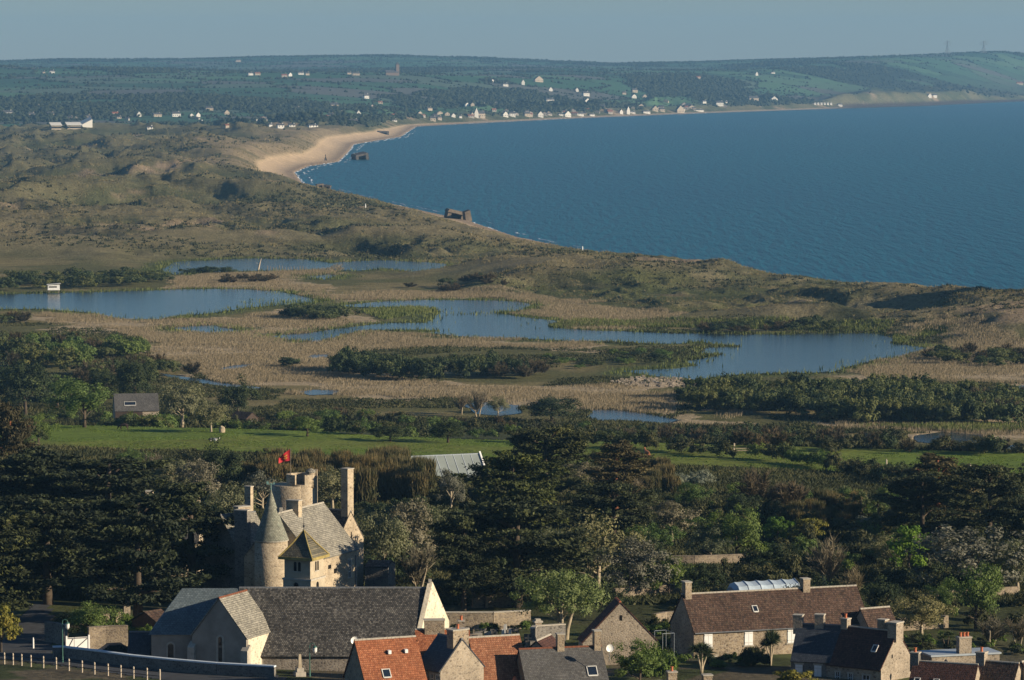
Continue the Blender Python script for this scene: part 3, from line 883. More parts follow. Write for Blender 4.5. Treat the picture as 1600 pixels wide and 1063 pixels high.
class House:
    """gabled building set from the two ends of its ridge as the photo shows them, at the ridge height zr"""
    def __init__(s, name, label, cat, p1, p2, zr, span, drop, base, wall, roof, over=.25, gover=.12, skew=0.0, drop_back=None, group=None, ridge='yes', back=None):
        A = W(*p1, zr) if len(p1) == 2 else Vector((p1[0], p1[1], zr)); B = W(*p2, zr) if len(p2) == 2 else Vector((p2[0], p2[1], zr))
        s.A, s.B = A, B
        d = B - A
        s.L = math.hypot(d.x, d.y); s.rz = math.atan2(d.y, d.x)
        mid = (A + B) / 2
        s.base, s.zr, s.span, s.drop = base, zr, span, drop
        s.root = empty(name, (mid.x, mid.y, base), s.rz, label, cat, group)
        h = zr - base; hw = span / 2; bw = hw if back is None else back
        db = drop if drop_back is None else drop_back
        s.h = h; s.hw = hw; s.L2 = s.L / 2; s.he = h - drop
        L2 = s.L / 2; k = skew
        he, hb = h - drop, h - db
        mb = MB()
        F0, F1 = (-L2 - k * 0, -hw), (L2 - k, -hw)
        B0, B1 = (-L2, bw), (L2 + k, bw)
        t = .06
        v = [(F0[0], F0[1], -1.5), (F1[0], F1[1], -1.5), (B1[0], B1[1], -1.5), (B0[0], B0[1], -1.5), (F0[0], F0[1], he - t), (F1[0], F1[1], he - t), (B1[0], B1[1], hb - t), (B0[0], B0[1], hb - t), (-L2, 0, h - t), (L2, 0, h - t)]
        mb.add(v, [(0, 1, 5, 4), (2, 3, 7, 6), (1, 2, 6, 9, 5), (3, 0, 4, 8, 7), (4, 5, 9, 8), (6, 7, 8, 9), (0, 3, 2, 1)])
        s.wall = mb.build('wall', M[wall], s.root)
        r = MB()
        og = gover
        sl = drop / hw; slb = db / bw
        e = over
        r.slab([(-L2 - og, -hw - e, he - e * sl), (L2 + og - k * (1 + e / hw), -hw - e, he - e * sl), (L2 + og, 0, h), (-L2 - og, 0, h)], .11)
        r.slab([(L2 + og + k * (1 + e / bw), bw + e, hb - e * slb), (-L2 - og, bw + e, hb - e * slb), (-L2 - og, 0, h), (L2 + og, 0, h)], .11)
        s.roof = r.build('roof', M[roof], s.root)
        if ridge:
            q = MB()
            n = max(3, int(s.L / .42)); st = (s.L + 2 * og) / n
            for i in range(n):
                x0 = -L2 - og + i * st
                q.tube([(x0 + .01, 0, h + .09), (x0 + st - .01, 0, h + .10)], [.13, .12], 6)
            q.build('ridge_tiles', M['cut_stone'] if ridge == 'yes' else M[ridge], s.roof)
        s.front = Frame((0, -hw, 0), (1, 0, 0), (0, -1, 0))
        s.back = Frame((0, bw, 0), (-1, 0, 0), (0, 1, 0))
        s.right = Frame((L2, 0, 0), (k, bw, 0) if k else (0, 1, 0), (bw, -k, 0) if k else (1, 0, 0))
        s.left = Frame((-L2, 0, 0), (0, -1, 0), (-1, 0, 0))
        s.sl = sl; s.over = over
    def chim(s, t, sx, sy, up, mat='house_stone', pots=0, dy=0.0, cap='cut_stone'):
        x = -s.L2 + t * s.L
        return chimney(s.root, x, dy, sx, sy, s.h - 1.0, s.h + up, mat, pots, cap)
    def win(s, side, u, z, w, h, kind='window', frame='white'):
        return window(getattr(s, side), s.root, u, z, w, h, kind, frame)
    def sky(s, t, k, w, h):
        """roof light on the front slope: t along the ridge, k down the slope"""
        x = -s.L2 + t * s.L
        nrm = Vector((0, -s.drop, s.hw)).normalized()
        dn = Vector((0, -s.hw, -s.drop)).normalized()
        c = Vector((x, 0, s.h)) + dn * (k * math.hypot(s.hw, s.drop)) + nrm * .112
        def q(a, b, c0, c1):
            lo = [c + Vector((i, 0, 0)) + dn * j + nrm * c0 for i, j in ((a[0], b[1]), (a[1], b[1]), (a[1], b[0]), (a[0], b[0]))]
            return lo, [p + nrm * (c1 - c0) for p in lo]
        f = MB()
        for a, b in (((-w / 2 - .08, -w / 2), (-h / 2 - .08, h / 2 + .08)), ((w / 2, w / 2 + .08), (-h / 2 - .08, h / 2 + .08)), ((-w / 2 + .001, w / 2 - .001), (-h / 2 - .08, -h / 2)), ((-w / 2 + .001, w / 2 - .001), (h / 2, h / 2 + .14))):
            f.hexa(*q(a, b, 0, .09))
        o = f.build('skylight', M['off_white'], s.root)
        g = MB(); g.hexa(*q((-w / 2 + .001, w / 2 - .001), (-h / 2 + .001, h / 2 - .001), 0, .04)); g.build('pane', M['skyglass'], o)
    def gutter(s, mat='off_white', side=-1):
        y = side * (s.hw + s.over + .06); z = s.he - s.over * s.sl - .02
        MB().tube([(-s.L2, y, z), (s.L2, y, z)], [.07, .07], 6).build('gutter', M[mat], s.root)
    def quoins(s, side_x=(-1, 1), mat='cut_stone'):
        for a in side_x:
            q = MB(); z = 0.0; k = 0
            while z < s.he - .3:
                w = .5 if k % 2 else .32
                x0, x1 = (s.L2 - w, s.L2 + .015) if a > 0 else (-s.L2 - .015, -s.L2 + w)
                q.box(x0, x1, -s.hw - .02, -s.hw + .3, z, z + .3); z += .32; k += 1
            q.build('quoins', M[mat], s.root)

def wall_run(name, label, pts, height, thick, mat, cop=None, cop_h=.12, cat='wall', group=None, zs=None, name_cop='coping'):
    """a garden wall along ground points (x, y); its own coping as a part"""
    P = [Vector((a, b, 0)) for a, b in pts]
    root = empty(name, (P[0].x, P[0].y, gz(P[0].x, P[0].y)), 0, label, cat, group)
    o = Vector(root.location)
    mb = MB(); cb = MB()
    for i in range(len(P) - 1):
        a, b = P[i], P[i + 1]
        t = (b - a).normalized(); n = Vector((-t.y, t.x, 0))
        za, zb = (gz(a.x, a.y), gz(b.x, b.y)) if zs is None else (zs[i], zs[i + 1])
        h = height
        def ring(p, z, w): return [p - n * w + Vector((0, 0, z)) - o, p + n * w + Vector((0, 0, z)) - o]
        w = thick / 2
        l0 = ring(a, za - .8, w) + ring(b, zb - .8, w)[::-1]; l1 = ring(a, za + h, w) + ring(b, zb + h, w)[::-1]
        mb.hexa([l0[0], l0[3], l0[2], l0[1]], [l1[0], l1[3], l1[2], l1[1]])
        if cop:
            w += .06
            c0 = ring(a, za + h + .004, w) + ring(b, zb + h + .004, w)[::-1]; c1 = ring(a, za + h + cop_h, w) + ring(b, zb + h + cop_h, w)[::-1]
            cb.hexa([c0[0], c0[3], c0[2], c0[1]], [c1[0], c1[3], c1[2], c1[1]])
    mb.build('stonework', M[mat], root)
    if cop: cb.build(name_cop, M[cop], root)
    return root

def drape(name, P, mat, lift, step=1.2, label=None):
    """a flat surface laid on the ground inside the outline P"""
    xs = [p[0] for p in P]; ys = [p[1] for p in P]
    gx = np.arange(min(xs), max(xs) + step, step); gy = np.arange(min(ys), max(ys) + step, step)
    X, Y = np.meshgrid(gx, gy)
    ins = inpoly(X.ravel() + step / 2, Y.ravel() + step / 2, P).reshape(X.shape)
    Z = land(X.ravel(), Y.ravel()).reshape(X.shape) + lift
    idx = np.arange(X.size).reshape(X.shape)
    f = []
    for j in range(X.shape[0] - 1):
        for i in range(X.shape[1] - 1):
            if ins[j, i]: f.append((idx[j, i], idx[j, i + 1], idx[j + 1, i + 1], idx[j + 1, i]))
    f = np.array(f)
    me = np_mesh(name, np.stack([X.ravel(), Y.ravel(), Z.ravel()], -1), f, np.full(len(f), 4), [mat], True)
    bm = bmesh.new(); bm.from_mesh(me)
    bmesh.ops.delete(bm, geom=[v for v in bm.verts if not v.link_faces], context='VERTS')
    bm.to_mesh(me); bm.free()
    return tag(link(name, me), label, None, None, 'structure')
# ------------------------------------------------------------------ church
def church():
    zr = 39.0
    h = House('church', 'stone village church with long dark slate nave, transept and pyramid-roofed belfry', 'church', (374, 920), (668, 920), zr, 10.6, 6.4, 29.9, 'church_stone', 'stone_slate', .25, .02, 1.7, 4.2, ridge='lead', back=4.6)
    rt = h.root
    # the bright east gable stands proud of the roof
    k = 1.7
    g = MB()
    he, hb = h.he - .35, h.h - 4.2 - .35
    x = h.L2
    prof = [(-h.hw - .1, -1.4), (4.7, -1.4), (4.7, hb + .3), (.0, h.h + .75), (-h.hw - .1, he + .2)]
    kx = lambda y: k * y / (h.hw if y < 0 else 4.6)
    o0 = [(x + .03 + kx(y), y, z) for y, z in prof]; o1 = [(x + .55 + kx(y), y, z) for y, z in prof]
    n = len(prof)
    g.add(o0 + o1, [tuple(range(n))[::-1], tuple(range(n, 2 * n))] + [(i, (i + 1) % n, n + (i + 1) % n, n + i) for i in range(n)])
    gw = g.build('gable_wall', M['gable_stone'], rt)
    MB().box(x + .1, x + .45, -.2, .2, h.h + .72, h.h + 1.05).build('finial', M['cut_stone'], gw)
    # choir, same ridge, hipped far end
    A = W(284, 921, zr)
    inv = Matrix.Rotation(-h.rz, 3, 'Z')
    a = inv @ (A - Vector((rt.location.x, rt.location.y, zr)))
    xa, xb = a.x, -h.L2 - .03
    hz = h.h - 4.3; hw = 4.3
    cw = MB(); ex = xa - 3.0
    v = [(ex, -hw, -1.5), (xb, -hw, -1.5), (xb, hw, -1.5), (ex, hw, -1.5), (ex, -hw, hz), (xb, -hw, hz), (xb, hw, hz), (ex, hw, hz)]
    cw.add(v, [(0, 1, 5, 4), (1, 2, 6, 5), (2, 3, 7, 6), (3, 0, 4, 7), (4, 5, 6, 7), (0, 3, 2, 1)])
    ch = cw.build('choir_wall', M['render'], rt)
    cr = MB(); e = .3
    E = [(ex - e, -hw - e, hz - .1), (xb, -hw - e, hz - .1), (xb, hw + e, hz - .1), (ex - e, hw + e, hz - .1), (xa, 0, h.h + .05), (xb, 0, h.h + .05)]
    cr.add(E, [(0, 1, 5, 4), (2, 3, 4, 5), (3, 0, 4), (1, 2, 5), (0, 3, 2, 1)])
    cr.build('choir_roof', M['choir_slate'], rt)
    fr = Frame((ex, -hw, 0), (1, 0, 0), (0, -1, 0))
    window(fr, rt, 2.1, 1.4, .62, 2.3, 'arch')
    # nave south wall details
    window(h.front, rt, -h.L2 + 2.6, 1.15, .3, .95, 'arch')
    d = h.front.arch(MB(), 6.4, -.6, 1.9, 2.9, 0, .12).build('porch_arch', M['cut_stone'], rt)
    h.front.arch(MB(), 6.4, -.6, 1.35, 2.55, .122, .15).build('door', M['dark_wood'], d)
    # transept
    zt = 38.9
    P = W(342, 936, zt); Q = P + Vector((.40, .915, 0)) * 6.3
    t = House('transept', None, None, (P.x, P.y, 0), (Q.x, Q.y, 0), zt, 6.6, 4.1, 29.9, 'render', 'pale_slate', .1, .12, ridge='red_wood')
    # parent the transept's pieces to the church
    mw = t.root
    lm = Matrix.LocRotScale(rt.location, Matrix.Rotation(rt.rotation_euler.z, 3, 'Z').to_quaternion(), None).inverted() @ Matrix.LocRotScale(mw.location, Matrix.Rotation(mw.rotation_euler.z, 3, 'Z').to_quaternion(), None)
    for c in list(mw.children):
        c.parent = rt
        c.matrix_parent_inverse = Matrix.Identity(4)
        c.matrix_basis = lm
        c.name = 'transept_' + ('wall' if c.name.startswith('wall') else 'roof')
    bpy.data.objects.remove(mw)
    grp = []
    o = t.left.arch(MB(), 0.15, 2.0, 1.0, 3.1, 0, .05).build('lancet_window', M['cut_stone'], rt); grp.append(o)
    t.left.arch(MB(), 0.15, 2.15, .46, 2.75, .052, .06).build('pane', M['glass'], o)
    for s_ in (-1, 1):
        y = s_ * 3.25
        bt = MB().hexa([(-t.L2 - .55, y - .42, -1.4), (-t.L2 + .3, y - .42, -1.4), (-t.L2 + .3, y + .42, -1.4), (-t.L2 - .55, y + .42, -1.4)],
                [(-t.L2 - .45, y - .40, 3.6), (-t.L2 + .3, y - .40, 4.2), (-t.L2 + .3, y + .40, 4.2), (-t.L2 - .45, y + .40, 3.6)])
        grp.append(bt.build('buttress', M['cut_stone'], rt))
    # paler panel over one flank
    grp.append(MB().box(-t.L2 + .35, t.L2 - .05, -t.hw - .03, -t.hw - .005, -1, t.he - .12).build('flank_panel', M['gable_stone'], rt))
    for o in grp: o.matrix_basis = lm
    # belfry behind the ridge
    zb = 38.0
    c = D(475, 900, 415.0)
    lc = inv @ (Vector((c.x, c.y, 0)) - Vector((rt.location.x, rt.location.y, 0)))
    bz = -math.radians(24) - h.rz
    def place(o): o.location = (lc.x, lc.y, 0); o.rotation_euler = (0, 0, bz); return o
    z = lambda py: D(475, py, 415.0).z - h.base
    s = 1.62
    tw = place(MB().box(-s - .12, s + .12, -s - .12, s + .12, 0, z(904)).box(-s, s, -s, s, z(904) + .2, z(868)).build('belfry', M['belfry_stone'], rt))
    MB().box(-s - .2, s + .2, -s - .2, s + .2, z(904) + .002, z(904) + .198).build('string_course', M['cut_stone'], tw)
    rf = MB()
    e0, e1 = s + .5, s - .62
    za, zb_, zc = z(869), z(857), z(829)
    rf.add([(-e0, -e0, za), (e0, -e0, za), (e0, e0, za), (-e0, e0, za), (-e1, -e1, zb_ + .5), (e1, -e1, zb_ + .5), (e1, e1, zb_ + .5), (-e1, e1, zb_ + .5), (0, 0, zc)],
           [(0, 3, 2, 1), (0, 1, 5, 4), (1, 2, 6, 5), (2, 3, 7, 6), (3, 0, 4, 7), (4, 5, 8), (5, 6, 8), (6, 7, 8), (7, 4, 8)])
    rr = rf.build('belfry_roof', M['belfry_slate'], tw)
    hip = MB()
    for sx, sy in ((-1, -1), (1, -1), (1, 1), (-1, 1)):
        hip.tube([(sx * e0, sy * e0, za + .03), (sx * e1, sy * e1, zb_ + .58), (0, 0, zc + .05)], [.10, .09, .07], 5)
    hip.build('hips', M['yellow_lead'], rr)
    ev = MB()
    for sx0, sx1, sy0, sy1 in ((-e0 - .03, e0 + .03, -e0 - .04, -e0 + .1), (-e0 - .03, e0 + .03, e0 - .1, e0 + .04), (-e0 - .04, -e0 + .1, -e0 + .11, e0 - .11), (e0 - .1, e0 + .04, -e0 + .11, e0 - .11)):
        ev.box(sx0, sx1, sy0, sy1, za - .22, za + .1)
    ev.build('eaves_band', M['yellow_lead'], rr)
    MB().tube([(0, 0, zc), (0, 0, z(808))], [.05, .025], 6).cyl((0, 0), .12, .12, z(824), z(824) + .22, 8).build('finial', M['iron'], rr)
    for fr in (Frame((0, -s, 0), (1, 0, 0), (0, -1, 0)), Frame((s, 0, 0), (0, 1, 0), (1, 0, 0))):
        for u in (-.26, .26):
            fr.arch(MB(), u, z(890), .34, 1.05, 0, .02).build('sound_opening', M['dark'], tw)
        fr.panel(MB(), -.55, .55, z(890) - .12, z(890) - .004, 0, .06).build('sill', M['cut_stone'], tw)
    for fr in (Frame((0, -s - .12, 0), (1, 0, 0), (0, -1, 0)), Frame((s + .12, 0, 0), (0, 1, 0), (1, 0, 0))):
        fr.arch(MB(), -.1, z(919), .6, .85, 0, .02).build('belfry_window', M['dark'], tw)
    return h
CH = church()

# sacristy: a low wing under its own roof left of the choir
sa = House('sacristy', 'low lean stone sacristy with dark roof beside the choir', 'outbuilding', (203, 989), (236, 989), 34.2, 4.4, 2.2, 29.9, 'dark_stone', 'blue_slate', .2, .1, ridge='lead')
sa.win('front', -.3, .6, .42, 1.15, 'arch')

# ------------------------------------------------------------------ castle
def tower(parent, name, c, r, z0, z1, mat, n=28, batter=1.04):
    return MB().cyl(c, r * batter, r, z0, z1, n).build(name, M[mat], parent, True)

def flat_shade_caps(o):
    me = o.data
    for p in me.polygons:
        if abs(p.normal.z) > .9: p.use_smooth = False

def castle():
    gb = 27.2
    org = D(470, 930, 470)
    root = empty('castle', (org.x, org.y, gb), 0, 'medieval stone castle with conical turret, round keep and tall gable chimney', 'castle')
    O = Vector(root.location)
    def L(px, d): 
        p = D(px, 900, d); return (p.x - O.x, p.y - O.y)
    def Z(py, d): return D(800, py, d).z - gb
    # conical stair turret
    d = 457.0; c = L(424, d); r = 26 / FPX * d
    t = tower(root, 'turret', c, r, -2, Z(842, d), 'castle_stone')
    cn = MB().lathe(c, [(r + .12, Z(843, d)), (r - .08, Z(836, d)), (r * .74, Z(822, d)), (r * .44, Z(800, d)), (.08, Z(767, d)), (.02, Z(764, d))], 32)
    cone = cn.build('cone_roof', M['cone_slate'], t, True)
    MB().cyl(c, r + .14, r + .14, Z(844.5, d), Z(843.2, d), 32).build('eaves_ring', M['cut_stone'], cone)
    v = MB().tube([(c[0], c[1], Z(770, d)), (c[0], c[1], Z(755, d))], [.07, .04], 6)
    v.box(c[0] - .5, c[0] + .45, c[1] - .03, c[1] + .03, Z(757, d), Z(756, d)).box(c[0] - .55, c[0] - .3, c[1] - .025, c[1] + .025, Z(756, d), Z(752.5, d)).box(c[0] + .3, c[0] + .5, c[1] - .025, c[1] + .025, Z(756, d), Z(754, d))
    v.build('weather_vane', M['copper'], cone)
    MB().box(c[0] + r * .52, c[0] + r * .52 + .35, c[1] - .5, c[1] - .1, Z(800, d), Z(793, d)).build('dormer', M['cut_stone'], cone)
    # keep
    d = 480.0
    ck = L(458, d); rk = 33 / FPX * d
    kp = tower(root, 'keep', ck, rk, -2, Z(757, d), 'castle_stone', 32)
    flat_shade_caps(kp); flat_shade_caps(t)
    cu = L(470.5, d - .6); ru = 22.5 / FPX * d
    # upper stage: a ring wall with a notch open to the sky
    up = MB(); n = 36; wt = .45
    z0, z1 = Z(757, d) - .2, Z(740, d)
    for k in range(n):
        a0, a1 = 2 * PI * k / n, 2 * PI * (k + 1) / n
        am = (a0 + a1) / 2
        notch = abs((am - PI * 1.5 + PI) % (2 * PI) - PI + .05) < .34
        zt = z1 if not notch else Z(758, d) + .25
        lo, hi = [], []
        for rr_, aa in ((ru - wt, a0), (ru, a0), (ru, a1), (ru - wt, a1)):
            p = (cu[0] + rr_ * math.cos(aa), cu[1] + rr_ * math.sin(aa))
            lo.append((*p, z0)); hi.append((*p, zt))
        up.hexa(lo, hi)
    u = up.build('upper_stage', M['castle_stone'], kp)
    tower(u, 'upper_drum', cu, ru - .02, -2, z0 + .19, 'castle_stone', 30, 1.0)
    c3 = L(486, d - 1.2); r3 = 6.5 / FPX * d
    st = tower(kp, 'watch_turret', c3, r3, Z(757, d) - .3, Z(737, d), 'castle_stone', 14)
    MB().lathe(c3, [(r3 + .1, Z(737, d) + .003), (r3 + .1, Z(735, d)), (.3, Z(731, d)), (.02, Z(730, d))], 14).build('cap', M['pale_slate'], st)
    MB().box(L(490.5, d)[0], L(496.5, d)[0], ck[1] - .9, ck[1] + .5, -1, Z(734, d)).build('stair_shaft', M['castle_stone'], kp)
    fp = L(454.5, d)
    MB().box(fp[0] - .55, fp[0] + .5, fp[1] - 1.3, fp[1] - 1.22, Z(764, d), Z(763, d)).build('ledge', M['cut_stone'], kp)
    # bright wing with the big lichened roof
    P1 = W(489, 875.5, 35.2); P2 = W(558, 857, 35.2)
    tv = (P2 - P1).normalized(); nv = Vector((tv.y, -tv.x, 0))
    A = P1 - nv * 4.8; B = P2 - nv * 4.8
    ww = House('wing', None, None, (A.x, A.y, 0), (B.x, B.y, 0), 40.7, 9.6, 5.5, gb, 'castle_stone', 'pale_slate', .2, .1, ridge='cut_stone')
    # rear wing ending in the tall chimney gable
    ga = W(548, 800, 38.9)
    gd = Vector((-.78, .62, 0))
    far = ga + gd * 13
    rw = House('rear_wing', None, None, (ga.x, ga.y, 0), (far.x, far.y, 0), 38.9, 5.0, 3.6, gb, 'castle_stone', 'stone_slate', .05, .02, ridge='lead')
    # west wing, mostly behind the cypresses
    wa = W(345, 806, 39.0); wb = W(398, 801, 39.0)
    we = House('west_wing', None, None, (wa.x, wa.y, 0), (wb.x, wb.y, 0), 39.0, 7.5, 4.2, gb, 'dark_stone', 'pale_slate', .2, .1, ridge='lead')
    def adopt(hs, word):
        m = hs.root
        lm = Matrix.LocRotScale(O, None, None).inverted() @ Matrix.LocRotScale(m.location, Matrix.Rotation(m.rotation_euler.z, 3, 'Z').to_quaternion(), None)
        for ch in list(m.children):
            ch.parent = root; ch.matrix_parent_inverse = Matrix.Identity(4); ch.matrix_basis = lm @ ch.matrix_basis
            if ch.name.split('.')[0] in ('wall', 'roof'): ch.name = word + '_' + ch.name.split('.')[0]
        bpy.data.objects.remove(m)
    for u_, zz, w_, h_ in ((2.6, 6.35, .85, .5),): window(ww.front, ww.root, u_ - ww.L2 + 2, zz, w_, h_, 'slit')
    L_ = ww.L
    window(ww.front, ww.root, ww.L2 - 2.2, 4.6, .75, 2.2)
    window(ww.front, ww.root, ww.L2 - 7.3, .4, 1.1, 1.9)
    window(ww.front, ww.root, ww.L2 - 6.3, 5.6, .7, .6, 'slit')
    ww.front.panel(MB(), ww.L2 - .6, ww.L2 - .45, 0, 7.2, 0, .13).build('downpipe', M['lead'], ww.root)
    ww.front.panel(MB(), -ww.L2 + 2.5, -ww.L2 + 2.62, 0, 4.8, 0, .11).build('downpipe', M['lead'], ww.root)
    ww.chim(.35, 1.0, 1.7, 1.2, 'castle_stone')
    adopt(ww, 'wing')
    rw.chim(.045, 1.15, 1.15, 5.5, 'castle_stone')
    for u_, zz in ((.1, 8.2), (-1.1, 8.0)):
        window(rw.left, rw.root, u_, zz, .16, .9, 'slit')
    window(rw.left, rw.root, .5, 2, .5, 1.3, 'slit')
    adopt(rw, 'rear_wing')
    we.chim(.42, 1.9, 1.1, 1.1, 'castle_stone', dy=-1.5)
    adopt(we, 'west_wing')
    dd = 486.0
    for (px0, px1, top, base, d_) in ((383, 396, 761, 810, 490), (367, 392, 798, 900, 468)):
        x0 = L(px0, d_); x1 = L(px1, d_)
        w = (x1[0] - x0[0])
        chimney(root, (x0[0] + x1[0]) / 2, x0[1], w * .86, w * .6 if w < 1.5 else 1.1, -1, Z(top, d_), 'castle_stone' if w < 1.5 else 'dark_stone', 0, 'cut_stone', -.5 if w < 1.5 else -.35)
    # wing behind the cypresses: only two chimneys clear the trees
    aa = D(225, 775, 500); bb = D(313, 775, 500)
    lw = House('north_wing', None, None, (aa.x, aa.y, 0), (bb.x, bb.y, 0), D(260, 790, 500).z, 8, 4.5, gb, 'castle_stone', 'stone_slate', .2, .1, ridge='lead')
    lw.chim(.10, .95, 1.0, 1.9, 'castle_stone'); lw.chim(.93, .95, 1.0, 1.9, 'castle_stone')
    adopt(lw, 'north_wing')
    return root, O, gb
CASTLE, CO, CGB = castle()

def flag():
    d = 479.0
    p = D(454.5, 742, d)
    q = D(454.5, 700, d)
    root = empty('flag', (p.x, p.y - .6, p.z), 0, 'red flag with gold emblem flying from pole on the castle keep', 'flag')
    hh = q.z - p.z
    MB().tube([(0, 0, -.6), (0, 0, hh)], [.05, .035], 6).build('pole', M['wood'], root)
    m, nt, b, out = new_mat('red_flag_cloth')
    b.inputs['Base Color'].default_value = (.55, .025, .03, 1); b.inputs['Roughness'].default_value = .8
    nx, nz = 14, 8
    w, h = 1.6, 1.5
    v = []; f = []
    for i in range(nx + 1):
        for j in range(nz + 1):
            u = i / nx; t = j / nz
            x = -.05 - u * w * (.92); dz = -u * u * .35 - u * .95
            hgt = h * (1 - .55 * u)
            v.append((x, .13 * math.sin(u * 9 + t * 2) * u, hh - .12 - t * hgt + dz * .9))
    for i in range(nx):
        for j in range(nz):
            a = i * (nz + 1) + j
            f.append((a, a + nz + 1, a + nz + 2, a + 1))
    k = len(v)
    v2 = [(x, y + .012, z) for x, y, z in v]
    cl = MB().add(v, f).add(v2, [q_[::-1] for q_ in f]).build('cloth', m, root, True)
    # two small gold beasts on the field, kept as simple bent bars
    e = MB()
    for u0, t0 in ((.42, .40), (.42, .66)):
        def pt(u, t):
            x = -.05 - u * w * .92; dz = -u * u * .35 - u * .95
            return Vector((x, .13 * math.sin(u * 9 + t * 2) * u - .012, hh - .12 - t * h * (1 - .55 * u) + dz * .9))
        e.tube([pt(u0 - .16, t0 - .05), pt(u0 - .05, t0), pt(u0 + .1, t0 - .02), pt(u0 + .18, t0 - .1)], [.04, .06, .05, .03], 5)
        for a in (-.1, 0, .08): e.tube([pt(u0 + a, t0), pt(u0 + a - .03, t0 + .09)], [.025, .018], 4)
    e.build('emblem', mat_simple('gold_emblem', (.62, .36, .05), .7), cl)
flag()

# ruined stone outhouse and glass lean-to beside the castle
oh = House('stone_outhouse', 'roofless dark stone outhouse with arched door right of the castle', 'outbuilding', (576, 876), (612, 877), 32.6, 4.0, .6, 27.0, 'dark_stone', 'stone_slate', .05, .02, ridge=None)
oh.front.arch(MB(), .9, -.5, .8, 2.6, 0, .08).build('door_arch', M['cut_stone'], oh.root)
lt = empty('glass_lean_to', D(572, 925, 462), 0, 'small glazed lean-to with white bars at the castle foot', 'greenhouse')
q = MB()
def leanto():
    p = Vector(lt.location); p.z = gz(p.x, p.y); lt.location = p
    g = MB().slab([(-1.2, -1.2, .9), (1.9, -.6, .4), (1.9, 1.6, .9), (-1.2, 1.2, 1.9)], .05); g.build('glazing', M['skyglass'], lt)
    b = MB()
    for k in range(6):
        t = k / 5
        a = Vector((-1.2, -1.2, .9)).lerp(Vector((-1.2, 1.2, 1.9)), t); c = Vector((1.9, -.6, .4)).lerp(Vector((1.9, 1.6, .9)), t)
        b.tube([a + Vector((0, 0, .09)), c + Vector((0, 0, .09))], [.05, .05], 4)
    b.build('bars', M['white'], lt)
    MB().hexa([(-1.15, -1.1, -1), (1.8, -.5, -1), (1.8, 1.5, -1), (-1.15, 1.1, -1)], [(-1.15, -1.1, .86), (1.8, -.5, .36), (1.8, 1.5, .8), (-1.15, 1.1, 1.8)]).build('base', M['dark_stone'], lt)
leanto()

# ------------------------------------------------------------------ village houses
hA = House('house', 'stone house with bright orange tile roof and white satellite dish gable', 'house', (555, 1002), (648, 996), 37.0, 6.2, 4.0, 29.6, 'house_stone', 'orange_tile')
hA.sky(.37, .80, .75, .85); hA.gutter('lead')
for t_ in (.50, .78):
    x = -hA.L2 + t_ * hA.L
    MB().box(x - .16, x + .16, -1.4, -.9, hA.h - 1.35, hA.h - .98).build('roof_vent', M['white'], hA.roof)
hB = House('house', 'narrow orange tiled house with broad stone chimney behind the slate house', 'house', (650, 985), (732, 984), 36.6, 5.0, 3.3, 29.4, 'house_stone', 'orange_tile')
hB.chim(.35, 2.1, .9, 1.05, 'house_stone'); hB.chim(.86, .62, .62, .9, 'house_stone', 1)
hC = House('house', 'stone house with dark blue slate roof and chimneyed gable between orange roofs', 'house', (685, 992.5), (722, 1000), 36.9, 5.6, 3.0, 29.0, 'pale_stone', 'blue_slate', .15, .02, ridge='lead')
hC.chim(.82, 1.1, 2.0, .95, 'house_stone', 1)
for u in (-1.6, -.5, .6, 1.6): hC.win('front', u, 3.1, .55, 1.3)
hD = House('house', 'house with weathered orange pantile roof behind the dark hedge', 'house', (733, 998), (810, 993.5), 36.3, 6.4, 3.9, 29.2, 'house_stone', 'old_tile')
hE = House('house', 'low house with charcoal slate roof, skylight and two stone chimneys', 'house', (812, 1016), (938, 1011), 35.3, 8.0, 4.3, 28.5, 'house_stone', 'grey_slate', ridge='red_wood')
hE.chim(.50, .75, .8, 1.5, 'house_stone'); hE.chim(.955, .7, .9, 1.7, 'house_stone'); hE.sky(.83, .52, .95, 1.05)
hF = House('barn', 'tall pale stone gable barn with tiny slit window and red roof edge', 'barn', (969, 942), (962, 935.5), 36.5, 8.4, 4.4, 28.2, 'pale_stone', 'red_brown_tile', .1, .06, ridge='pot')
window(hF.left, hF.root, .1, 6.3, .3, .6, 'slit')
hM = House('shed', 'little red tiled roof just behind the charcoal slate house', 'shed', (838, 1003), (860, 993), 34.4, 4.6, 2.0, 29.4, 'house_stone', 'red_brown_tile', .1, .05)
hG = House('farmhouse', 'long stone farmhouse with brown tile roof and white shutters', 'house', (1066, 930), (1337, 916.5), 36.0, 7.2, 3.6, 27.2, 'house_stone', 'brown_tile', .25, .1)
hG.chim(.025, .75, 1.2, 1.45, 'house_stone'); hG.chim(.705, .85, 1.0, 1.15, 'house_stone'); hG.sky(.38, .50, .5, .75); hG.gutter('lead')
zsh = hG.he - 1.95
hG.win('front', -hG.L2 + 1.75, zsh, 1.0, 1.65, 'shutter'); hG.win('front', -hG.L2 + 6.7, zsh, 1.0, 1.65, 'shutter'); hG.win('front', -hG.L2 + 12.0, zsh, 1.0, 1.65, 'shutter')
hG.win('front', -hG.L2 + 2.2, zsh - 3.3, 1.1, 2.1, 'shutter'); hG.win('front', -hG.L2 + 6.9, zsh - 3.6, 1.05, 2.4, 'shutter')
hH = House('outbuilding', 'lower grey brown tiled outbuilding at the farmhouse end', 'outbuilding', (1345, 953), (1389, 949.5), 33.9, 5.6, 3.0, 27.4, 'pale_stone', 'brown_tile', .2, .1)
hI = House('house', 'house with dark slate roof and white shutters beside the brown roof', 'house', (1246, 976), (1316, 979), 34.9, 6.6, 3.4, 27.6, 'dark_stone', 'blue_slate', .2, .02, ridge='lead')
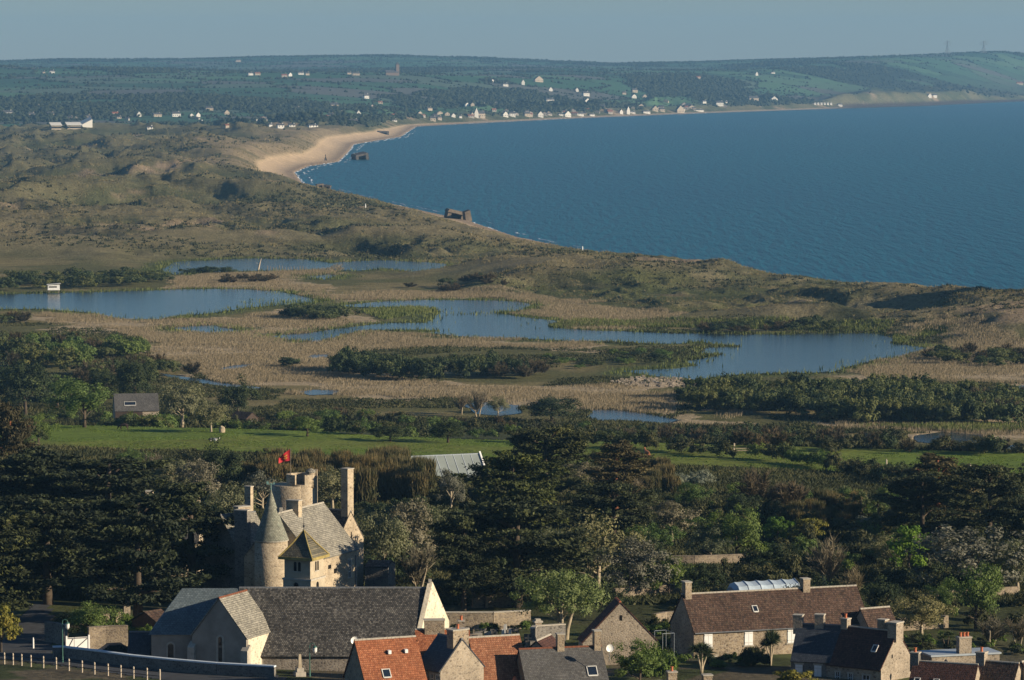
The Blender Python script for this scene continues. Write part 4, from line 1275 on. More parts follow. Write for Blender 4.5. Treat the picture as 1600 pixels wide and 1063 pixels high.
hI.chim(.02, 1.0, .9, 1.0, 'pale_stone'); hI.chim(.50, 1.0, .9, 1.15, 'pale_stone')
hI2 = House('house', 'stone house with dark red brown tile roof and sunlit chimney gable', 'house', (1318, 979.2), (1403, 988), 34.9, 7.0, 3.6, 27.6, 'pale_stone', 'red_brown_tile', .2, .02)
hI2.chim(.04, .8, .8, .85, 'pale_stone', 1); hI2.chim(.955, 1.1, 1.5, 1.0, 'pale_stone'); hI2.chim(.70, .95, .8, 1.1, 'house_stone', dy=.3)
hI2.sky(.74, .50, .5, .75)
for u in (-1.6, .5): hI.win('front', u, hI.he - 2.1, .8, 1.6, 'shutter')
hI.win('front', 2.0, hI.he - 2.1, .8, 1.6, 'shutter')
for u in (-2.0, -.4): hI2.win('front', u, hI2.he - 2.2, .55, 1.35)
hI2.win('front', 1.6, hI2.he - 2.2, .9, 1.35)
window(hI2.right, hI2.root, -1.2, hI2.he + .9, .25, .4, 'slit')
hK = House('house', 'dark tiled house with stone chimney along the bottom edge', 'house', (1428, 1034), (1528, 1040), 33.9, 6.4, 3.4, 27.0, 'pale_stone', 'red_brown_tile', .2, .05)
hK.chim(.02, .9, .9, .9, 'dark_stone', 1); hK.sky(.12, .55, .5, .8); hK.sky(.42, .55, .5, .8)
hK2 = House('house', 'dark red tiled house end behind the pale stone chimney', 'house', (1528, 1033), (1592, 1038), 34.0, 6, 3.4, 27.0, 'pale_stone', 'brown_tile', .2, .05)
hK2.chim(.09, .95, 1.0, .9, 'pale_stone', 1)
hL = House('house', 'brown tiled roof corner at the right edge of the village', 'house', (1596, 1036), (1660, 1020), 34.0, 6.5, 4.2, 27.0, 'pale_stone', 'brown_tile', .2, .05)

# stone annexe with white roof edge and a three-pot chimney
def annexe():
    a = W(1456, 1024, 31.6); b = W(1562, 1019, 31.6)
    d = b - a; rz = math.atan2(d.y, d.x)
    root = empty('annexe', (a.x, a.y, 27.3), rz, 'flat stone annexe with white roof edge and three pot chimney', 'annexe')
    L = d.length
    MB().box(0, L, 0, 3.4, -1, 4.1).build('wall', M['pale_stone'], root)
    r = MB().box(-.15, L + .15, -.15, 3.55, 4.103, 4.3)
    r.build('roof', M['zinc'], root)
    chimney(root, L * .5, .55, 1.45, .9, 3.0, 6.0, 'pale_stone', 3)
annexe()

# chimneys of houses below the frame
def low_house(px, py, label, zr, pots=1, white=False, w=5.0):
    p = W(px, py, zr)
    rz = .25
    a = Vector((p.x, p.y - 1.2, 0)); 
    h = House('house', label, 'house', (a.x - 3, a.y - .7, 0), (a.x + .4, a.y, 0), zr - 1.1, w, 2.8, zr - 7.5, 'house_stone', 'grey_slate', .2, .05)
    if white:
        c = MB().cyl((h.L2 - .3, 0), .5, .42, h.h - .5, h.h + .75, 12).build('chimney', M['off_white'], h.root, True)
        MB().lathe((h.L2 - .3, 0), [(.42, h.h + .752), (.16, h.h + 1.15), (.13, h.h + 1.3)], 12).build('chimney_pot', M['pot'], c, True)
    else:
        h.chim(.9, .95, .85, 1.0, 'house_stone', pots)
    return h
low_house(1048, 1046, 'house below whose stone chimney rises beside the green shrub', 33.0)
low_house(1103, 1051, 'house below whose low chimney stands under the round palm', 32.6, 0)
low_house(803, 1057, 'house below whose white chimney top pokes through the dark hedge', 32.6, 1, True)

# ------------------------------------------------------------------ walls, road, fence, gate
ROADP = [(lambda p: (p.x, p.y))(W(a, b, z)) for a, b, z in [(-60, 1018, 30.6), (10, 990, 30.4), (30, 960, 29.4), (52, 940, 28.8), (76, 940, 28.8), (84, 985, 30.1), (86, 1022, 30.5), (140, 1040, 30.5), (230, 1052, 30.5), (330, 1061, 30.6), (440, 1070, 30.6), (470, 1100, 31), (330, 1092, 31), (180, 1068, 30.8), (90, 1050, 30.7), (20, 1038, 30.6), (-60, 1034, 30.6)]]
drape('road', ROADP, M['asphalt'], .06, 1.0, 'dark asphalt lane past the church')
YARD = [(lambda p: (p.x, p.y))(W(a, b, 30.3)) for a, b in [(100, 1019), (150, 1008), (215, 1012), (290, 1030), (300, 1056), (200, 1040)]]
drape('yard', YARD, M['gravel'], .05, 1.0, 'pale gravel yard behind the low wall')
wp = [W(a, b, 30.4) for a, b in [(83, 1034), (98, 1033), (150, 1044), (205, 1057), (270, 1066), (340, 1074), (430, 1080)]]
wall_run('low_wall', 'low dark stone wall with pale coping curving along the lane', [(p.x, p.y) for p in wp], 1.25, .45, 'dark_stone', 'blue_white', .16)
wp = [W(a, b, 30.2) for a, b in [(138, 1016), (165, 1014), (200, 1013)]]
wall_run('garden_wall', 'sunlit rubble wall with ivy top beside the white gate', [(p.x, p.y) for p in wp] , 2.5, .5, 'wall_stone', 'wall_stone', .1)
wp = [W(a, b, 30.0) for a, b in [(72, 1003), (88, 1005), (103, 1010)]]
wall_run('garden_wall', 'shaded stone wall left of the white gate', [(p.x, p.y) for p in wp], 2.4, .5, 'dark_stone')
def white_gate():
    a = W(104, 1019, 30.2); b = W(139, 1017, 30.2)
    d = b - a
    root = empty('white_gate', (a.x, a.y, gz(a.x, a.y)), math.atan2(d.y, d.x), 'pair of white wooden gate leaves with diagonal braces', 'gate')
    L = d.length
    for k, (x0, x1) in enumerate(((.02, L * .33), (L * .35, L * .98))):
        lf = MB()
        lf.box(x0, x1, -.03, .0, .1, 1.55)
        o = lf.build('gate_leaf', M['white'], root)
        br = MB()
        for z in (.2, 1.45): br.box(x0 + .02, x1 - .02, -.06, -.032, z - .06, z + .06)
        n = Vector((0, -.045, 0))
        br.tube([Vector((x0 + .1, -.06, .25)), Vector((x1 - .1, -.06, 1.4))], [.05, .05], 4)
        br.build('brace', M['lead'], o)
    for x in (0, L): MB().box(x - .09, x + .09, -.1, .08, -.4, 1.75).build('gate_post', M['white'], root)
white_gate()

def post_fence():
    pts = [(7, 1048), (20.5, 1050), (34, 1052), (48.5, 1055), (68, 1058), (88, 1061), (108, 1065), (128.5, 1069), (148, 1073), (169, 1076), (189, 1079), (209, 1082), (230, 1085), (250, 1088), (-8, 1046)]
    pts = sorted(pts)
    P = [W(a, b - 1, 30.7) for a, b in pts]
    root = empty('post_fence', (P[0].x, P[0].y, gz(P[0].x, P[0].y)), 0, 'lane side fence of pale round posts with two thin rails', 'fence')
    O = Vector(root.location)
    Q = [Vector((p.x, p.y, gz(p.x, p.y))) - O for p in P]
    post = None
    for q in Q:
        if post is None:
            post = MB().cyl((0, 0), .085, .085, -.3, 1.22, 8).cyl((0, 0), .085, .03, 1.22, 1.30, 8).build('post', M['tree_white'], root)
            o = post
        else:
            o = post.copy(); COL.objects.link(o); o.parent = root
        o.location = q
    for z in (.55, 1.0):
        MB().tube([q + Vector((0, 0, z)) for q in Q], [.035] * len(Q), 5).build('rail', M['dark_wood'], root)
post_fence()

def street_lamp(px, pb, pt, d_, label, side=1):
    p = D(px, pb, d_); p.z = gz(p.x, p.y)
    h = D(px, pt, d_).z - p.z
    root = empty('street_lamp', p, 0, label, 'street lamp', 'green street lamps')
    pole = MB().cyl((0, 0), .08, .05, -.2, h - .35, 8).cyl((0, 0), .12, .10, -.2, .7, 8)
    pole.build('pole', M['green_iron'], root)
    MB().tube([(0, 0, h - .36), (.05, 0, h - .1), (.28, 0, h), (.52, 0, h - .08), (.56, 0, h - .28)], [.045, .04, .035, .03, .03], 6).build('arm', M['green_iron'], root)
    l = MB().lathe((.56, 0), [(.05, h - .28), (.24, h - .42), (.26, h - .5)], 10).build('lamp_cap', M['green_iron'], root)
    MB().lathe((.56, 0), [(.24, h - .502), (.22, h - .9), (.10, h - 1.08), (.01, h - 1.1)], 10).build('lamp_globe', M['lamp_glass'], l, True)
street_lamp(98, 1050, 968, 404, 'green street lamp with white globe on the lane left of the church')
street_lamp(484, 1075, 1005, 393, 'green street lamp with white globe before the church nave wall')

def wall_lantern():
    p = D(1478, 1040, 398); 
    root = empty('wall_lantern', (p.x, p.y, gz(p.x, p.y)), 0, 'dark lantern on thin post beside the sunlit chimney gable', 'lantern')
    h = D(1478, 1040, 398).z - root.location.z
    MB().cyl((0, 0), .05, .04, -.2, h, 6).build('pole', M['iron'], root)
    MB().lathe((0, 0), [(.03, h), (.14, h + .05), (.2, h + .42), (.24, h + .44), (.06, h + .66), (.02, h + .74)], 8).build('lantern_head', M['iron'], root)
wall_lantern()

def cross(px, py, top, d, label, thick=.3):
    p = D(px, py, d); p.z = gz(p.x, p.y)
    h = D(px, top, d).z - p.z
    root = empty('stone_cross', p, .3, label, 'monument')
    MB().box(-.55, .55, -.55, .55, -.3, .5).box(-.38, .38, -.38, .38, .5, .9).build('plinth', M['cut_stone'], root)
    MB().hexa([(-thick, -thick, .9), (thick, -thick, .9), (thick, thick, .9), (-thick, thick, .9)], [(-thick * .6, -thick * .6, h - .02), (thick * .6, -thick * .6, h - .02), (thick * .6, thick * .6, h - .02), (-thick * .6, thick * .6, h - .02)]).build('shaft', M['belfry_stone'], root)
    return root, h
r_, h_ = cross(468.5, 1075, 1022, 393, 'pale tapering stone pillar before the nave wall', .2)
r_, h_ = cross(547.5, 1075, 1030, 392, 'short stone pillar with cross top beside the church porch', .16)
MB().box(-.3, .3, -.06, .06, h_ - .35, h_ - .12).box(-.07, .07, -.055, .055, h_, h_ + .25).build('cross_arm', M['belfry_stone'], r_)

def dish(px, py, d, label, r=.42):
    p = D(px, py, d)
    root = empty('satellite_dish', p, .35, label, 'satellite dish')
    m = MB(); n = 16
    prof = [(0.02, .10), (r * .5, .075), (r * .85, .02), (r, -.03)]
    for (r0, y0), (r1, y1) in zip(prof, prof[1:]):
        vs = []
        for rr_, yy in ((r0, y0), (r1, y1)):
            vs += [(rr_ * math.cos(2 * PI * k / n), yy, rr_ * math.sin(2 * PI * k / n)) for k in range(n)]
        m.add(vs, [(k, (k + 1) % n, n + (k + 1) % n, n + k) for k in range(n)])
        m.add([(x, y + .02, z) for x, y, z in vs], [(k, n + k, n + (k + 1) % n, (k + 1) % n) for k in range(n)])
    m.build('bowl', M['white'], root, True)
    MB().tube([(0, .12, 0), (0, .22, -.2), (0, .22, -1.4)], [.035, .035, .035], 6).build('mast', M['lead'], root)
    MB().tube([(0, -.02, -r), (0, -.4, -.12)], [.018, .02], 5).build('arm', M['lead'], root)
dish(554, 1001, 384.5, 'white satellite dish at the left end of the orange roof', .42)
dish(953, 1013, 385, 'white satellite dish beside the chimney of the charcoal roof', .42)

def poly_tunnel(p1, p2, zr, w, h, name, label, bays=5, mat='plastic'):
    a = W(*p1, zr); b = W(*p2, zr)
    d = b - a; L = d.length
    mid = (a + b) / 2
    root = empty(name, (mid.x, mid.y, zr - h), math.atan2(d.y, d.x), label, 'greenhouse')
    prof = [(-w / 2, -.3), (-w / 2, h * .55), (-w * .33, h * .86), (0, h), (w * .33, h * .86), (w / 2, h * .55), (w / 2, -.3)]
    mb = MB(); n = len(prof); k = bays * 4
    for i in range(k + 1):
        sag = 1 - .04 * math.sin(PI * (i % 4) / 4)
        x = -L / 2 + L * i / k
        ins = .75 if i in (0, k) else 1
        mb.v += [(x, y * (1 if i not in (0,) else .8), z * sag * (1 if i not in (0,) else .75)) for y, z in prof]
    for i in range(k):
        for j in range(n - 1):
            mb.f.append([i * n + j, (i + 1) * n + j, (i + 1) * n + j + 1, i * n + j + 1])
    mb.f.append(list(range(n))); mb.f.append([k * n + j for j in range(n)][::-1])
    mb.build('cover', M[mat], root)
    hp = MB()
    for i in range(bays + 1):
        x = -L / 2 + L * i / bays
        hp.tube([(x, y * (1.01 if i else .81), z * (1.012 if i else .76)) for y, z in prof], [.045] * n, 4)
    hp.build('hoops', M['zinc'], root)
poly_tunnel((1142, 909), (1241, 904), 31.2, 4.2, 2.9, 'plastic_tunnel', 'milky plastic garden tunnel behind the brown farmhouse roof')

# long grey glasshouse at the edge of the pasture
hN = House('glasshouse', 'long grey roofed glasshouse at the edge of the green pasture', 'greenhouse', (640, 714.5), (748, 710), 26.4, 9.0, 4.4, 21.0, 'zinc', 'gh_roof', .15, .05, ridge='zinc')
q = MB()
for k in range(9):
    x = -hN.L2 + hN.L * k / 8
    q.tube([(x, -hN.hw - .1, hN.he + .13), (x, 0, hN.h + .15)], [.07, .07], 4)
q.build('glazing_bars', M['zinc'], hN.roof)
MB().box(hN.L2 + .12, hN.L2 + .3, -hN.hw, hN.hw, 0, 1).add([(hN.L2 + .05, -hN.hw - .1, hN.he), (hN.L2 + .35, -hN.hw - .1, hN.he), (hN.L2 + .35, 0, hN.h + .2), (hN.L2 + .05, 0, hN.h + .2), (hN.L2 + .05, -hN.hw - .1, hN.he + .35), (hN.L2 + .35, -hN.hw - .1, hN.he + .35), (hN.L2 + .35, 0, hN.h + .55), (hN.L2 + .05, 0, hN.h + .55)], [(0, 3, 2, 1), (4, 5, 6, 7), (0, 1, 5, 4), (1, 2, 6, 5), (2, 3, 7, 6), (3, 0, 4, 7)]).build('gable_edge', M['white'], hN.root)

# barn among the trees below the marsh
hO = House('barn', 'old barn with grey corrugated roof and pale skylight among trees', 'barn', (178, 616), (246, 615), 19.2, 9, 3.6, 12.5, 'pale_stone', 'grey_slate', .2, .1, ridge=None)
hO.sky(.35, .6, 2.6, 1.1)
hO.front.panel(MB(), -hO.L2, hO.L2 * .25, 0, 2.9, .01, .05).build('dark_boarding', M['dark_wood'], hO.root)
hP = House('hut', 'small dark roofed hut with white gable in the shrubbery', 'hut', (369, 643), (394, 645), 14.6, 4, 1.4, 11.5, 'dark_wood', 'brown_tile', .15, .1, ridge=None)
hP.right.panel(MB(), -1.2, .6, 0, 1.2, .01, .05).build('white_panel', M['white'], hP.root)
hQ = House('hut', 'brown garden hut with grey roof beside the big cypress trunk', 'hut', (226, 957), (250, 953), 32.6, 4.2, 1.1, 29.2, 'red_wood', 'brown_tile', .2, .15, ridge=None)

def bird_hide():
    p = W(83, 458.5, 8.0)
    root = empty('bird_hide', (p.x, p.y + 2, 8.0), .15, 'white bird hide on stilts at the pond edge', 'hut')
    for x in (-1.9, 1.9):
        for y in (-1.2, 1.2): MB().cyl((x, y), .12, .12, -1.2, 1.2, 6).build('stilt', M['wood'], root)
    MB().box(-2.4, 2.4, -1.6, 1.6, 1.2, 1.4).box(-2.3, 2.3, -1.5, 1.5, 1.4, 3.2).build('cabin', M['white'], root)
    MB().slab([(-2.7, -2, 3.25), (2.7, -2, 3.7), (2.7, 2, 3.7), (-2.7, 2, 3.25)], .12).build('roof', M['off_white'], root)
    MB().box(-1.9, 1.2, -1.56, -1.502, 2.2, 2.7).build('viewing_slot', M['dark'], root)
bird_hide()

# garden walls behind the church and the cemetery
def wall_px(name, label, pts, z, h, mat, cop=None, group=None, t=.5):
    wp = [W(a, b, z) for a, b in pts]
    return wall_run(name, label, [(p.x, p.y) for p in wp], h, t, mat, cop, .12, 'wall', group)
wall_px('cemetery_wall', 'long grey rubble wall behind the graves', [(694, 980), (770, 979), (828, 975)], 29.0, 2.1, 'wall_stone', 'cut_stone')
wall_px('garden_wall', 'ochre stone wall under the central cypresses', [(738, 952), (770, 950), (808, 949)], 27.8, 2.3, 'wall_stone', 'wall_stone')
wall_px('cemetery_wall', 'stone wall corner in front of the pale willow', [(832, 1015), (836, 1010), (882, 1006)], 28.8, 2.2, 'dark_stone', 'cut_stone')
wall_px('garden_wall', 'low garden wall behind the tall stone gable', [(960, 946), (1010, 941), (1062, 938)], 27.3, 1.5, 'wall_stone', 'wall_stone')
wall_px('garden_wall', 'mossy wall right of the tall stone gable', [(1022, 990), (1040, 986), (1056, 985)], 27.8, 1.7, 'wall_stone', 'wall_stone')
wall_px('garden_wall', 'old garden wall in the shrubbery above the plastic tunnel', [(1048, 884), (1085, 884), (1165, 881)], 26.6, 1.6, 'wall_stone', 'wall_stone')
wall_px('garden_wall', 'ruined stone wall below the olive tree', [(1455, 950), (1500, 946), (1590, 938)], 27.0, 1.4, 'wall_stone', None)
wall_px('garden_wall', 'brown terrace wall behind the cordylines', [(1405, 1000), (1480, 993)], 27.2, 1.5, 'wall_stone', None)
wall_px('garden_wall', 'ochre wall and gate pier under the left cypresses', [(150, 985), (188, 978), (197, 977)], 29.0, 1.4, 'wall_stone', None)
def pier(px, py, z, h, label):
    p = W(px, py, z)
    r = empty('gate_pier', (p.x, p.y, gz(p.x, p.y)), .3, label, 'pier')
    MB().box(-.38, .38, -.38, .38, -.3, h).build('shaft', M['pale_stone'], r)
    MB().box(-.5, .5, -.5, .5, h + .002, h + .2).box(-.3, .3, -.3, .3, h + .2, h + .42).build('cap', M['cut_stone'], r)
pier(198, 982, 29, 2.6, 'square stone gate pier under the left cypresses')
pier(840, 1006, 29, 2.6, 'stone pier at the cemetery corner by the willow')

# graves
GR = random.Random(5)
kinds = []
def grave_proto(k):
    mb = MB()
    mb.box(-.45, .45, -.9, .9, -.3, .28)
    if k == 0: mb.box(-.42, .42, .72, .9, .28, 1.25)
    elif k == 1: mb.box(-.09, .09, .72, .88, .28, 1.7).box(-.42, .42, .73, .87, 1.1, 1.28)
    else: mb.box(-.3, .3, .7, .95, .28, .8).hexa([(-.22, .72, .8), (.22, .72, .8), (.22, .93, .8), (-.22, .93, .8)], [(-.12, .76, 2.0), (.12, .76, 2.0), (.12, .89, 2.0), (-.12, .89, 2.0)])
    return mb
gm = [grave_proto(k).mesh('grave', M[m]) for k, m in ((0, 'cut_stone'), (1, 'pale_stone'), (2, 'off_white'), (0, 'dark_stone'))]
glab = ['grey slab grave with upright headstone in the walled cemetery', 'grave with stone cross in the walled cemetery', 'grave with pale obelisk in the walled cemetery', 'dark stone grave in the walled cemetery']
for i in range(36):
    px = GR.uniform(700, 832); py = GR.uniform(992, 1012)
    if px > 815: py = GR.uniform(998, 1018)
    p = W(px, py, 29.0); k = GR.choice([0, 1, 2, 3, 3])
    o = link('grave', gm[k]); o.location = (p.x, p.y, gz(p.x, p.y)); o.rotation_euler = (0, 0, GR.uniform(-.2, .2) + PI)
    tag(o, glab[k], 'grave', 'graves in the cemetery')

def field_gate():
    a = W(1147, 723, 19.5); b = W(1183, 722, 19.5)
    d = b - a
    root = empty('field_gate', (a.x, a.y, gz(a.x, a.y)), math.atan2(d.y, d.x), 'wooden field gate bar beside a pale post in the hedge', 'gate')
    L = d.length
    MB().box(-.14, .14, -.14, .14, -.4, 2.0).build('gate_post', M['tree_white'], root)
    MB().box(L - .1, L + .1, -.1, .1, -.4, 1.1).build('gate_post', M['wood'], root)
    for z in (.45, .85): MB().box(.15, L - .11, -.05, .05, z, z + .17).build('rail', M['wood'], root)
field_gate()
# ------------------------------------------------------------------ foliage
def mat_leaf(name, c, var=.35, hue=.0, trans=.25, tip=None, blot=None):
    """leaf colour c; varies from plant to plant and from clump to clump"""
    m, nt, b, out = new_mat(name)
    oi = nd(nt, 'ShaderNodeObjectInfo').outputs['Random']
    at = nd(nt, 'ShaderNodeAttribute', attribute_name='tone').outputs['Fac']
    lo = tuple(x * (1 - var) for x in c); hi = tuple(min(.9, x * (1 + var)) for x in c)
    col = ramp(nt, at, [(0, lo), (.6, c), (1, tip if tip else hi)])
    v = ramp(nt, oi, [(0, (.8 - hue, .84, .85)), (.5, (1, 1, 1)), (1, (1.2 + hue, 1.13, .95))])
    col = mixc(nt, 1.0, col, v, 'MULTIPLY')
    if blot:
        gm = nd(nt, 'ShaderNodeNewGeometry').outputs['Position']
        col = mixc(nt, ramp(nt, noise(nt, gm, .35, 3, .6), [(.5, 0), (.62, .75)]), col, blot)
    nt.links.new(col, b.inputs['Base Color'])
    b.inputs['Roughness'].default_value = .75
    b.inputs['Specular IOR Level'].default_value = .25
    if trans > 0:
        t = nd(nt, 'ShaderNodeBsdfTranslucent')
        nt.links.new(mixc(nt, 1.0, col, (1.1, 1.25, .6), 'MULTIPLY'), t.inputs[0])
        mx = nd(nt, 'ShaderNodeMixShader'); mx.inputs[0].default_value = trans
        nt.links.new(b.outputs[0], mx.inputs[1]); nt.links.new(t.outputs[0], mx.inputs[2])
        nt.links.new(mx.outputs[0], out.inputs[0])
    return m

F = {}
F['cypress'] = mat_leaf('cypress_needles', (.028, .037, .015), .5, 0, .06, (.085, .095, .03))
F['cypress_gold'] = mat_leaf('yellow_green_cypress_needles', (.05, .062, .016), .45, 0, .1, (.14, .155, .034))
F['cypress_brown'] = mat_leaf('browned_cypress_needles', (.072, .062, .029), .4, 0, .12, (.123, .102, .043))
F['cypress_mid'] = mat_leaf('sunlit_cypress_needles', (.044, .053, .02), .5, 0, .08, (.125, .13, .042))
F['olive'] = mat_leaf('olive_grey_leaves', (.174, .174, .091), .4, .05, .25, (.283, .267, .142))
F['greyleaf'] = mat_leaf('grey_leaves', (.160, .152, .109), .45, .03, .2, (.273, .247, .184))
F['green'] = mat_leaf('mid_green_leaves', (.113, .163, .043), .4, .05, .3, (.191, .250, .064))
F['dark'] = mat_leaf('dark_green_leaves', (.034, .050, .018), .45, .04, .15, (.08, .10, .03))
F['bright'] = mat_leaf('fresh_green_leaves', (.109, .192, .028), .35, 0, .35, (.192, .294, .045))
F['yellow'] = mat_leaf('yellow_green_leaves', (.192, .179, .032), .4, 0, .3, (.333, .256, .051))
F['willow'] = mat_leaf('pale_willow_leaves', (.190, .232, .087), .3, 0, .3, (.282, .323, .134))
F['brown'] = mat_leaf('brown_budding_twigs', (.134, .100, .058), .4, .05, .1, (.218, .160, .096))
F['twig'] = mat_leaf('pale_bare_twigs', (.192, .160, .102), .35, 0, .05, (.320, .269, .179))
F['bamboo'] = mat_leaf('rusty_bamboo_leaves', (.105, .088, .036), .45, .05, .2, (.19, .14, .062), blot=(.06, .066, .024))
F['marshwillow'] = mat_leaf('marsh_willow_leaves', (.092, .108, .037), .4, .06, .25, (.154, .161, .055))
F['marshbrown'] = mat_leaf('brown_marsh_willow_twigs', (.096, .074, .041), .4, .05, .1, (.154, .118, .064))
F['sword'] = mat_leaf('sword_leaves', (.070, .096, .038), .35, 0, .15, (.154, .166, .077))
F['sword_dark'] = mat_leaf('dark_sword_leaves', (.032, .049, .020), .35, 0, .1, (.072, .094, .036))
F['silver'] = mat_leaf('silver_green_leaves', (.192, .211, .154), .3, 0, .15, (.282, .301, .230))
F['ivy'] = mat_leaf('ivy_leaves', (.096, .147, .028), .4, 0, .2, (.179, .243, .045))
F['reed'] = mat_leaf('dry_reed_stems', (.335, .255, .16), .18, 0, .15, (.42, .33, .215))
F['greenreed'] = mat_leaf('green_reed_stems', (.10, .125, .035), .35, 0, .2, (.19, .20, .07))
F['marram'] = mat_leaf('marram_blades', (.19, .16, .085), .45, 0, .15, (.42, .345, .20))
F['farleaf'] = mat_leaf('far_tree_leaves', (.030, .042, .020), .4, 0, .1, (.05, .062, .028))
F['under'] = mat_leaf('undergrowth_leaves', (.05, .056, .02), .6, 0, .15, (.14, .125, .055))
F['scrub'] = mat_leaf('dune_scrub_leaves', (.045, .052, .024), .45, 0, .1, (.09, .088, .045))
F['bark'] = mat_simple('grey_brown_bark', (.085, .066, .048), .95, .1, 0, .35, 2.5)
F['bark_pale'] = mat_simple('pale_bark', (.36, .30, .21), .9, .1, 0, .3, 2.5)
F['bark_red'] = mat_simple('red_brown_bark', (.19, .075, .04), .95, .1, 0, .35, 2.5)

def leaf_mesh(name, cen, nrm, size, aspect, mat, rng, tone, spin=None, quad=True):
    n = len(cen)
    cen = np.asarray(cen, float); nrm = np.asarray(nrm, float)
    nrm = nrm / (np.linalg.norm(nrm, axis=1, keepdims=True) + 1e-9)
    r = rng.normal(size=(n, 3))
    if spin is not None: r = r * .35 + spin
    t = r - (r * nrm).sum(1, keepdims=True) * nrm
    t /= np.linalg.norm(t, axis=1, keepdims=True) + 1e-9
    b = np.cross(nrm, t)
    sz = np.broadcast_to(np.asarray(size, float).reshape(-1, 1), (n, 1)) * (0.7 + .6 * rng.random((n, 1)))
    a = t * sz * .5; w = b * sz * .5 * aspect
    k = (rng.random((n, 1)) - .5) * .5
    V = np.stack([cen - a, cen + w + a * k, cen + a, cen - w + a * k], 1).reshape(-1, 3)
    idx = np.arange(4 * n)
    me = np_mesh(name, V, idx, np.full(n, 4), [mat])
    at = me.attributes.new('tone', 'FLOAT', 'FACE')
    at.data.foreach_set('value', np.clip(tone, 0, 1).astype(np.float32))
    return me

def unit(rng, n):
    v = rng.normal(size=(n, 3)); return v / np.linalg.norm(v, axis=1, keepdims=True)

def broad_crown(seed, rx, rz, zc, nclump=34, per=110, cr=.42, leaf=.34, aspect=.6, mat=None, flat=.0, lop=.25, core=.3):
    """leaf clumps through an uneven dome; returns mesh and clump centres"""
    rng = np.random.default_rng(seed)
    C = unit(rng, nclump)
    C[:, 2] = np.where(C[:, 2] < -.55, -C[:, 2] * .5, C[:, 2])
    rad = .62 + .38 * rng.random((nclump, 1)) ** .6
    inner = rng.random(nclump) < core
    rad[inner] *= .55
    az = np.arctan2(C[:, 1], C[:, 0])
    lobes = 1 + lop * np.sin(az * 2 + seed) + lop * .6 * np.sin(az * 3 + seed * 2.1)
    C = C * rad
    C[:, 0] *= rx * lobes; C[:, 1] *= rx * lobes; C[:, 2] = C[:, 2] * rz + zc
    cs = cr * rx * (.55 + .75 * rng.random(nclump))
    cen = []; nrm = []; tone = []
    ct = rng.random(nclump)
    for i in range(nclump):
        k = int(per * (.6 + .8 * rng.random()))
        d = unit(rng, k)
        rr = (rng.random((k, 1)) ** .5)
        p = C[i] + d * rr * cs[i] * np.array([1, 1, .7 - flat])
        cen.append(p); co = C[i] / (np.linalg.norm(C[i]) + 1e-6)
        nrm.append(d * .8 + co * np.array([.7, .7, .2]) + np.array([0, 0, .15]) + rng.normal(size=(k, 3)) * .4)
        tone.append(.25 + .45 * ct[i] + .35 * (rng.random(k) - .3))
    return leaf_mesh('crown', np.concatenate(cen), np.concatenate(nrm), leaf, aspect, mat, rng, np.concatenate(tone)), C

def cypress_crown(seed, h, r, mat, leaf=.5, dens=1.0, low=.18, top=.45):
    """flat layered sprays on spreading boughs, wide flat-topped outline"""
    rng = np.random.default_rng(seed)
    cen = []; nrm = []; tone = []; spin = []; tips = []
    nb = int(46 * dens)
    for i in range(nb):
        t = low + (1 - low) * (i + rng.random()) / nb
        z0 = h * t * .93
        prof = 1.0 if t < top + .2 else 1 - ((t - top - .2) / (.8 - top)) ** 1.4 * .72
        prof *= .75 + .25 * min(1, (t - low) / .15 + .3)
        L = r * prof * (.55 + .55 * rng.random())
        az = rng.random() * 2 * PI + i * 2.4
        d = np.array([math.cos(az), math.sin(az), 0])
        rise = (.10 + .30 * rng.random()) * (1 if t > .35 else .35)
        tips.append((z0, d * L + np.array([0, 0, z0 + L * rise])))
        bt = rng.random()
        ns = int(3 + L * 1.6)
        for s in range(ns):
            u = .35 + .65 * (s + rng.random()) / ns
            side = np.array([-d[1], d[0], 0])
            c = d * L * u + side * (rng.normal() * .32 * L * (1.15 - u) + rng.normal() * .3) + np.array([0, 0, z0 + L * u * rise + rng.normal() * .18])
            k = int(46 * (.7 + .6 * rng.random()))
            pr = (.55 + .5 * rng.random()) * (.8 + .05 * L)
            q = rng.normal(size=(k, 3)) * np.array([.55, .55, .13]) * pr
            out = (q[:, :1] * d[0] + q[:, 1:2] * d[1])
            q[:, 2] += .10 * out[:, 0] * 1.0
            cen.append(c + q)
            nn = rng.normal(size=(k, 3)) * .55 + np.array([0, 0, .75]) + d * .25
            nrm.append(nn); spin.append(np.tile(d + np.array([0, 0, .15]), (k, 1)))
            tone.append(.2 + .5 * bt + .35 * (rng.random(k) - .35) + .12 * (u - .5))
    me = leaf_mesh('crown', np.concatenate(cen), np.concatenate(nrm), leaf, .42, mat, rng, np.concatenate(tone), np.concatenate(spin))
    return me, tips

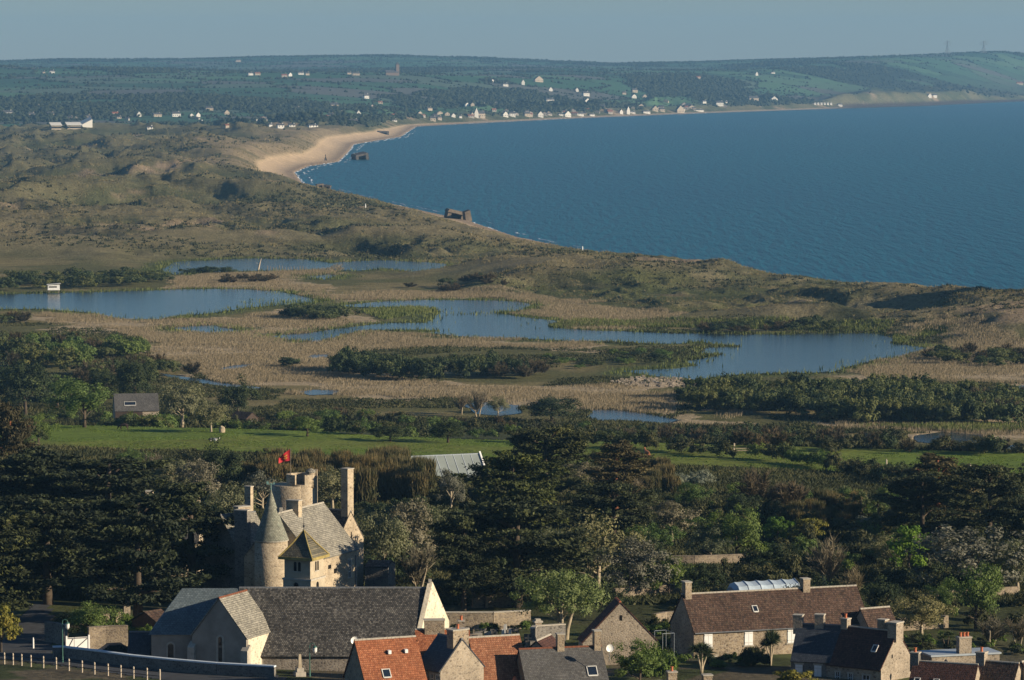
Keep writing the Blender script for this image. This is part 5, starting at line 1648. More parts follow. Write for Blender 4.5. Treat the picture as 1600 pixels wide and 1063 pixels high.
def blade_mesh(name, base, tip, width, mat, rng, tone, bend=None):
    """thin blades from base to tip (n,3), two faces each when bent"""
    n = len(base)
    base = np.asarray(base, float); tip = np.asarray(tip, float)
    d = tip - base
    s = np.cross(d, rng.normal(size=(n, 3)))
    s /= np.linalg.norm(s, axis=1, keepdims=True) + 1e-9
    w = np.broadcast_to(np.asarray(width, float).reshape(-1, 1), (n, 1))
    s = s * w * .5
    if bend is None:
        V = np.stack([base - s, base + s, tip], 1).reshape(-1, 3)
        me = np_mesh(name, V, np.arange(3 * n), np.full(n, 3), [mat])
        tn = tone
    else:
        mid = (base + tip) / 2 + bend
        V = np.stack([base - s, base + s, mid + s * .8, mid - s * .8, tip], 1).reshape(-1, 3)
        o = np.arange(n)[:, None] * 5
        q = (o + np.array([[0, 1, 2, 3]]))
        t = (o + np.array([[3, 2, 4]]))
        fl = np.concatenate([q.ravel(), t.ravel()])
        me = np_mesh(name, V, fl, np.concatenate([np.full(n, 4), np.full(n, 3)]), [mat])
        tn = np.concatenate([tone, tone])
    at = me.attributes.new('tone', 'FLOAT', 'FACE')
    at.data.foreach_set('value', np.clip(tn, 0, 1).astype(np.float32))
    return me

def twig_crown(seed, r, h, mat, n=1500, z0=.12, width=.06, upright=.5):
    """bare or budding shrub: many fine stems fanning from a few limbs"""
    rng = np.random.default_rng(seed)
    limbs = []
    nl = 16
    B = []; T = []; tone = []
    for i in range(nl):
        az = rng.random() * 2 * PI; el = PI / 2 - rng.random() ** .7 * (1.25 - .6 * upright)
        L = (.6 + .35 * rng.random())
        e = np.array([math.cos(az) * math.cos(el) * r, math.sin(az) * math.cos(el) * r, math.sin(el) * h * .9]) * L
        limbs.append(e)
        k = n // nl
        u = .25 + .75 * rng.random((k, 1))
        b = e * u + np.array([0, 0, z0 * h])
        dirn = e / np.linalg.norm(e) + rng.normal(size=(k, 3)) * .62 + np.array([0, 0, .35 + upright * .6])
        dirn /= np.linalg.norm(dirn, axis=1, keepdims=True)
        ln = (.16 + .22 * rng.random((k, 1))) * min(r * 1.2, h)
        B.append(b); T.append(b + dirn * ln)
        tone.append(.25 + .5 * rng.random() + .3 * (rng.random(k) - .4))
    B = np.concatenate(B); T = np.concatenate(T)
    return blade_mesh('crown', B, T, width, mat, rng, np.concatenate(tone)), limbs

def trunk_mesh(h, r, limbs, mat, lean=(0, 0), stems=1, seed=0, fork=.55):
    rnd = random.Random(seed)
    mb = MB()
    for s in range(stems):
        a = rnd.uniform(0, 6.28); off = 0 if stems == 1 else .35
        b = Vector((math.cos(a) * off, math.sin(a) * off, 0))
        sp = (0 if stems == 1 else h * .28)
        pts = [b + Vector((0, 0, -.6))]; rad = [r * 1.25]
        for k in range(1, 5):
            t = k / 4
            pts.append(b + Vector((lean[0] * t + math.cos(a) * sp * t + rnd.uniform(-.1, .1) * h * .12, lean[1] * t + math.sin(a) * sp * t + rnd.uniform(-.1, .1) * h * .12, h * t)))
            rad.append(r * (1 - .62 * t))
        mb.tube(pts, rad, 7)
    for e in limbs:
        z = e[2] * fork if len(e) == 3 else e
        z0 = min(h * .92, max(h * .25, e[2] * fork))
        p0 = Vector((lean[0] * z0 / h, lean[1] * z0 / h, z0))
        p2 = Vector(tuple(e))
        pm = p0.lerp(p2, .5) + Vector((0, 0, .06 * (p2 - p0).length))
        mb.tube([p0, pm, p2], [r * .38, r * .24, r * .07], 5)
    me = mb.mesh('trunk', mat, True)
    return me

PROTO = {}
def proto(kind, w, h, crown, trunk=None):
    PROTO.setdefault(kind, []).append((w, h, crown, trunk))

for k in range(6):
    h, r = 13.0, 7.2
    c, tips = cypress_crown(100 + k, h, r, F['cypress'], .58, 1.0 + .1 * k, .14 + .02 * k, (.45, .62, .38, .55, .66, .5)[k])
    t = MB()
    tr = trunk_mesh(h * .93, .55, [Vector(tuple(p)) for z0, p in tips[::6]], F['bark'], (0, 0), 1, k, .8)
    proto('cypress', 2 * r, h, c, tr)
for k in range(2):
    h, r = 12.0, 7.0
    c, tips = cypress_crown(120 + k, h, r, F['cypress_gold'], .55, 1.2, .2, .5)
    proto('cypress_gold', 2 * r, h, c, trunk_mesh(h * .9, .45, [Vector(tuple(p)) for z0, p in tips[::6]], F['bark'], (0, 0), 1, k, .8))
    c, tips = cypress_crown(160 + k, 13.0, 7.2, F['cypress_mid'], .5, 1.2, .16, .5 + .1 * k)
    proto('cypress_mid', 14.4, 13.0, c, trunk_mesh(12.0, .5, [Vector(tuple(p)) for z0, p in tips[::6]], F['bark'], (0, 0), 1, k + 9, .8))
    c, tips = cypress_crown(130 + k, h, r * .85, F['cypress_brown'], .5, 1.0, .25, .4)
    proto('cypress_brown', 1.7 * r, h, c, trunk_mesh(h * .9, .45, [Vector(tuple(p)) for z0, p in tips[::6]], F['bark_red'], (.4, 0), 1, k, .8))
def add_broad(kind, seed, mat, w=9.0, h=8.0, n=40, per=130, leaf=.34, stems=1, bark='bark', cr=.36, zc=.50, rzf=.48, asp=.6, core=.3):
    c, C = broad_crown(seed, w / 2 * .92, h * rzf, h * zc, n, per, cr, leaf, asp, mat, core=core)
    lim = [Vector((p[0] * .8, p[1] * .8, p[2] * .85)) for p in C[::5]]
    proto(kind, w, h, c, trunk_mesh(h * .62, w * .030, lim, F[bark], (0, 0), stems, seed, .55))
for k in range(3):
    add_broad('olive', 200 + k, F['olive'], n=56, per=120, leaf=.30, bark='bark_pale', cr=.30)
    add_broad('greyleaf', 210 + k, F['greyleaf'], n=60, per=110, leaf=.30, bark='bark_pale', cr=.28)
    add_broad('green', 220 + k, F['green'], n=50, per=120, leaf=.32, cr=.32)
    add_broad('dark', 230 + k, F['dark'], n=50, per=120, leaf=.34, cr=.32)
for k in range(2):
    add_broad('bright', 240 + k, F['bright'], 6, 7, n=40, per=90, leaf=.42, cr=.34)
    add_broad('yellow', 250 + k, F['yellow'], 5, 5, n=34, per=80, leaf=.36, cr=.32)
    add_broad('silver', 270 + k, F['silver'], 5, 3.5, n=34, per=90, leaf=.26, cr=.3)
add_broad('willow', 260, F['willow'], 7.5, 6.2, n=70, per=150, leaf=.24, stems=3, bark='bark_pale', cr=.26, zc=.64, rzf=.37, asp=.45)
for k in range(3):
    c, l = twig_crown(300 + k, 3.2, 6.0, F['twig'], 1900, .12, .07, .45)
    proto('twig', 6.4, 6.0, c, trunk_mesh(3.4, .16, [Vector(tuple(e)) for e in l], F['bark_pale'], (0, 0), 2, k, .3))
    c, l = twig_crown(310 + k, 3.4, 4.6, F['brown'], 3000, .08, .10, .2)
    proto('brown', 6.8, 4.6, c, trunk_mesh(2.2, .16, [Vector(tuple(e)) for e in l], F['bark'], (0, 0), 2, k, .3))
for k in range(3):
    rng = np.random.default_rng(400 + k)
    n = 2600
    a = rng.random(n) * 2 * PI; q = np.sqrt(rng.random(n)) * 1.7
    b = np.stack([q * np.cos(a), q * np.sin(a), rng.random(n) * 3.6], 1)
    lean = rng.normal(size=(n, 2)) * .25
    t = b + np.concatenate([lean, (.7 + .9 * rng.random((n, 1)))], 1)
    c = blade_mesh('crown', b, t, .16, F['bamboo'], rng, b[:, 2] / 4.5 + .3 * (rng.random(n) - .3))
    proto('bamboo', 3.8, 4.8, c, None)
def sword_heads(seed, heads, R_, mat, n=150, w=.09):
    rng = np.random.default_rng(seed)
    B = []; T = []; bend = []; tone = []
    for c in heads:
        d = unit(rng, n); d[:, 2] = np.where(d[:, 2] < -.35, -d[:, 2], d[:, 2])
        L = R_ * (.75 + .4 * rng.random((n, 1)))
        b = np.tile(np.array(c, float), (n, 1)) + d * .08
        t = b + d * L + np.array([0, 0, -.18]) * L * (1 - np.abs(d[:, 2:3])) * 1.6
        B.append(b); T.append(t); bend.append(np.tile(np.array([0, 0, .16 * R_]), (n, 1)) * (1 - np.abs(d[:, 2:3])))
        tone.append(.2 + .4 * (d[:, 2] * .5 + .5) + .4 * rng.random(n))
    return blade_mesh('crown', np.concatenate(B), np.concatenate(T), w, mat, rng, np.concatenate(tone), np.concatenate(bend))
for k, mt in ((0, 'sword_dark'), (1, 'sword_dark')):
    hd = [(-.75, .1, 2.7), (.7, -.1, 2.8), (0, .5, 3.1), (.1, -.6, 2.5), (-.2, 0, 3.3)]
    if k: hd = hd[2:]
    t = MB()
    for hx, hy, hz in hd:
        t.tube([(0, 0, -.3), (hx * .25, hy * .25, .9), (hx * .8, hy * .8, hz * .75), (hx, hy, hz)], [.16, .13, .09, .07], 6)
    proto('cordyline_round', 3.6 if not k else 3.2, 4.3, sword_heads(500 + k, hd, 1.15, F[mt], 230), t.mesh('trunk', F['bark_pale'], True))
for k in range(2):
    hd = [(-.6, .1, 2.2), (.6, -.2, 2.6), (0, .4, 3.2)]
    t = MB()
    for hx, hy, hz in hd:
        t.tube([(hx * .3, hy * .3, -.3), (hx * .6, hy * .6, hz * .5), (hx, hy, hz)], [.11, .09, .07], 6)
    proto('cordyline', 2.8, 4.1, sword_heads(510 + k, hd, .95, F['sword'], 90, .12), t.mesh('trunk', F['bark'], True))
# marsh and hedge shrubs (small in the picture)
for k in range(4):
    c, C = broad_crown(600 + k, 2.6, 1.7, 1.75, 26, 60, .36, .42, .6, F['marshwillow'])
    proto('marshwillow', 5.6, 4.0, c, None)
    c, C = broad_crown(620 + k, 2.6, 1.6, 1.6, 22, 55, .36, .40, .6, F['dark'])
    proto('shrubdark', 5.6, 3.6, c, None)
    c, C = broad_crown(630 + k, 2.6, 1.5, 1.5, 22, 55, .36, .38, .6, F['green'])
    proto('shrubgreen', 5.6, 3.4, c, None)
for k in range(3):
    c, l = twig_crown(640 + k, 2.6, 3.4, F['marshbrown'], 1300, .08, .14, .15)
    proto('marshbrown', 5.6, 3.6, c, None)
    c, C = broad_crown(650 + k, 1.5, 1.0, .95, 14, 90, .4, .24, .6, F['ivy'])
    proto('ivyshrub', 3.2, 2.2, c, None)
    c, C = broad_crown(655 + k, 1.6, 1.1, 1.0, 16, 90, .4, .26, .6, F['under'])
    proto('lowshrub', 3.4, 2.3, c, None)
    c, C = broad_crown(660 + k, 1.5, .95, .9, 22, 120, .34, .20, .6, F['cypress'])
    proto('hedgedark', 3.2, 2.2, c, None)

VR = random.Random(77)
NTREE = [0]
def plant(kind, name, label, cat, pos, w, h, group=None, var=None, rz=None):
    """one plant: a tree is an Empty with trunk and crown, a shrub one mesh"""
    ps = PROTO[kind]
    pw, ph, c, t = ps[VR.randrange(len(ps)) if var is None else var % len(ps)]
    rz = VR.uniform(0, 6.28) if rz is None else rz
    NTREE[0] += 1
    if t is None:
        o = link(name, c)
        o.location = pos; o.rotation_euler = (0, 0, rz); o.scale = (w / pw, w / pw, h / ph)
        return tag(o, label, cat, group)
    root = empty(name, pos, rz, label, cat, group)
    root.scale = (w / pw, w / pw, h / ph)
    link('trunk', t, root); link('crown', c, root)
    return root

def plant_px(kind, name, label, cat, px, pb, pt, wpx, d=None, group=None, var=None, wide=1.0):
    p = G(px, pb) if d is None else D(px, pb, d)
    if d is not None: p.z = gz(p.x, p.y)
    h = D(px, pt, p.y).z - p.z
    w = wpx / FPX * p.y
    return plant(kind, name, label, cat, p, w, max(h, .8), group, var)

# the great cypresses: px, base py, top py, width px
for px, pb, pt, w, lab in [
    (300, 935, 748, 200, 'broad dark cypress standing against the castle turret'),
    (216, 972, 772, 200, 'dark cypress with pale bare trunk above the brown hut'),
    (150, 930, 775, 230, 'dark cypress in the middle of the left grove'),
    (75, 945, 775, 200, 'dark cypress over the shaded lane entrance'),
    (170, 860, 715, 210, 'high dark cypress just below the green pasture edge'),
    (60, 855, 700, 190, 'flat topped cypress with dark bare stem at the far left'),
    (-10, 975, 800, 170, 'half hidden cypress with sunlit boughs at the left frame edge'),
    (250, 880, 765, 150, 'cypress boughs between the two lone chimneys'),
]:
    plant_px('cypress', 'cypress_tree', lab, 'tree', px, pb, pt, w, None, 'cypresses of the left grove')
plant_px('cypress_brown', 'cypress_tree', 'brownish conifer rising over the left end of the pasture', 'tree', 15, 800, 628, 95)
for k, px, pb, pt, w, lab in [
    ('cypress_mid', 808, 950, 772, 225, 'great dark cypress with forked trunk behind the pale willow'),
    ('cypress_mid', 725, 955, 800, 120, 'narrow dark cypress above the church gable'),
    ('cypress_gold', 800, 862, 708, 175, 'yellow green cypress just right of the grey glasshouse'),
    ('cypress_mid', 852, 790, 664, 140, 'dark cypress spreading over the pasture edge'),
    ('cypress_brown', 962, 800, 684, 120, 'browned dark cypress left of the brown horse'),
    ('cypress_mid', 958, 862, 752, 150, 'dark cypress with thin red trunk in the middle garden'),
    ('cypress_brown', 1465, 835, 706, 150, 'brown tinged cypress with rusty dead bough'),
    ('cypress_mid', 1440, 850, 735, 140, 'dark cypress behind the bright green tree'),
    ('cypress_mid', 1545, 860, 722, 150, 'flat topped cypress by the right hand meadow'),
    ('cypress_mid', 1605, 890, 775, 130, 'dark cypress cut by the right frame edge'),
]:
    plant_px(k, 'cypress_tree', lab, 'tree', px, pb, pt, w, None, 'cypresses of the middle gardens')

GB = 'trees of the middle gardens'
for k, px, pb, pt, w, lab in [
    ('willow', 878, 1000, 893, 128, 'pale silvery willow with three light stems behind the graves'),
    ('olive', 600, 905, 795, 95, 'olive grey tree right behind the tall castle chimney'),
    ('greyleaf', 645, 885, 775, 100, 'tall grey leaved tree under the rusty bamboo'),
    ('olive', 590, 860, 785, 80, 'grey green tree touching the castle gable'),
    ('olive', 690, 880, 790, 90, 'olive tree between castle and yellow green cypress'),
    ('twig', 650, 930, 845, 95, 'bare yellowish tree with pale stems beside the church gable'),
    ('greyleaf', 705, 800, 730, 60, 'pinkish grey shrub tree beside the glasshouse end'),
    ('greyleaf', 905, 760, 722, 90, 'grey leaved tree between the two dark cypresses'),
    ('olive', 935, 925, 800, 140, 'wide dome of olive foliage right of the great cypress'),
    ('greyleaf', 985, 935, 838, 120, 'grey dome tree left of the garden wall'),
    ('olive', 880, 905, 815, 100, 'olive tree half behind the great cypress'),
    ('green', 1045, 935, 868, 75, 'green tree just left of the plastic tunnel'),
    ('greyleaf', 1050, 850, 778, 95, 'grey tree above the old garden wall'),
    ('green', 1020, 870, 815, 80, 'mid green tree with pale stem above the garden wall'),
    ('dark', 945, 970, 912, 70, 'dark bushy tree behind the pale willow'),
    ('brown', 1180, 800, 738, 115, 'brown twiggy dome below the field gate'),
    ('brown', 1235, 805, 752, 95, 'second brown twiggy dome right of the field gate'),
    ('dark', 1160, 815, 770, 70, 'dark bush in the shade of the brown domes'),
    ('green', 1150, 880, 788, 85, 'light green tree with slim stems in the terrace garden'),
    ('olive', 1110, 880, 815, 85, 'olive tree over the old garden wall'),
    ('green', 1085, 800, 752, 60, 'rounded green tree under the pale hedge'),
    ('bright', 1215, 850, 806, 42, 'bright green bush in the terrace garden'),
    ('yellow', 1262, 855, 810, 62, 'golden yellow bush in the terrace garden'),
    ('silver', 1350, 830, 806, 62, 'silvery bush right of the golden bush'),
    ('twig', 1295, 925, 832, 105, 'grey bare tree with white leaning trunk'),
    ('twig', 1335, 945, 880, 62, 'pale twiggy shrub below the leaning trunk'),
    ('olive', 1390, 890, 835, 80, 'olive bush between bare tree and bright tree'),
    ('bright', 1420, 905, 818, 66, 'bright fresh green tree below the right cypresses'),
    ('greyleaf', 1520, 930, 815, 190, 'big dark grey round tree at the right'),
    ('olive', 1590, 930, 830, 110, 'olive grey tree cut by the right frame edge'),
    ('green', 1525, 985, 878, 92, 'green and rust tree below the grey round tree'),
    ('olive', 1440, 995, 930, 100, 'spreading pale fruit tree above the brown terrace wall'),
    ('green', 1475, 960, 905, 60, 'dark green bush tree behind the fruit tree'),
    ('twig', 1545, 1010, 962, 95, 'whitish twiggy shrub above the annexe'),
    ('twig', 1590, 1010, 960, 70, 'whitish twigs at the right frame edge above the village'),
    ('dark', 1380, 960, 900, 70, 'dark tree in the shade behind the farmhouse'),
    ('green', 1000, 1075, 1000, 88, 'leafy green bush before the tall stone gable'),
    ('green', 140, 1000, 940, 85, 'leafy tree above the white gate'),
    ('dark', 105, 1000, 955, 60, 'shaded bush by the lane entrance'),
    ('yellow', 2, 1020, 945, 62, 'yellow green tree at the lower left corner'),
    ('dark', 345, 765, 686, 78, 'dark cabbage palm clump at the pasture edge'),
    ('dark', 1100, 935, 880, 60, 'dark tree behind the plastic tunnel'),
    ('dark', 1220, 900, 850, 80, 'dark bush in the shaded garden hollow'),
    ('dark', 1270, 960, 900, 90, 'dark tree in the hollow above the farmhouse roof'),
    ('dark', 1335, 990, 930, 60, 'dark shrub at the farmhouse gable end'),
    ('green', 1310, 800, 762, 60, 'green bush among the cabbage palms'),
    ('olive', 520, 800, 730, 90, 'olive bush behind the keep'),
    ('olive', 360, 830, 755, 90, 'olive tree left of the conical turret'),
    ('greyleaf', 310, 790, 715, 80, 'grey bush below the pasture'),
    ('olive', 270, 770, 712, 80, 'olive bush below the pasture edge'),
    ('twig', 235, 750, 705, 60, 'tan bare shrub at the pasture edge'),
    ('greyleaf', 410, 800, 735, 90, 'grey bush above the castle turret'),
    ('green', 205, 740, 700, 60, 'green hedge tree along the pasture edge'),
    ('olive', 760, 950, 890, 70, 'brownish conifer beside the pale trunk'),
    ('twig', 985, 800, 740, 70, 'tan shrub below the brown horse'),
    ('dark', 880, 945, 890, 80, 'dark shrub under the olive dome'),
    ('green', 1360, 880, 850, 60, 'green shrub under the silvery bush'),
]:
    plant_px(k, 'tree' if k not in ('yellow', 'silver', 'brown', 'twig') else 'shrub', lab, 'tree' if k not in ('yellow', 'silver', 'brown', 'twig') else 'shrub', px, pb, pt, w, None, GB)
# cabbage palms
for k, px, pb, pt, w, lab in [
    ('cordyline_round', 1096, 1052, 1003, 50, 'round headed palm before the farmhouse wall'),
    ('cordyline_round', 1204, 1040, 984, 42, 'dark palm against the blue slate roof'),
    ('cordyline', 543, 905, 858, 40, 'cabbage palm at the foot of the castle gable'),
    ('cordyline', 1320, 800, 758, 36, 'cabbage palm highest in the terrace garden'),
    ('cordyline', 1345, 812, 764, 34, 'cabbage palm in the centre of the terrace garden'),
    ('cordyline', 1290, 798, 762, 32, 'cabbage palm left in the terrace garden'),
    ('cordyline', 1375, 820, 776, 34, 'cabbage palm near the right cypresses'),
    ('cordyline', 1365, 850, 800, 30, 'cabbage palm beside the silvery bush'),
    ('cordyline', 1478, 1012, 985, 40, 'squat palm above the annexe'),
    ('cordyline', 1508, 1012, 990, 34, 'squat palm right of the annexe chimney'),
    ('cordyline', 1440, 1010, 988, 34, 'squat palm by the sunlit chimney gable'),
    ('cordyline', 1020, 885, 838, 34, 'cabbage palm under the grey tree'),
]:
    plant_px(k, 'palm_tree', lab, 'palm', px, pb, pt, w, None, 'palms of the gardens')
for i in range(8):
    p = W(1015 + i * 6, VR.uniform(992, 1003), 28); p.z = gz(p.x, p.y)
    plant('lowshrub' if i % 2 else 'ivyshrub', 'shrub', 'leafy shrub at the mossy wall right of the tall stone gable', 'shrub', p, VR.uniform(2.2, 3.4), VR.uniform(1.3, 2.3), 'shrubs at the mossy wall')
for x0, x1, y0, y1, n, lab, grp in ((1062, 1160, 1052, 1066, 12, 'garden shrub before the long farmhouse wall', 'shrubs before the farmhouse'), (1400, 1600, 1002, 1032, 26, 'garden shrub among the lower right roofs', 'shrubs among the lower right roofs'),
                                    (950, 1060, 1012, 1050, 12, 'garden shrub below the gable barn', 'shrubs below the gable barn'), (690, 830, 985, 1016, 10, 'small shrub among the graves', 'shrubs among the graves')):
    for i in range(n):
        p = W(VR.uniform(x0, x1), VR.uniform(y0, y1), 28.2); p.z = gz(p.x, p.y)
        plant(VR.choice(['lowshrub', 'ivyshrub', 'hedgedark']), 'shrub', lab, 'shrub', p, VR.uniform(1.2, 2.6), VR.uniform(.7, 1.7), grp)
# rusty bamboo blocks
for i in range(22):
    px = VR.uniform(385, 560); py = VR.uniform(742, 775)
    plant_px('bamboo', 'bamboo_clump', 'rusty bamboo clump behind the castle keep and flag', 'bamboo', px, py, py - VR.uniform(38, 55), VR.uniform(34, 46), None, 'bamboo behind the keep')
for i in range(22):
    px = VR.uniform(555, 668); py = VR.uniform(752, 790)
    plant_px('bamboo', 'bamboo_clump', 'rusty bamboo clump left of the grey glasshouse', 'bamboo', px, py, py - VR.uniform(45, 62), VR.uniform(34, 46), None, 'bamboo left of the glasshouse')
for i in range(12):
    px = VR.uniform(1010, 1050); py = VR.uniform(745, 775)
    plant_px('bamboo', 'bamboo_clump', 'tan bamboo clump below the brown horse', 'bamboo', px, py, py - VR.uniform(24, 34), VR.uniform(24, 34), None, 'bamboo below the brown horse')
for i in range(22):
    px = VR.uniform(1235, 1345); py = VR.uniform(800, 835)
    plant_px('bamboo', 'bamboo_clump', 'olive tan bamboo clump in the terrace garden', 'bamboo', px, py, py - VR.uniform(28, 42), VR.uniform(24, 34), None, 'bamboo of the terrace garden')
# filler shrubs of the gardens, one group per patch
def spread(kind, name, label, cat, n, x0, x1, y0, y1, h0, h1, w0, w1, group):
    for i in range(n):
        px = VR.uniform(x0, x1); py = VR.uniform(y0, y1)
        p = G(px, py)
        plant(kind, name, label, cat, p, VR.uniform(w0, w1), VR.uniform(h0, h1), group)
spread('lowshrub', 'shrub', 'low shrub in the tangled garden above the farmhouse', 'shrub', 60, 1060, 1600, 800, 935, 2, 4.2, 3, 6, 'shrubs above the farmhouse')
spread('shrubgreen', 'shrub', 'green shrub in the terrace garden thicket', 'shrub', 34, 1060, 1420, 770, 900, 2, 3.6, 3, 5.5, 'green shrubs of the terrace garden')
spread('shrubdark', 'shrub', 'dark shrub filling the middle garden hollows', 'shrub', 46, 560, 1080, 780, 930, 2.2, 4, 4, 7, 'dark shrubs of the middle gardens')
spread('lowshrub', 'shrub', 'low shrub between pasture and castle', 'shrub', 46, 180, 760, 722, 800, 2, 3.6, 3, 6, 'shrubs below the pasture')
spread('shrubdark', 'shrub', 'dark shrub under the left cypresses', 'shrub', 34, -30, 370, 780, 925, 2.2, 4, 4, 7, 'shrubs under the left cypresses')
spread('shrubdark', 'shrub', 'dark shrub under the right cypresses', 'shrub', 30, 1400, 1620, 790, 930, 2.2, 4, 4, 7, 'shrubs under the right cypresses')
spread('lowshrub', 'shrub', 'low garden shrub behind the village roofs', 'shrub', 34, 940, 1600, 935, 1000, 1.2, 2.6, 2, 4, 'shrubs behind the village roofs')
spread('ivyshrub', 'ivy_bush', 'glossy ivy mound on the wall beside the white gate', 'shrub', 16, 138, 235, 985, 1000, 1.5, 2.6, 2.4, 3.8, 'ivy beside the white gate')
spread('ivyshrub', 'ivy_bush', 'ivy mound before the tall stone gable', 'shrub', 8, 960, 1050, 1045, 1068, 2.0, 3.2, 2.4, 3.8, 'ivy before the stone gable')
for i in range(22):
    px = 735 + i * 8.0; 
    p = W(px, 1082, 28.6); p.z = gz(p.x, p.y)
    top = 1042 + 6 * math.sin(i * .7) + VR.uniform(-4, 4)
    plant('hedgedark', 'hedge_shrub', 'dark evergreen shrub of the hedge along the bottom edge', 'shrub', p, VR.uniform(2.6, 3.6), max(1.2, D(px, top, p.y).z - p.z), 'dark hedge at the bottom edge')
for i in range(9):
    p = W(1180 + VR.uniform(-13, 13), 1068 + VR.uniform(-3, 3), 27.6); p.z = gz(p.x, p.y)
    plant('hedgedark', 'yew_bush', 'clipped dark yew beside the slate house', 'shrub', p, VR.uniform(1.8, 2.4), VR.uniform(1.9, 2.5), 'dark yew beside the slate house')
plant_px('yellow', 'shrub', 'rusty olive shrub before the slate house', 'shrub', 1236, 1085, 1040, 72)
plant_px('lowshrub', 'shrub', 'grassy shrub on the wall left of the plastic tunnel', 'shrub', 1135, 930, 908, 70)
for i in range(30):
    px = 1085 + i * 7.6
    p = W(px, 915 - i * .15, 26.8); p.z = gz(p.x, p.y)
    plant('hedgedark', 'hedge_shrub', 'clipped dark hedge piece behind the plastic tunnel', 'shrub', p, 1.9, 1.9 + VR.uniform(-.1, .1), 'clipped hedge behind the plastic tunnel')
for i in range(12):
    px = 1052 + i * 5
    p = W(px, 768 + VR.uniform(-4, 6), 21.5); p.z = gz(p.x, p.y)
    plant('silver', 'hedge_shrub', 'pale flowering hedge shrub below the horse pasture', 'shrub', p, VR.uniform(2.4, 3.4), VR.uniform(2, 2.8), 'pale hedge below the pasture')

# ------------------------------------------------------------------ hedges and thickets towards the marsh
def hedge_line(kinds, name, label, pts, step, h0, h1, w0, w1, group, jit=1.5, z=None):
    P = [G(a, b) if z is None else W(a, b, z) for a, b in pts]
    for a, b in zip(P, P[1:]):
        n = max(1, int((b - a).length / step))
        for i in range(n):
            p = a.lerp(b, (i + VR.random()) / n)
            p.x += VR.uniform(-jit, jit); p.y += VR.uniform(-jit, jit); p.z = gz(p.x, p.y)
            plant(VR.choice(kinds), name, label, 'shrub', p, VR.uniform(w0, w1), VR.uniform(h0, h1), group)
hedge_line(['shrubdark', 'shrubgreen', 'lowshrub'], 'hedge_shrub', 'shrub of the hedge along the far side of the pasture', [(60, 657), (200, 663), (340, 668), (560, 680), (700, 685), (800, 688)], 3.4, 2.2, 4.2, 3.5, 5.5, 'far pasture hedge', 2.5)
hedge_line(['shrubdark', 'lowshrub'], 'hedge_shrub', 'shrub of the dark hedge behind the brown horse', [(800, 690), (880, 695), (1000, 702), (1100, 712), (1140, 716)], 3.0, 2.4, 4.0, 3.5, 5.5, 'hedge behind the brown horse', 1.5)
hedge_line(['shrubdark', 'lowshrub', 'shrubgreen'], 'hedge_shrub', 'shrub of the slanting hedge right of the field gate', [(1185, 718), (1260, 726), (1320, 738), (1390, 752), (1420, 760)], 2.6, 2.4, 4.0, 3.5, 5.5, 'slanting hedge by the field gate', 1.5)
hedge_line(['shrubdark', 'lowshrub'], 'hedge_shrub', 'shrub of the thin hedge beside the meadow track', [(1340, 735), (1450, 738), (1600, 744)], 3.4, 1.5, 2.6, 3, 4.5, 'hedge of the meadow track', 1.2)
hedge_line(['lowshrub', 'marshbrown', 'shrubgreen'], 'hedge_shrub', 'low shrub between pasture and reed marsh', [(380, 662), (500, 655), (640, 664), (780, 670), (900, 672)], 2.6, 1.8, 3.4, 3.5, 6, 'shrubs at the marsh margin', 9)
hedge_line(['marshbrown', 'shrubdark', 'lowshrub'], 'hedge_shrub', 'brown or dark shrub of the belt above the right meadows', [(900, 690), (1000, 686), (1120, 694), (1220, 702), (1330, 706), (1420, 704), (1520, 708), (1640, 712)], 2.4, 2.2, 4.2, 3.8, 6.5, 'shrub belt above the right meadows', 7)

def thicket(kinds, name, label, poly, n, h0, h1, w0, w1, group, z=8.0, cat='shrub', sep=.5):
    P = wpoly(poly, z)
    xs = [p[0] for p in P]; ys = [p[1] for p in P]
    done = []; tries = 0
    while len(done) < n and tries < n * 60:
        tries += 1
        x = VR.uniform(min(xs), max(xs)); y = VR.uniform(min(ys), max(ys))
        if not inpoly(np.array([x]), np.array([y]), P)[0]: continue
        w = VR.uniform(w0, w1)
        if any(math.hypot(x - a, y - b) < sep * (w + c) / 2 for a, b, c in done): continue
        done.append((x, y, w))
        plant(VR.choice(kinds), name, label, cat, Vector((x, y, gz(x, y))), w, VR.uniform(h0, h1), group)
thicket(['marshwillow', 'marshwillow', 'marshwillow', 'shrubdark'], 'willow_bush', 'willow bush of the long dark thicket on the near pond shore', [(1062, 632), (1085, 620), (1200, 618), (1420, 618), (1540, 630), (1620, 642), (1620, 662), (1500, 668), (1330, 664), (1240, 650), (1060, 642)], 105, 5.5, 7.5, 7, 10, 'willow thicket on the near shore', sep=.42)
thicket(['marshbrown', 'marshwillow'], 'willow_bush', 'brown tinged willow bush at the right end of the near shore thicket', [(1500, 636), (1620, 634), (1640, 664), (1540, 667)], 24, 4.5, 6.5, 7, 9, 'brown end of the willow thicket', sep=.42)
thicket(['shrubdark', 'marshwillow', 'shrubdark'], 'alder_bush', 'dark alder bush of the thicket amid the tan reeds', [(515, 585), (530, 577), (640, 580), (800, 584), (830, 588), (700, 597), (560, 594)], 40, 5.0, 7.5, 6, 9, 'alder thicket amid the reeds', sep=.40)
thicket(['marshbrown'], 'alder_bush', 'brown twiggy bush at the right end of the alder thicket', [(770, 582), (850, 582), (860, 592), (780, 596)], 10, 4, 5.5, 6, 8, 'brown end of the alder thicket', sep=.4)
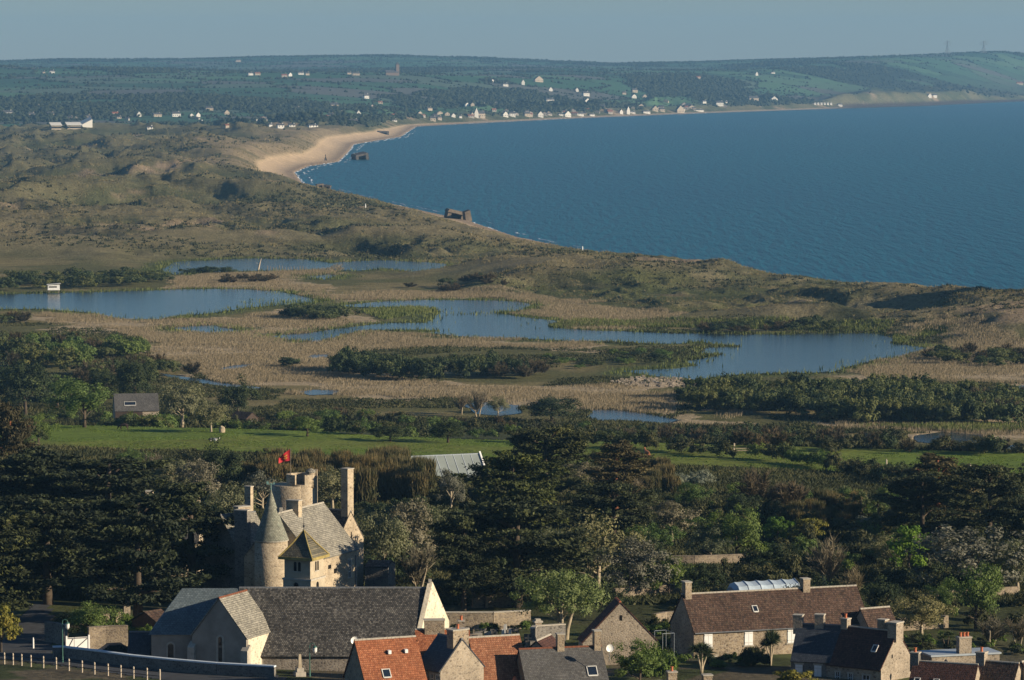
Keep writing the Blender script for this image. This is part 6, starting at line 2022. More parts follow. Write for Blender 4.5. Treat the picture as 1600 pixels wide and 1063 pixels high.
thicket(['marshwillow', 'shrubgreen', 'marshwillow', 'marshbrown'], 'willow_bush', 'green willow bush of the hump left of the tan reed bed', [(-30, 545), (120, 540), (210, 545), (225, 562), (120, 575), (-30, 575)], 52, 4.5, 7, 7, 10, 'willow hump left of the reeds', sep=.40)
thicket(['marshwillow', 'marshbrown'], 'willow_bush', 'dark willow bush on the spur above the barn', [(120, 585), (260, 575), (280, 582), (200, 600), (110, 605)], 26, 4.0, 6, 6, 9, 'willow spur above the barn', sep=.4)
thicket(['shrubdark', 'marshwillow'], 'willow_bush', 'dark bush of the thicket behind the white bird hide', [(-40, 456), (70, 452), (150, 452), (200, 450), (262, 444), (240, 436), (120, 436), (-40, 440)], 44, 3.8, 5.5, 9, 13, 'thicket behind the bird hide', sep=.42)
thicket(['shrubdark', 'marshwillow'], 'willow_bush', 'rounded dark bush on the pond island', [(438, 498), (480, 494), (540, 496), (548, 501), (440, 502)], 13, 3.8, 5.2, 7, 10, 'bushes on the pond island', sep=.38)
thicket(['marshbrown', 'marshwillow'], 'willow_bush', 'dark bush at the left edge of the reed bed', [(-20, 503), (40, 501), (55, 505), (-20, 507)], 7, 3.4, 4.6, 7, 10, 'bushes left of the reed bed', sep=.4)
thicket(['marshbrown'], 'willow_bush', 'brown bush on the spit between the upper ponds', [(300, 441), (360, 437), (430, 437), (432, 442), (360, 444)], 12, 2.6, 3.8, 6, 9, 'brown bushes between the upper ponds', sep=.4)
thicket(['shrubdark'], 'willow_bush', 'dark bush on the islet in the upper pond', [(282, 426), (300, 423), (360, 424), (364, 427), (300, 428)], 10, 2.6, 3.4, 7, 10, 'bushes on the upper pond islet', sep=.35)
thicket(['marshbrown', 'shrubdark', 'marshbrown'], 'willow_bush', 'brown or dark bush on the dune edge behind the big pond', [(630, 450), (720, 448), (790, 455), (700, 458)], 12, 2.4, 3.8, 7, 10, 'bushes behind the big pond', sep=.4)
thicket(['shrubdark', 'marshbrown'], 'willow_bush', 'dark bush along the far shore of the right pond', [(1075, 517), (1140, 512), (1290, 513), (1300, 518), (1080, 521)], 22, 2.4, 3.6, 6, 9, 'bushes along the right pond', sep=.4)
thicket(['marshbrown', 'shrubdark', 'marshwillow'], 'willow_bush', 'brown or dark bush in the reeds right of the big pond', [(1440, 560), (1500, 552), (1620, 556), (1640, 578), (1500, 574)], 24, 2.8, 4.4, 6, 9, 'bushes right of the big pond', sep=.4)
thicket(['shrubgreen', 'shrubdark'], 'reed_shrub', 'low green bush in the reeds of the middle pond spit', [(850, 560), (1060, 548), (1070, 566), (900, 580)], 24, 1.2, 2.2, 3, 6, 'low bushes on the pond spit', sep=.5)
thicket(['marshbrown', 'shrubdark', 'lowshrub', 'marshbrown'], 'willow_bush', 'brown or dark bush in the scrub below the right willow thicket', [(1060, 690), (1200, 680), (1340, 692), (1440, 700), (1340, 706), (1200, 702), (1070, 700)], 36, 2.6, 4.4, 5, 8, 'scrub below the right thicket', sep=.4)
for i in range(14):
    p = D(VR.uniform(160, 268), 660, VR.uniform(806, 838)); p.z = gz(p.x, p.y)
    plant('shrubgreen' if i % 3 else 'marshwillow', 'shrub', 'green shrub hiding the foot of the old barn', 'shrub', p, VR.uniform(5, 7.5), D(800, VR.uniform(641, 652), p.y).z - p.z, 'shrubs before the old barn')
# trees at the marsh margin on the left
GL = 'trees above the left pasture'
for k, px, pb, pt, w, lab in [
    ('dark', 40, 652, 560, 110, 'tall dark tree at the left end of the pasture'), ('green', 132, 668, 592, 105, 'rounded green tree left of the old barn'), ('dark', 212, 632, 560, 80, 'dark tree behind the old barn'),
    ('olive', 285, 668, 590, 95, 'yellow olive willow right of the old barn'), ('dark', 372, 655, 588, 62, 'sparse dark pine right of the barn'), ('dark', -10, 640, 555, 100, 'dark tree cut by the left frame edge above the pasture'),
    ('green', 90, 640, 585, 80, 'green tree between dark tree and barn'), ('dark', 160, 625, 575, 70, 'dark bush tree above the barn'), ('olive', 330, 675, 625, 60, 'olive bush before the little hut'),
    ('dark', 862, 662, 618, 98, 'large rounded dark bush beside the small pools'), ('twig', 745, 652, 606, 50, 'bare small trees beside the small pool'), ('twig', 720, 648, 612, 40, 'leftmost bare little tree by the small pool'),
    ('olive', 778, 650, 618, 40, 'light green little tree by the small pool'), ('marshbrown', 300, 588, 562, 46, 'round brown bush at the edge of the tan reeds'), ('shrubdark', 452, 574, 556, 55, 'low dark bush alone in the tan reeds'),
    ('dark', 1170, 740, 690, 1, ''), ('green', 60, 700, 645, 60, 'green bush at the left end of the pasture'), ('dark', 30, 720, 650, 80, 'dark tree just left of the pasture'),
    ('dark', 610, 690, 660, 60, 'dark tree in the far pasture hedge'), ('green', 480, 682, 650, 60, 'green tree in the far pasture hedge'), ('dark', 700, 692, 655, 70, 'dark tree at the right end of the far pasture hedge'),
]:
    if lab: plant_px(k, 'tree' if k in ('dark', 'green', 'olive') else 'shrub', lab, 'tree' if k in ('dark', 'green', 'olive') else 'shrub', px, pb, pt, w, None, GL)
# ------------------------------------------------------------------ uncountable growth
def scatter_px(n, poly, z=8.0, seed=1, dens=None):
    """random ground places inside a pixel outline, even over the ground"""
    P = wpoly(poly, z)
    rng = np.random.default_rng(seed)
    xs = [p[0] for p in P]; ys = [p[1] for p in P]
    x = rng.uniform(min(xs), max(xs), n * 3); y = rng.uniform(min(ys), max(ys), n * 3)
    k = inpoly(x, y, P)
    return x[k][:n], y[k][:n]

def reeds():
    rng = np.random.default_rng(11)
    X = []; Y = []
    for i, poly in enumerate(TAN):
        xs = [p[0] for p in poly]; ys = [p[1] for p in poly]
        A = abs(sum(poly[j][0] * poly[(j + 1) % len(poly)][1] - poly[(j + 1) % len(poly)][0] * poly[j][1] for j in range(len(poly)))) / 2
        n = int(A * 10)
        bx = (max(xs) - min(xs)) * (max(ys) - min(ys))
        m = int(n * bx / A)
        x = rng.uniform(min(xs) - 8, max(xs) + 8, m); y = rng.uniform(min(ys) - 8, max(ys) + 8, m)
        k = inpoly(x + (fbm(x, y, 12, 3, 141) - .5) * 22, y + (fbm(x, y, 12, 3, 142) - .5) * 30, poly)
        X.append(x[k]); Y.append(y[k])
    x = np.concatenate(X); y = np.concatenate(Y)
    q = np.zeros(len(x), bool)
    for P in PONDS: q |= inpoly(x, y, P)
    k = ~q & (fbm(x, y, 22, 3, 140) + .22 * rng.random(len(x)) > .485)
    x, y = x[k], y[k]
    z = land(x, y)
    n = len(x)
    h = .55 + .65 * rng.random(n) * (.4 + fbm(x, y, 30, 2, 143))
    b = np.stack([x, y, z - .1], 1)
    t = b + np.stack([rng.normal(size=n) * .22 + .12, rng.normal(size=n) * .22, h], 1)
    me = blade_mesh('reeds', b, t, .09 + .09 * rng.random(n), F['reed'], rng, .2 + .6 * fbm(x, y, 14, 3, 144) + .15 * (rng.random(n) - .5))
    tag(link('reeds', me), 'dry tan reed beds spread through the marsh', None, None, 'stuff')
    # green fringe
    X = []; Y = []
    for P in PONDS[:5]:
        for i in range(len(P)):
            a, c = P[i], P[(i + 1) % len(P)]
            L = math.hypot(c[0] - a[0], c[1] - a[1]); m = int(L * 7)
            u = rng.random(m)
            nx, ny = (c[1] - a[1]) / (L + 1e-6), -(c[0] - a[0]) / (L + 1e-6)
            off = np.abs(rng.normal(size=m)) * 4.5 * np.sign(rng.random(m) - .5)
            X.append(a[0] + (c[0] - a[0]) * u + nx * off); Y.append(a[1] + (c[1] - a[1]) * u + ny * off)
    for poly, m in (([(372, 470), (400, 467), (500, 472), (480, 478), (380, 475)], 900), ([(710, 490), (780, 486), (800, 490), (760, 494), (700, 492)], 700), ([(255, 500), (285, 495), (300, 493), (295, 500)], 500)):
        x1, y1 = scatter_px(m, poly, 8.0, 5); X.append(x1); Y.append(y1)
    for poly, m in (([(600, 500), (690, 484), (640, 480), (560, 486)], 3500), ([(850, 512), (1060, 512), (1380, 520), (1400, 514), (1060, 505), (900, 500)], 9000), ([(1395, 540), (1440, 530), (1500, 522), (1440, 518), (1395, 524)], 4000), ([(1520, 676), (1640, 676), (1640, 664), (1330, 668)], 4000), ([(330, 484), (420, 478), (520, 470), (480, 466)], 2500)):
        x1, y1 = scatter_px(m, poly, 8.0, 6); X.append(x1); Y.append(y1)
    x = np.concatenate(X); y = np.concatenate(Y)
    inp = np.zeros(len(x), bool)
    nf = len(x)
    for P in PONDS: inp |= inpoly(x, y, P)
    k = ~inp | (rng.random(len(x)) < .10)
    x, y = x[k], y[k]
    z = np.maximum(land(x, y), 7.9); n = len(x)
    b = np.stack([x, y, z - .1], 1); h = .6 + 1.0 * rng.random(n)
    t = b + np.stack([rng.normal(size=n) * .2, rng.normal(size=n) * .2, h], 1)
    me = blade_mesh('green_reeds', b, t, .4, F['greenreed'], rng, fbm(x, y, 18, 3, 145) + .4 * (rng.random(n) - .5))
    tag(link('green_reeds', me), 'fresh green reeds fringing the ponds', None, None, 'stuff')
reeds()

def tufts(name, label, x, y, h, w, mat, seed, tone, per=4, spread=.35):
    rng = np.random.default_rng(seed)
    z = land(x, y)
    n = len(x)
    X = np.repeat(np.stack([x, y, z], 1), per, 0)
    H = np.repeat(h, per); Wd = np.repeat(w, per)
    b = X + rng.normal(size=X.shape) * np.array([spread, spread, 0]) * H[:, None] * .5
    b[:, 2] -= .1
    d = rng.normal(size=X.shape) * .55; d[:, 2] = 1
    t = b + d * H[:, None] * (.7 + .5 * rng.random((len(H), 1)))
    me = blade_mesh(name, b, t, Wd, mat, rng, np.repeat(tone, per) + .25 * (rng.random(len(H)) - .5))
    tag(link(name, me), label, None, None, 'stuff')

def dune_growth():
    rng = np.random.default_rng(21)
    # even over the picture: sample by pixel rows
    n = 150000
    px = rng.uniform(-40, 1640, n); py = rng.uniform(215, 515, n)
    z0 = 12.0
    d = FPX * (EYE - z0) / (py - HOR)
    x = (px - 800) / FPX * d; y = d
    z, q = land(x, y, True)
    k = (q['belt'] > .55) & (q['s'] > 34) & (fbm(x, y, 40, 3, 151) + .3 * (rng.random(n) - .5) > .47)
    x, y = x[k], y[k]
    sc = np.clip(y / 1700, .8, 2.2)
    tufts('marram_grass', 'tussocky marram grass over the dunes', x, y, .85 * sc * (.5 + .9 * rng.random(len(x)) ** 2), .26 * sc, F['marram'], 22, .1 + .8 * fbm(x, y, 14, 3, 152), 4, .6)
    # dark scrub tufts
    n = 60000
    px = rng.uniform(-40, 1640, n); py = rng.uniform(212, 515, n)
    d = FPX * (EYE - z0) / (py - HOR)
    x = (px - 800) / FPX * d; y = d
    z, q = land(x, y, True)
    k = (q['belt'] > .5) & (q['s'] > 60) & (fbm(x, y, 60, 4, 153) + .2 * (rng.random(n) - .5) > .545)
    x, y = x[k], y[k]
    sc = np.clip(y / 1700, .8, 2.4)
    tufts('dune_scrub', 'dark low scrub in the dune hollows', x, y, 1.0 * sc * (.6 + .7 * rng.random(len(x))), .8 * sc, F['scrub'], 23, .2 + .6 * rng.random(len(x)), 5, 1.2)
dune_growth()

def undergrowth():
    rng = np.random.default_rng(31)
    n = 300000
    px = rng.uniform(-60, 1660, n); py = rng.uniform(500, 1010, n)
    d = FPX * (EYE - 23) / (py - HOR)
    d = np.where(py < 672, FPX * (EYE - 9.0) / (py - HOR), d)
    x = (px - 800) / FPX * d; y = d
    z, q = land(x, y, True)
    dd = q['dd']
    m = ((dd > 425) & (dd < 700)) | ((dd > 758) & (dd < 925)) | ((dd >= 925) & (q['belt'] < .4) & (fbm(x, y, 25, 3, 161) > .45))
    tn = np.zeros(n, bool)
    for P in TAN: tn |= inpoly(x, y, P)
    k = m & ~q['inp'] & ~(tn & (dd > 925))
    x, y, dd = x[k], y[k], dd[k]
    h = np.where(dd < 735, .7, 1.0) * (.5 + .9 * rng.random(len(x)))
    tufts('undergrowth', 'low tangled undergrowth of the gardens and marsh margin', x, y, h * np.where(dd > 925, .6, 1), .30 + .25 * rng.random(len(x)), F['under'], 32, .1 + .8 * fbm(x, y, 12, 3, 162), 4, 1.0)
    # lawn and pasture grass
    n = 60000
    px = rng.uniform(-60, 1660, n); py = rng.uniform(650, 770, n)
    d = FPX * (EYE - 20.5) / (py - HOR)
    x = (px - 800) / FPX * d; y = d
    dd = y + .3 * x
    k = (dd > 690) & (dd < 760) & (fbm(x, y, 8, 3, 163) > .5)
    x, y = x[k], y[k]
    g = mat_leaf('pasture_grass', (.125, .185, .03), .3, 0, .3, (.19, .24, .045))
    tufts('pasture_grass', 'grass tussocks of the green pasture', x, y, .12 + .22 * rng.random(len(x)), np.full(len(x), .22), g, 33, rng.random(len(x)), 3, 1.0)
undergrowth()

# a heap of stones in the marsh
def stones():
    rng = random.Random(3)
    mb = MB()
    P = wpoly([(955, 598), (1000, 590), (1060, 592), (1110, 600), (1070, 606), (980, 604)], 8)
    xs = [p[0] for p in P]; ys = [p[1] for p in P]
    c = 0
    while c < 420:
        x = rng.uniform(min(xs), max(xs)); y = rng.uniform(min(ys), max(ys))
        if not inpoly(np.array([x]), np.array([y]), P)[0]: continue
        c += 1
        r = rng.uniform(.25, .75)
        v = []
        for sx, sy, sz in ((-1, -1, 0), (1, -1, 0), (1, 1, 0), (-1, 1, 0), (-.7, -.7, 1), (.7, -.7, 1), (.7, .7, 1), (-.7, .7, 1)):
            v.append((x + sx * r * rng.uniform(.6, 1), y + sy * r * rng.uniform(.6, 1), 7.9 + sz * r * rng.uniform(.8, 1.3)))
        mb.hexa(v[:4], v[4:])
    tag(mb.build('stone_rubble', M['pale_stone']), 'scattered grey stones on a bank in the marsh', None, None, 'stuff')
stones()

# ------------------------------------------------------------------ surf
def surf():
    rng = np.random.default_rng(41)
    m, nt, b, out = new_mat('white_surf')
    b.inputs['Base Color'].default_value = (.72, .76, .78, 1); b.inputs['Roughness'].default_value = .8
    P = SHORE[3:-9]
    mb = MB()
    for i in range(len(P) - 1):
        a, c = Vector((*P[i], 0)), Vector((*P[i + 1], 0))
        L = (c - a).length; t = (c - a) / L; nrm = Vector((t.y, -t.x, 0))
        far = a.y > 5300
        n = int(L / (14 if not far else 30))
        for k in range(n):
            for row in range(2 if not far else 1):
                if rng.random() > (.85, .35)[row]: continue
                p = a + t * (k + rng.random()) * L / n + nrm * (.8 + row * (7 + 4 * rng.random()) + rng.normal() * .8)
                l = 10 + 22 * rng.random(); w = .25 + .75 * rng.random() * (1.2 - row * .4)
                q = []
                ns = 7
                for j in range(ns + 1):
                    u = j / ns - .5
                    q.append((p + t * u * l + nrm * (rng.normal() * .35 + 1.3 * u * u * 3), w * (1 - (2 * u) ** 2) + .05))
                k0 = len(mb.v)
                for pt, ww in q:
                    mb.v += [tuple(pt - nrm * ww + Vector((0, 0, .05))), tuple(pt + nrm * ww + Vector((0, 0, .05))), tuple(pt + Vector((0, 0, .05 + .3 * ww)))]
                for j in range(ns):
                    a0 = k0 + j * 3
                    mb.f += [[a0, a0 + 3, a0 + 5, a0 + 2], [a0 + 2, a0 + 5, a0 + 4, a0 + 1]]
    tag(mb.build('surf', m), 'broken white surf along the beach', None, None, 'stuff')
surf()
# ------------------------------------------------------------------ far woods and hedgerows
def far_trees():
    rng = np.random.default_rng(51)
    bm = bmesh.new(); bmesh.ops.create_icosphere(bm, subdivisions=1, radius=1)
    bv = np.array([v.co[:] for v in bm.verts]); bf = np.array([[v.index for v in f.verts] for f in bm.faces]); bm.free()
    var = []
    for k in range(8):
        n = 1 + .55 * (rng.random(len(bv)) - .5)
        v = bv * n[:, None]; v[:, 2] = np.where(v[:, 2] < 0, v[:, 2] * .55, v[:, 2])
        var.append(v)
    n = 420000
    px = rng.uniform(-80, 1680, n)
    d = 5000 + 7900 * rng.random(n) ** .9
    x = (px - 800) / FPX * d; y = d
    z, q = land(x, y, True)
    f1, f2, cid = voronoi(x, y)
    wm = wood_mask(x, y, q['px'])
    hedge = (f2 - f1) < 4.5
    skyl = (y > 12200) & (y < 12750)
    pr = np.where(hedge, .95, 0) + wm * .6 + np.where(skyl & (fbm(x, y, 260, 2, 171) > .42), .5, 0) + .0008
    pr = np.where(y < 5300, pr * .25, pr)
    vill = (q['s'] < 330) & (y > 6000) & (q['s'] > 45)
    pr = np.where(vill, pr + .05, pr)
    cliff = (q['px'] > 1270) & (q['s'] < 420)
    pr = np.where(cliff, pr * .1, pr)
    k = (rng.random(n) < pr) & (q['s'] > 40)
    x, y, z, wm = x[k], y[k], z[k], wm[k]
    n = len(x)
    r = (1.5 + 1.9 * rng.random(n) ** 1.6) * (1 + .45 * wm) * np.where(y > 12000, 1.15, 1)
    h = r * (.75 + .5 * rng.random(n))
    a = rng.random(n) * 2 * PI
    vi = rng.integers(0, 8, n)
    V = np.array(var)[vi]
    ca, sa = np.cos(a)[:, None], np.sin(a)[:, None]
    vx = V[:, :, 0] * ca - V[:, :, 1] * sa; vy = V[:, :, 0] * sa + V[:, :, 1] * ca
    co = np.stack([x[:, None] + vx * r[:, None], y[:, None] + vy * r[:, None], (z + h * .45)[:, None] + V[:, :, 2] * h[:, None]], -1).reshape(-1, 3)
    nv = len(bv)
    fi = (bf[None] + (np.arange(n) * nv)[:, None, None]).reshape(-1, 3)
    me = np_mesh('far_woodland', co, fi, np.full(len(fi), 3), [F['farleaf']])
    at = me.attributes.new('tone', 'FLOAT', 'FACE')
    at.data.foreach_set('value', np.repeat(np.clip(rng.random(n) * .8 + .1, 0, 1), len(bf)).astype(np.float32))
    tag(link('far_woodland', me), 'woods and hedgerows covering the far hills', None, None, 'stuff')
    return n
print('far trees', far_trees())

# ------------------------------------------------------------------ far houses
M['far_white'] = mat_simple('far_white_walls', (.72, .69, .62), .8, .2)
M['far_beige'] = mat_simple('far_beige_walls', (.45, .38, .29), .85, .2)
M['far_roof'] = mat_simple('far_slate_roof', (.085, .085, .09), .8, .2)
M['far_roof_light'] = mat_simple('far_pale_roof', (.55, .53, .48), .7, .3)
M['dim_stone'] = mat_simple('far_brown_stone', (.20, .15, .12), .9, .1)
M['dim_wall'] = mat_simple('far_dim_walls', (.33, .30, .26), .9, .1)
M['far_roof_red'] = mat_simple('far_red_roof', (.24, .095, .06), .8, .2)
def far_house(px, py, wpx, hpx, label, group, wall='far_white', roof='far_roof', rz=0.0, gable=False, d=None, name='far_house', cat='house'):
    p = G(px, py + hpx * .5, 3000) if d is None else D(px, py, d)
    sc = p.y / FPX
    w = max(4.5, wpx * sc * .88); h = max(4.0, hpx * sc * .88)
    p.z = gz(p.x, p.y)
    root = empty(name, p, rz, label, cat, group)
    dp = min(9.0, max(6.0, w * .7)); e = h * .58 if not gable else h * .45
    if gable: w = max(w, 7.0)
    mb = MB()
    if gable:       # gable end towards the sea front
        mb.add([(-w / 2, -dp / 2, -2), (w / 2, -dp / 2, -2), (w / 2, dp / 2, -2), (-w / 2, dp / 2, -2), (-w / 2, -dp / 2, e), (w / 2, -dp / 2, e), (w / 2, dp / 2, e), (-w / 2, dp / 2, e), (0, -dp / 2, h), (0, dp / 2, h)],
               [(0, 1, 5, 8, 4), (1, 2, 6, 5), (2, 3, 7, 9, 6), (3, 0, 4, 7), (0, 3, 2, 1), (4, 8, 9, 7), (5, 6, 9, 8)])
        mb.build('wall', M[wall], root)
        r = MB().slab([(-w / 2 - .3, dp / 2 - .1, e), (-w / 2 - .3, -dp / 2 + .1, e), (0, -dp / 2 + .1, h), (0, dp / 2 - .1, h)], -.3).slab([(w / 2 + .3, -dp / 2 + .1, e), (w / 2 + .3, dp / 2 - .1, e), (0, dp / 2 - .1, h), (0, -dp / 2 + .1, h)], -.3)
        r.v = [(x, y, z + .33) for x, y, z in r.v]
        r.build('roof', M[roof], root)
    else:
        mb.box(-w / 2, w / 2, -dp / 2, dp / 2, -2, e).build('wall', M[wall], root)
        r = MB().add([(-w / 2 - .3, -dp / 2 - .4, e + .01), (w / 2 + .3, -dp / 2 - .4, e + .01), (w / 2 + .3, dp / 2 + .4, e + .01), (-w / 2 - .3, dp / 2 + .4, e + .01), (-w / 2 - .3, 0, h), (w / 2 + .3, 0, h)],
                     [(0, 1, 5, 4), (2, 3, 4, 5), (1, 2, 5), (3, 0, 4), (0, 3, 2, 1)])
        ro = r.build('roof', M[roof], root)
        MB().box(w * .3, w * .3 + .9, -.4, .4, h - .8, h + 1.0).build('chimney', M[wall], ro)
    if w * FPX / p.y > 7:
        fr = Frame((0, -dp / 2, 0), (1, 0, 0), (0, -1, 0))
        n = int(w / 3.2)
        for k in range(n):
            u = -w / 2 + w * (k + .5) / n
            fr.panel(MB(), u - .5, u + .5, e * .35, e * .35 + 1.4, 0, .06).build('window', M['glass'], root)
    return root
hz = [
    # px, py, w, h, label, group, wall, roof, gable
    (12, 176, 18, 8, 'long white house with twin chimneys at the far left hill foot', 'W'), (49, 179, 11, 7, 'grey stone house left of the white modern halls', 'B'), (79, 178, 12, 7, 'grey beige house above the white modern halls', 'B'),
    (135, 182.5, 15, 6, 'long beige house right above the tilted white hall', 'B'), (180, 177.5, 12, 6, 'house with red roof under the wooded slope', 'R'), (217, 178, 7, 8, 'narrow white gable under the wooded slope', 'G'),
    (245, 179, 15, 6, 'low pale house with wide roof under the wooded slope', 'B'), (275, 178, 15, 8, 'three floored white house under the wooded slope', 'W'), (299, 180, 5, 6, 'small white gable right of the three floored house', 'G'),
    (309, 179, 6, 7, 'white house pair member with bright wall under the slope', 'G'), (327, 169, 13, 6, 'pale house up in the wooded slope', 'B'), (354, 175, 9, 7, 'dim beige gable in the wooded slope', 'BG'),
    (463, 169, 13, 5, 'pale low house on the slope above the sand bay', 'B'), (522, 164, 14, 8, 'large pale house on the slope above the sand bay', 'B'), (422, 195, 6, 5, 'small white house at the dune edge', 'W'),
    (438, 196.5, 12, 6, 'cream house at the dune edge', 'W'), (456, 195.5, 11, 5, 'white house right of the cream house', 'W'), (488, 197, 17, 3.5, 'long low white building at the dune edge', 'W'),
    (234, 199.5, 10, 3.5, 'low white shed on the dune plain', 'W'), (315, 189, 5, 4, 'tiny white house on the dune plain', 'G'), (354, 197, 5, 4, 'tiny reddish house on the dune plain', 'R'), (401, 188, 5, 4, 'tiny white house left of the dune edge', 'G'),
    (81, 112, 9, 5, 'white house by dark trees on the left ridge', 'W'), (68, 113, 5, 4, 'pale house left of the ridge trees', 'B'), (372, 94.5, 9, 4, 'lone pale house on the skyline', 'B'),
    (391, 115, 9, 5, 'cream house of the ridge hamlet', 'W'), (402, 115, 10, 4.5, 'red roofed house of the ridge hamlet', 'R'), (444, 118, 10, 5, 'white house with red roof in the ridge village', 'R'),
    (453, 116, 7, 6, 'white gable in the ridge village', 'G'), (470, 114, 10, 5, 'white house highest in the ridge village', 'W'), (480, 115, 7, 5, 'pale house right in the ridge village', 'B'),
    (545, 114, 8, 4, 'pale house left of the hill church', 'B'), (556, 115, 13, 5, 'grey house beside the hill church', 'B'), (769, 126, 6, 5, 'small white gable on the middle slope', 'G'),
    (789, 132, 10, 5, 'white house below the small gable', 'W'), (817, 128, 5, 8, 'tall narrow white gable on the middle slope', 'G'), (841, 123, 16, 9, 'big steep roofed house on the middle slope', 'BG'),
    (860, 139, 7, 6, 'white gable above the sea front', 'G'), (901, 140, 3.5, 6, 'thin white house above the sea front', 'G'), (915, 146, 12, 7, 'white two floored house above the sea front', 'W'),
    (859, 156, 14, 6, 'long white house above the beach road', 'W'), (899, 158, 14, 3, 'low pale building above the beach road', 'W'), (917, 157, 12, 7, 'white house with broad gable above the beach road', 'G'),
    (975, 145, 7, 5, 'pale house on the right middle slope', 'B'), (991, 141, 10, 6, 'beige house on the right middle slope', 'B'), (990, 150, 9, 6, 'white gable on the right middle slope', 'G'),
    (1007, 150, 8, 6, 'beige gable on the right middle slope', 'BG'), (572, 150, 9, 7, 'greyish white house on the left middle slope', 'W'), (581, 166, 6, 6, 'cream gable on the left middle slope', 'BG'),
    (594, 160, 8, 4, 'reddish house on the left middle slope', 'R'), (729, 163, 6, 5, 'white gable behind the dunes village', 'G'), (738, 163, 5, 5, 'beige gable behind the dunes village', 'BG'),
    (771, 162, 14, 4, 'long white wall house behind the dunes village', 'W'), (755, 163, 6, 3, 'low white house behind the dunes village', 'W'), (560, 176, 6, 8, 'tall white house over the inlet', 'G'),
    (552, 188.5, 17, 4, 'long beige building over the inlet', 'B'), (616, 188, 8, 3.5, 'low white house over the inlet', 'W'), (676, 185, 10, 7, 'grey house left in the beach village', 'B'), (686, 184, 8, 6, 'brown house left in the beach village', 'B'),
    (708, 180, 4, 6, 'thin bright white gable in the beach village', 'G'), (719, 182, 5, 4, 'small white house in the beach village', 'W'), (737, 179, 7, 8, 'cream gable beside the tall gabled house', 'BG'),
    (744, 175, 4.5, 15, 'very tall narrow gabled house in the beach village', 'G'), (751, 178, 14, 10, 'large cream house in the beach village', 'B'), (789, 178, 10, 8, 'white gable with grey roof in the beach village', 'G'),
    (800, 178, 11, 7, 'white house with grey roof in the beach village', 'W'), (823, 178, 11, 7, 'stone house with red end in the beach village', 'B'), (829, 179, 6, 6, 'pinkish house in the beach village', 'R'),
    (844, 178, 10, 9, 'broad white gable in the beach village', 'G'), (886, 177.5, 12, 9, 'big white gable close to the beach', 'G'), (876, 178.5, 8, 4, 'low white wing left of the big gable', 'W'),
    (906, 178, 12, 5, 'white house with dark openings near the beach', 'W'), (924, 179, 10, 4, 'low white house near the beach', 'W'), (953, 174, 9, 6, 'reddish house on the beach front', 'R'),
    (970, 174, 6, 7, 'white gable on the beach front', 'G'), (981, 171.5, 6, 12, 'tall white gable on the beach front', 'G'), (988, 175, 9, 4, 'low white house on the beach front', 'W'),
    (1009, 174.5, 14, 4.5, 'long white building on the beach front', 'W'), (1023, 169, 11, 8, 'beige gable over the beach front', 'BG'), (1034, 171, 10, 6, 'stone house over the beach front', 'B'),
    (1062, 170, 14, 11, 'large cream gable at the beach end', 'BG'), (1066, 171, 7, 8, 'white gable beside the large cream gable', 'G'), (1090, 172, 20, 3, 'long low pale wall house at the beach end', 'W'),
    (1100, 159, 7, 5, 'white house in the trees above the beach end', 'W'), (1124, 161, 13, 7, 'long white house in the trees', 'W'), (1134, 160, 5, 5, 'small white house in the trees', 'W'),
    (1177, 154, 18, 8, 'wide grey house in the wooded cove', 'B'), (1209, 154, 13, 8, 'cream house in the wooded cove', 'G'), (1091, 121, 8, 4, 'reddish white house on the right upland', 'R'), (1080, 121, 4, 3, 'tiny white house on the right upland', 'W'),
    (1182, 115, 5, 6, 'white house by trees on the right upland', 'G'), (1207, 113.5, 8, 2.5, 'low pale house on the right upland', 'W'), (1312, 163.5, 8, 4, 'white house at the cove point', 'W'),
    (1452, 149, 7, 6, 'white villa on the right cliff top', 'G'), (1460, 149, 8, 5, 'second white villa on the right cliff top', 'W'), (1593, 130, 12, 4, 'reddish farm at the right edge', 'R'),
]
for i, r_ in enumerate(hz):
    px, py, w, h, lab, k = r_
    wall = {'W': 'far_white', 'G': 'far_white', 'B': 'far_beige', 'BG': 'far_beige', 'R': 'far_beige'}[k]
    roof = 'far_roof_red' if k == 'R' else 'far_roof'
    far_house(px, py, w, h * 1.15, lab, 'houses across the bay', wall, roof, .12 * math.sin(i * 2.3) + .35, k in ('G', 'BG'))
for i in range(60):
    px = VR.uniform(640, 1140) if i < 44 else VR.uniform(40, 620)
    base = np.interp(px, [0, 450, 620, 700, 830, 900, 1000, 1130], [186, 190, 182, 184, 181, 179, 175, 170])
    py = base - abs(VR.gauss(0, 1)) * 7 - 1.5
    k = VR.random()
    far_house(px, py, VR.uniform(6, 11), VR.uniform(4, 6), 'small dim house with grey roof in the strung out village across the bay' if k < .8 else 'small dim house with red roof in the strung out village across the bay', 'small houses across the bay', 'dim_wall' if k < .5 or k > .8 else 'far_beige', 'far_roof' if k < .8 else 'far_roof_red', VR.uniform(-.4, .8), VR.random() < .4)
for i in range(6):
    far_house(1273 + i * 5, 162, 3.6, 3.2, 'white caravan parked in the row at the cove point', 'caravans at the cove', 'far_white', 'far_roof_light', .3, False, name='caravan', cat='caravan')

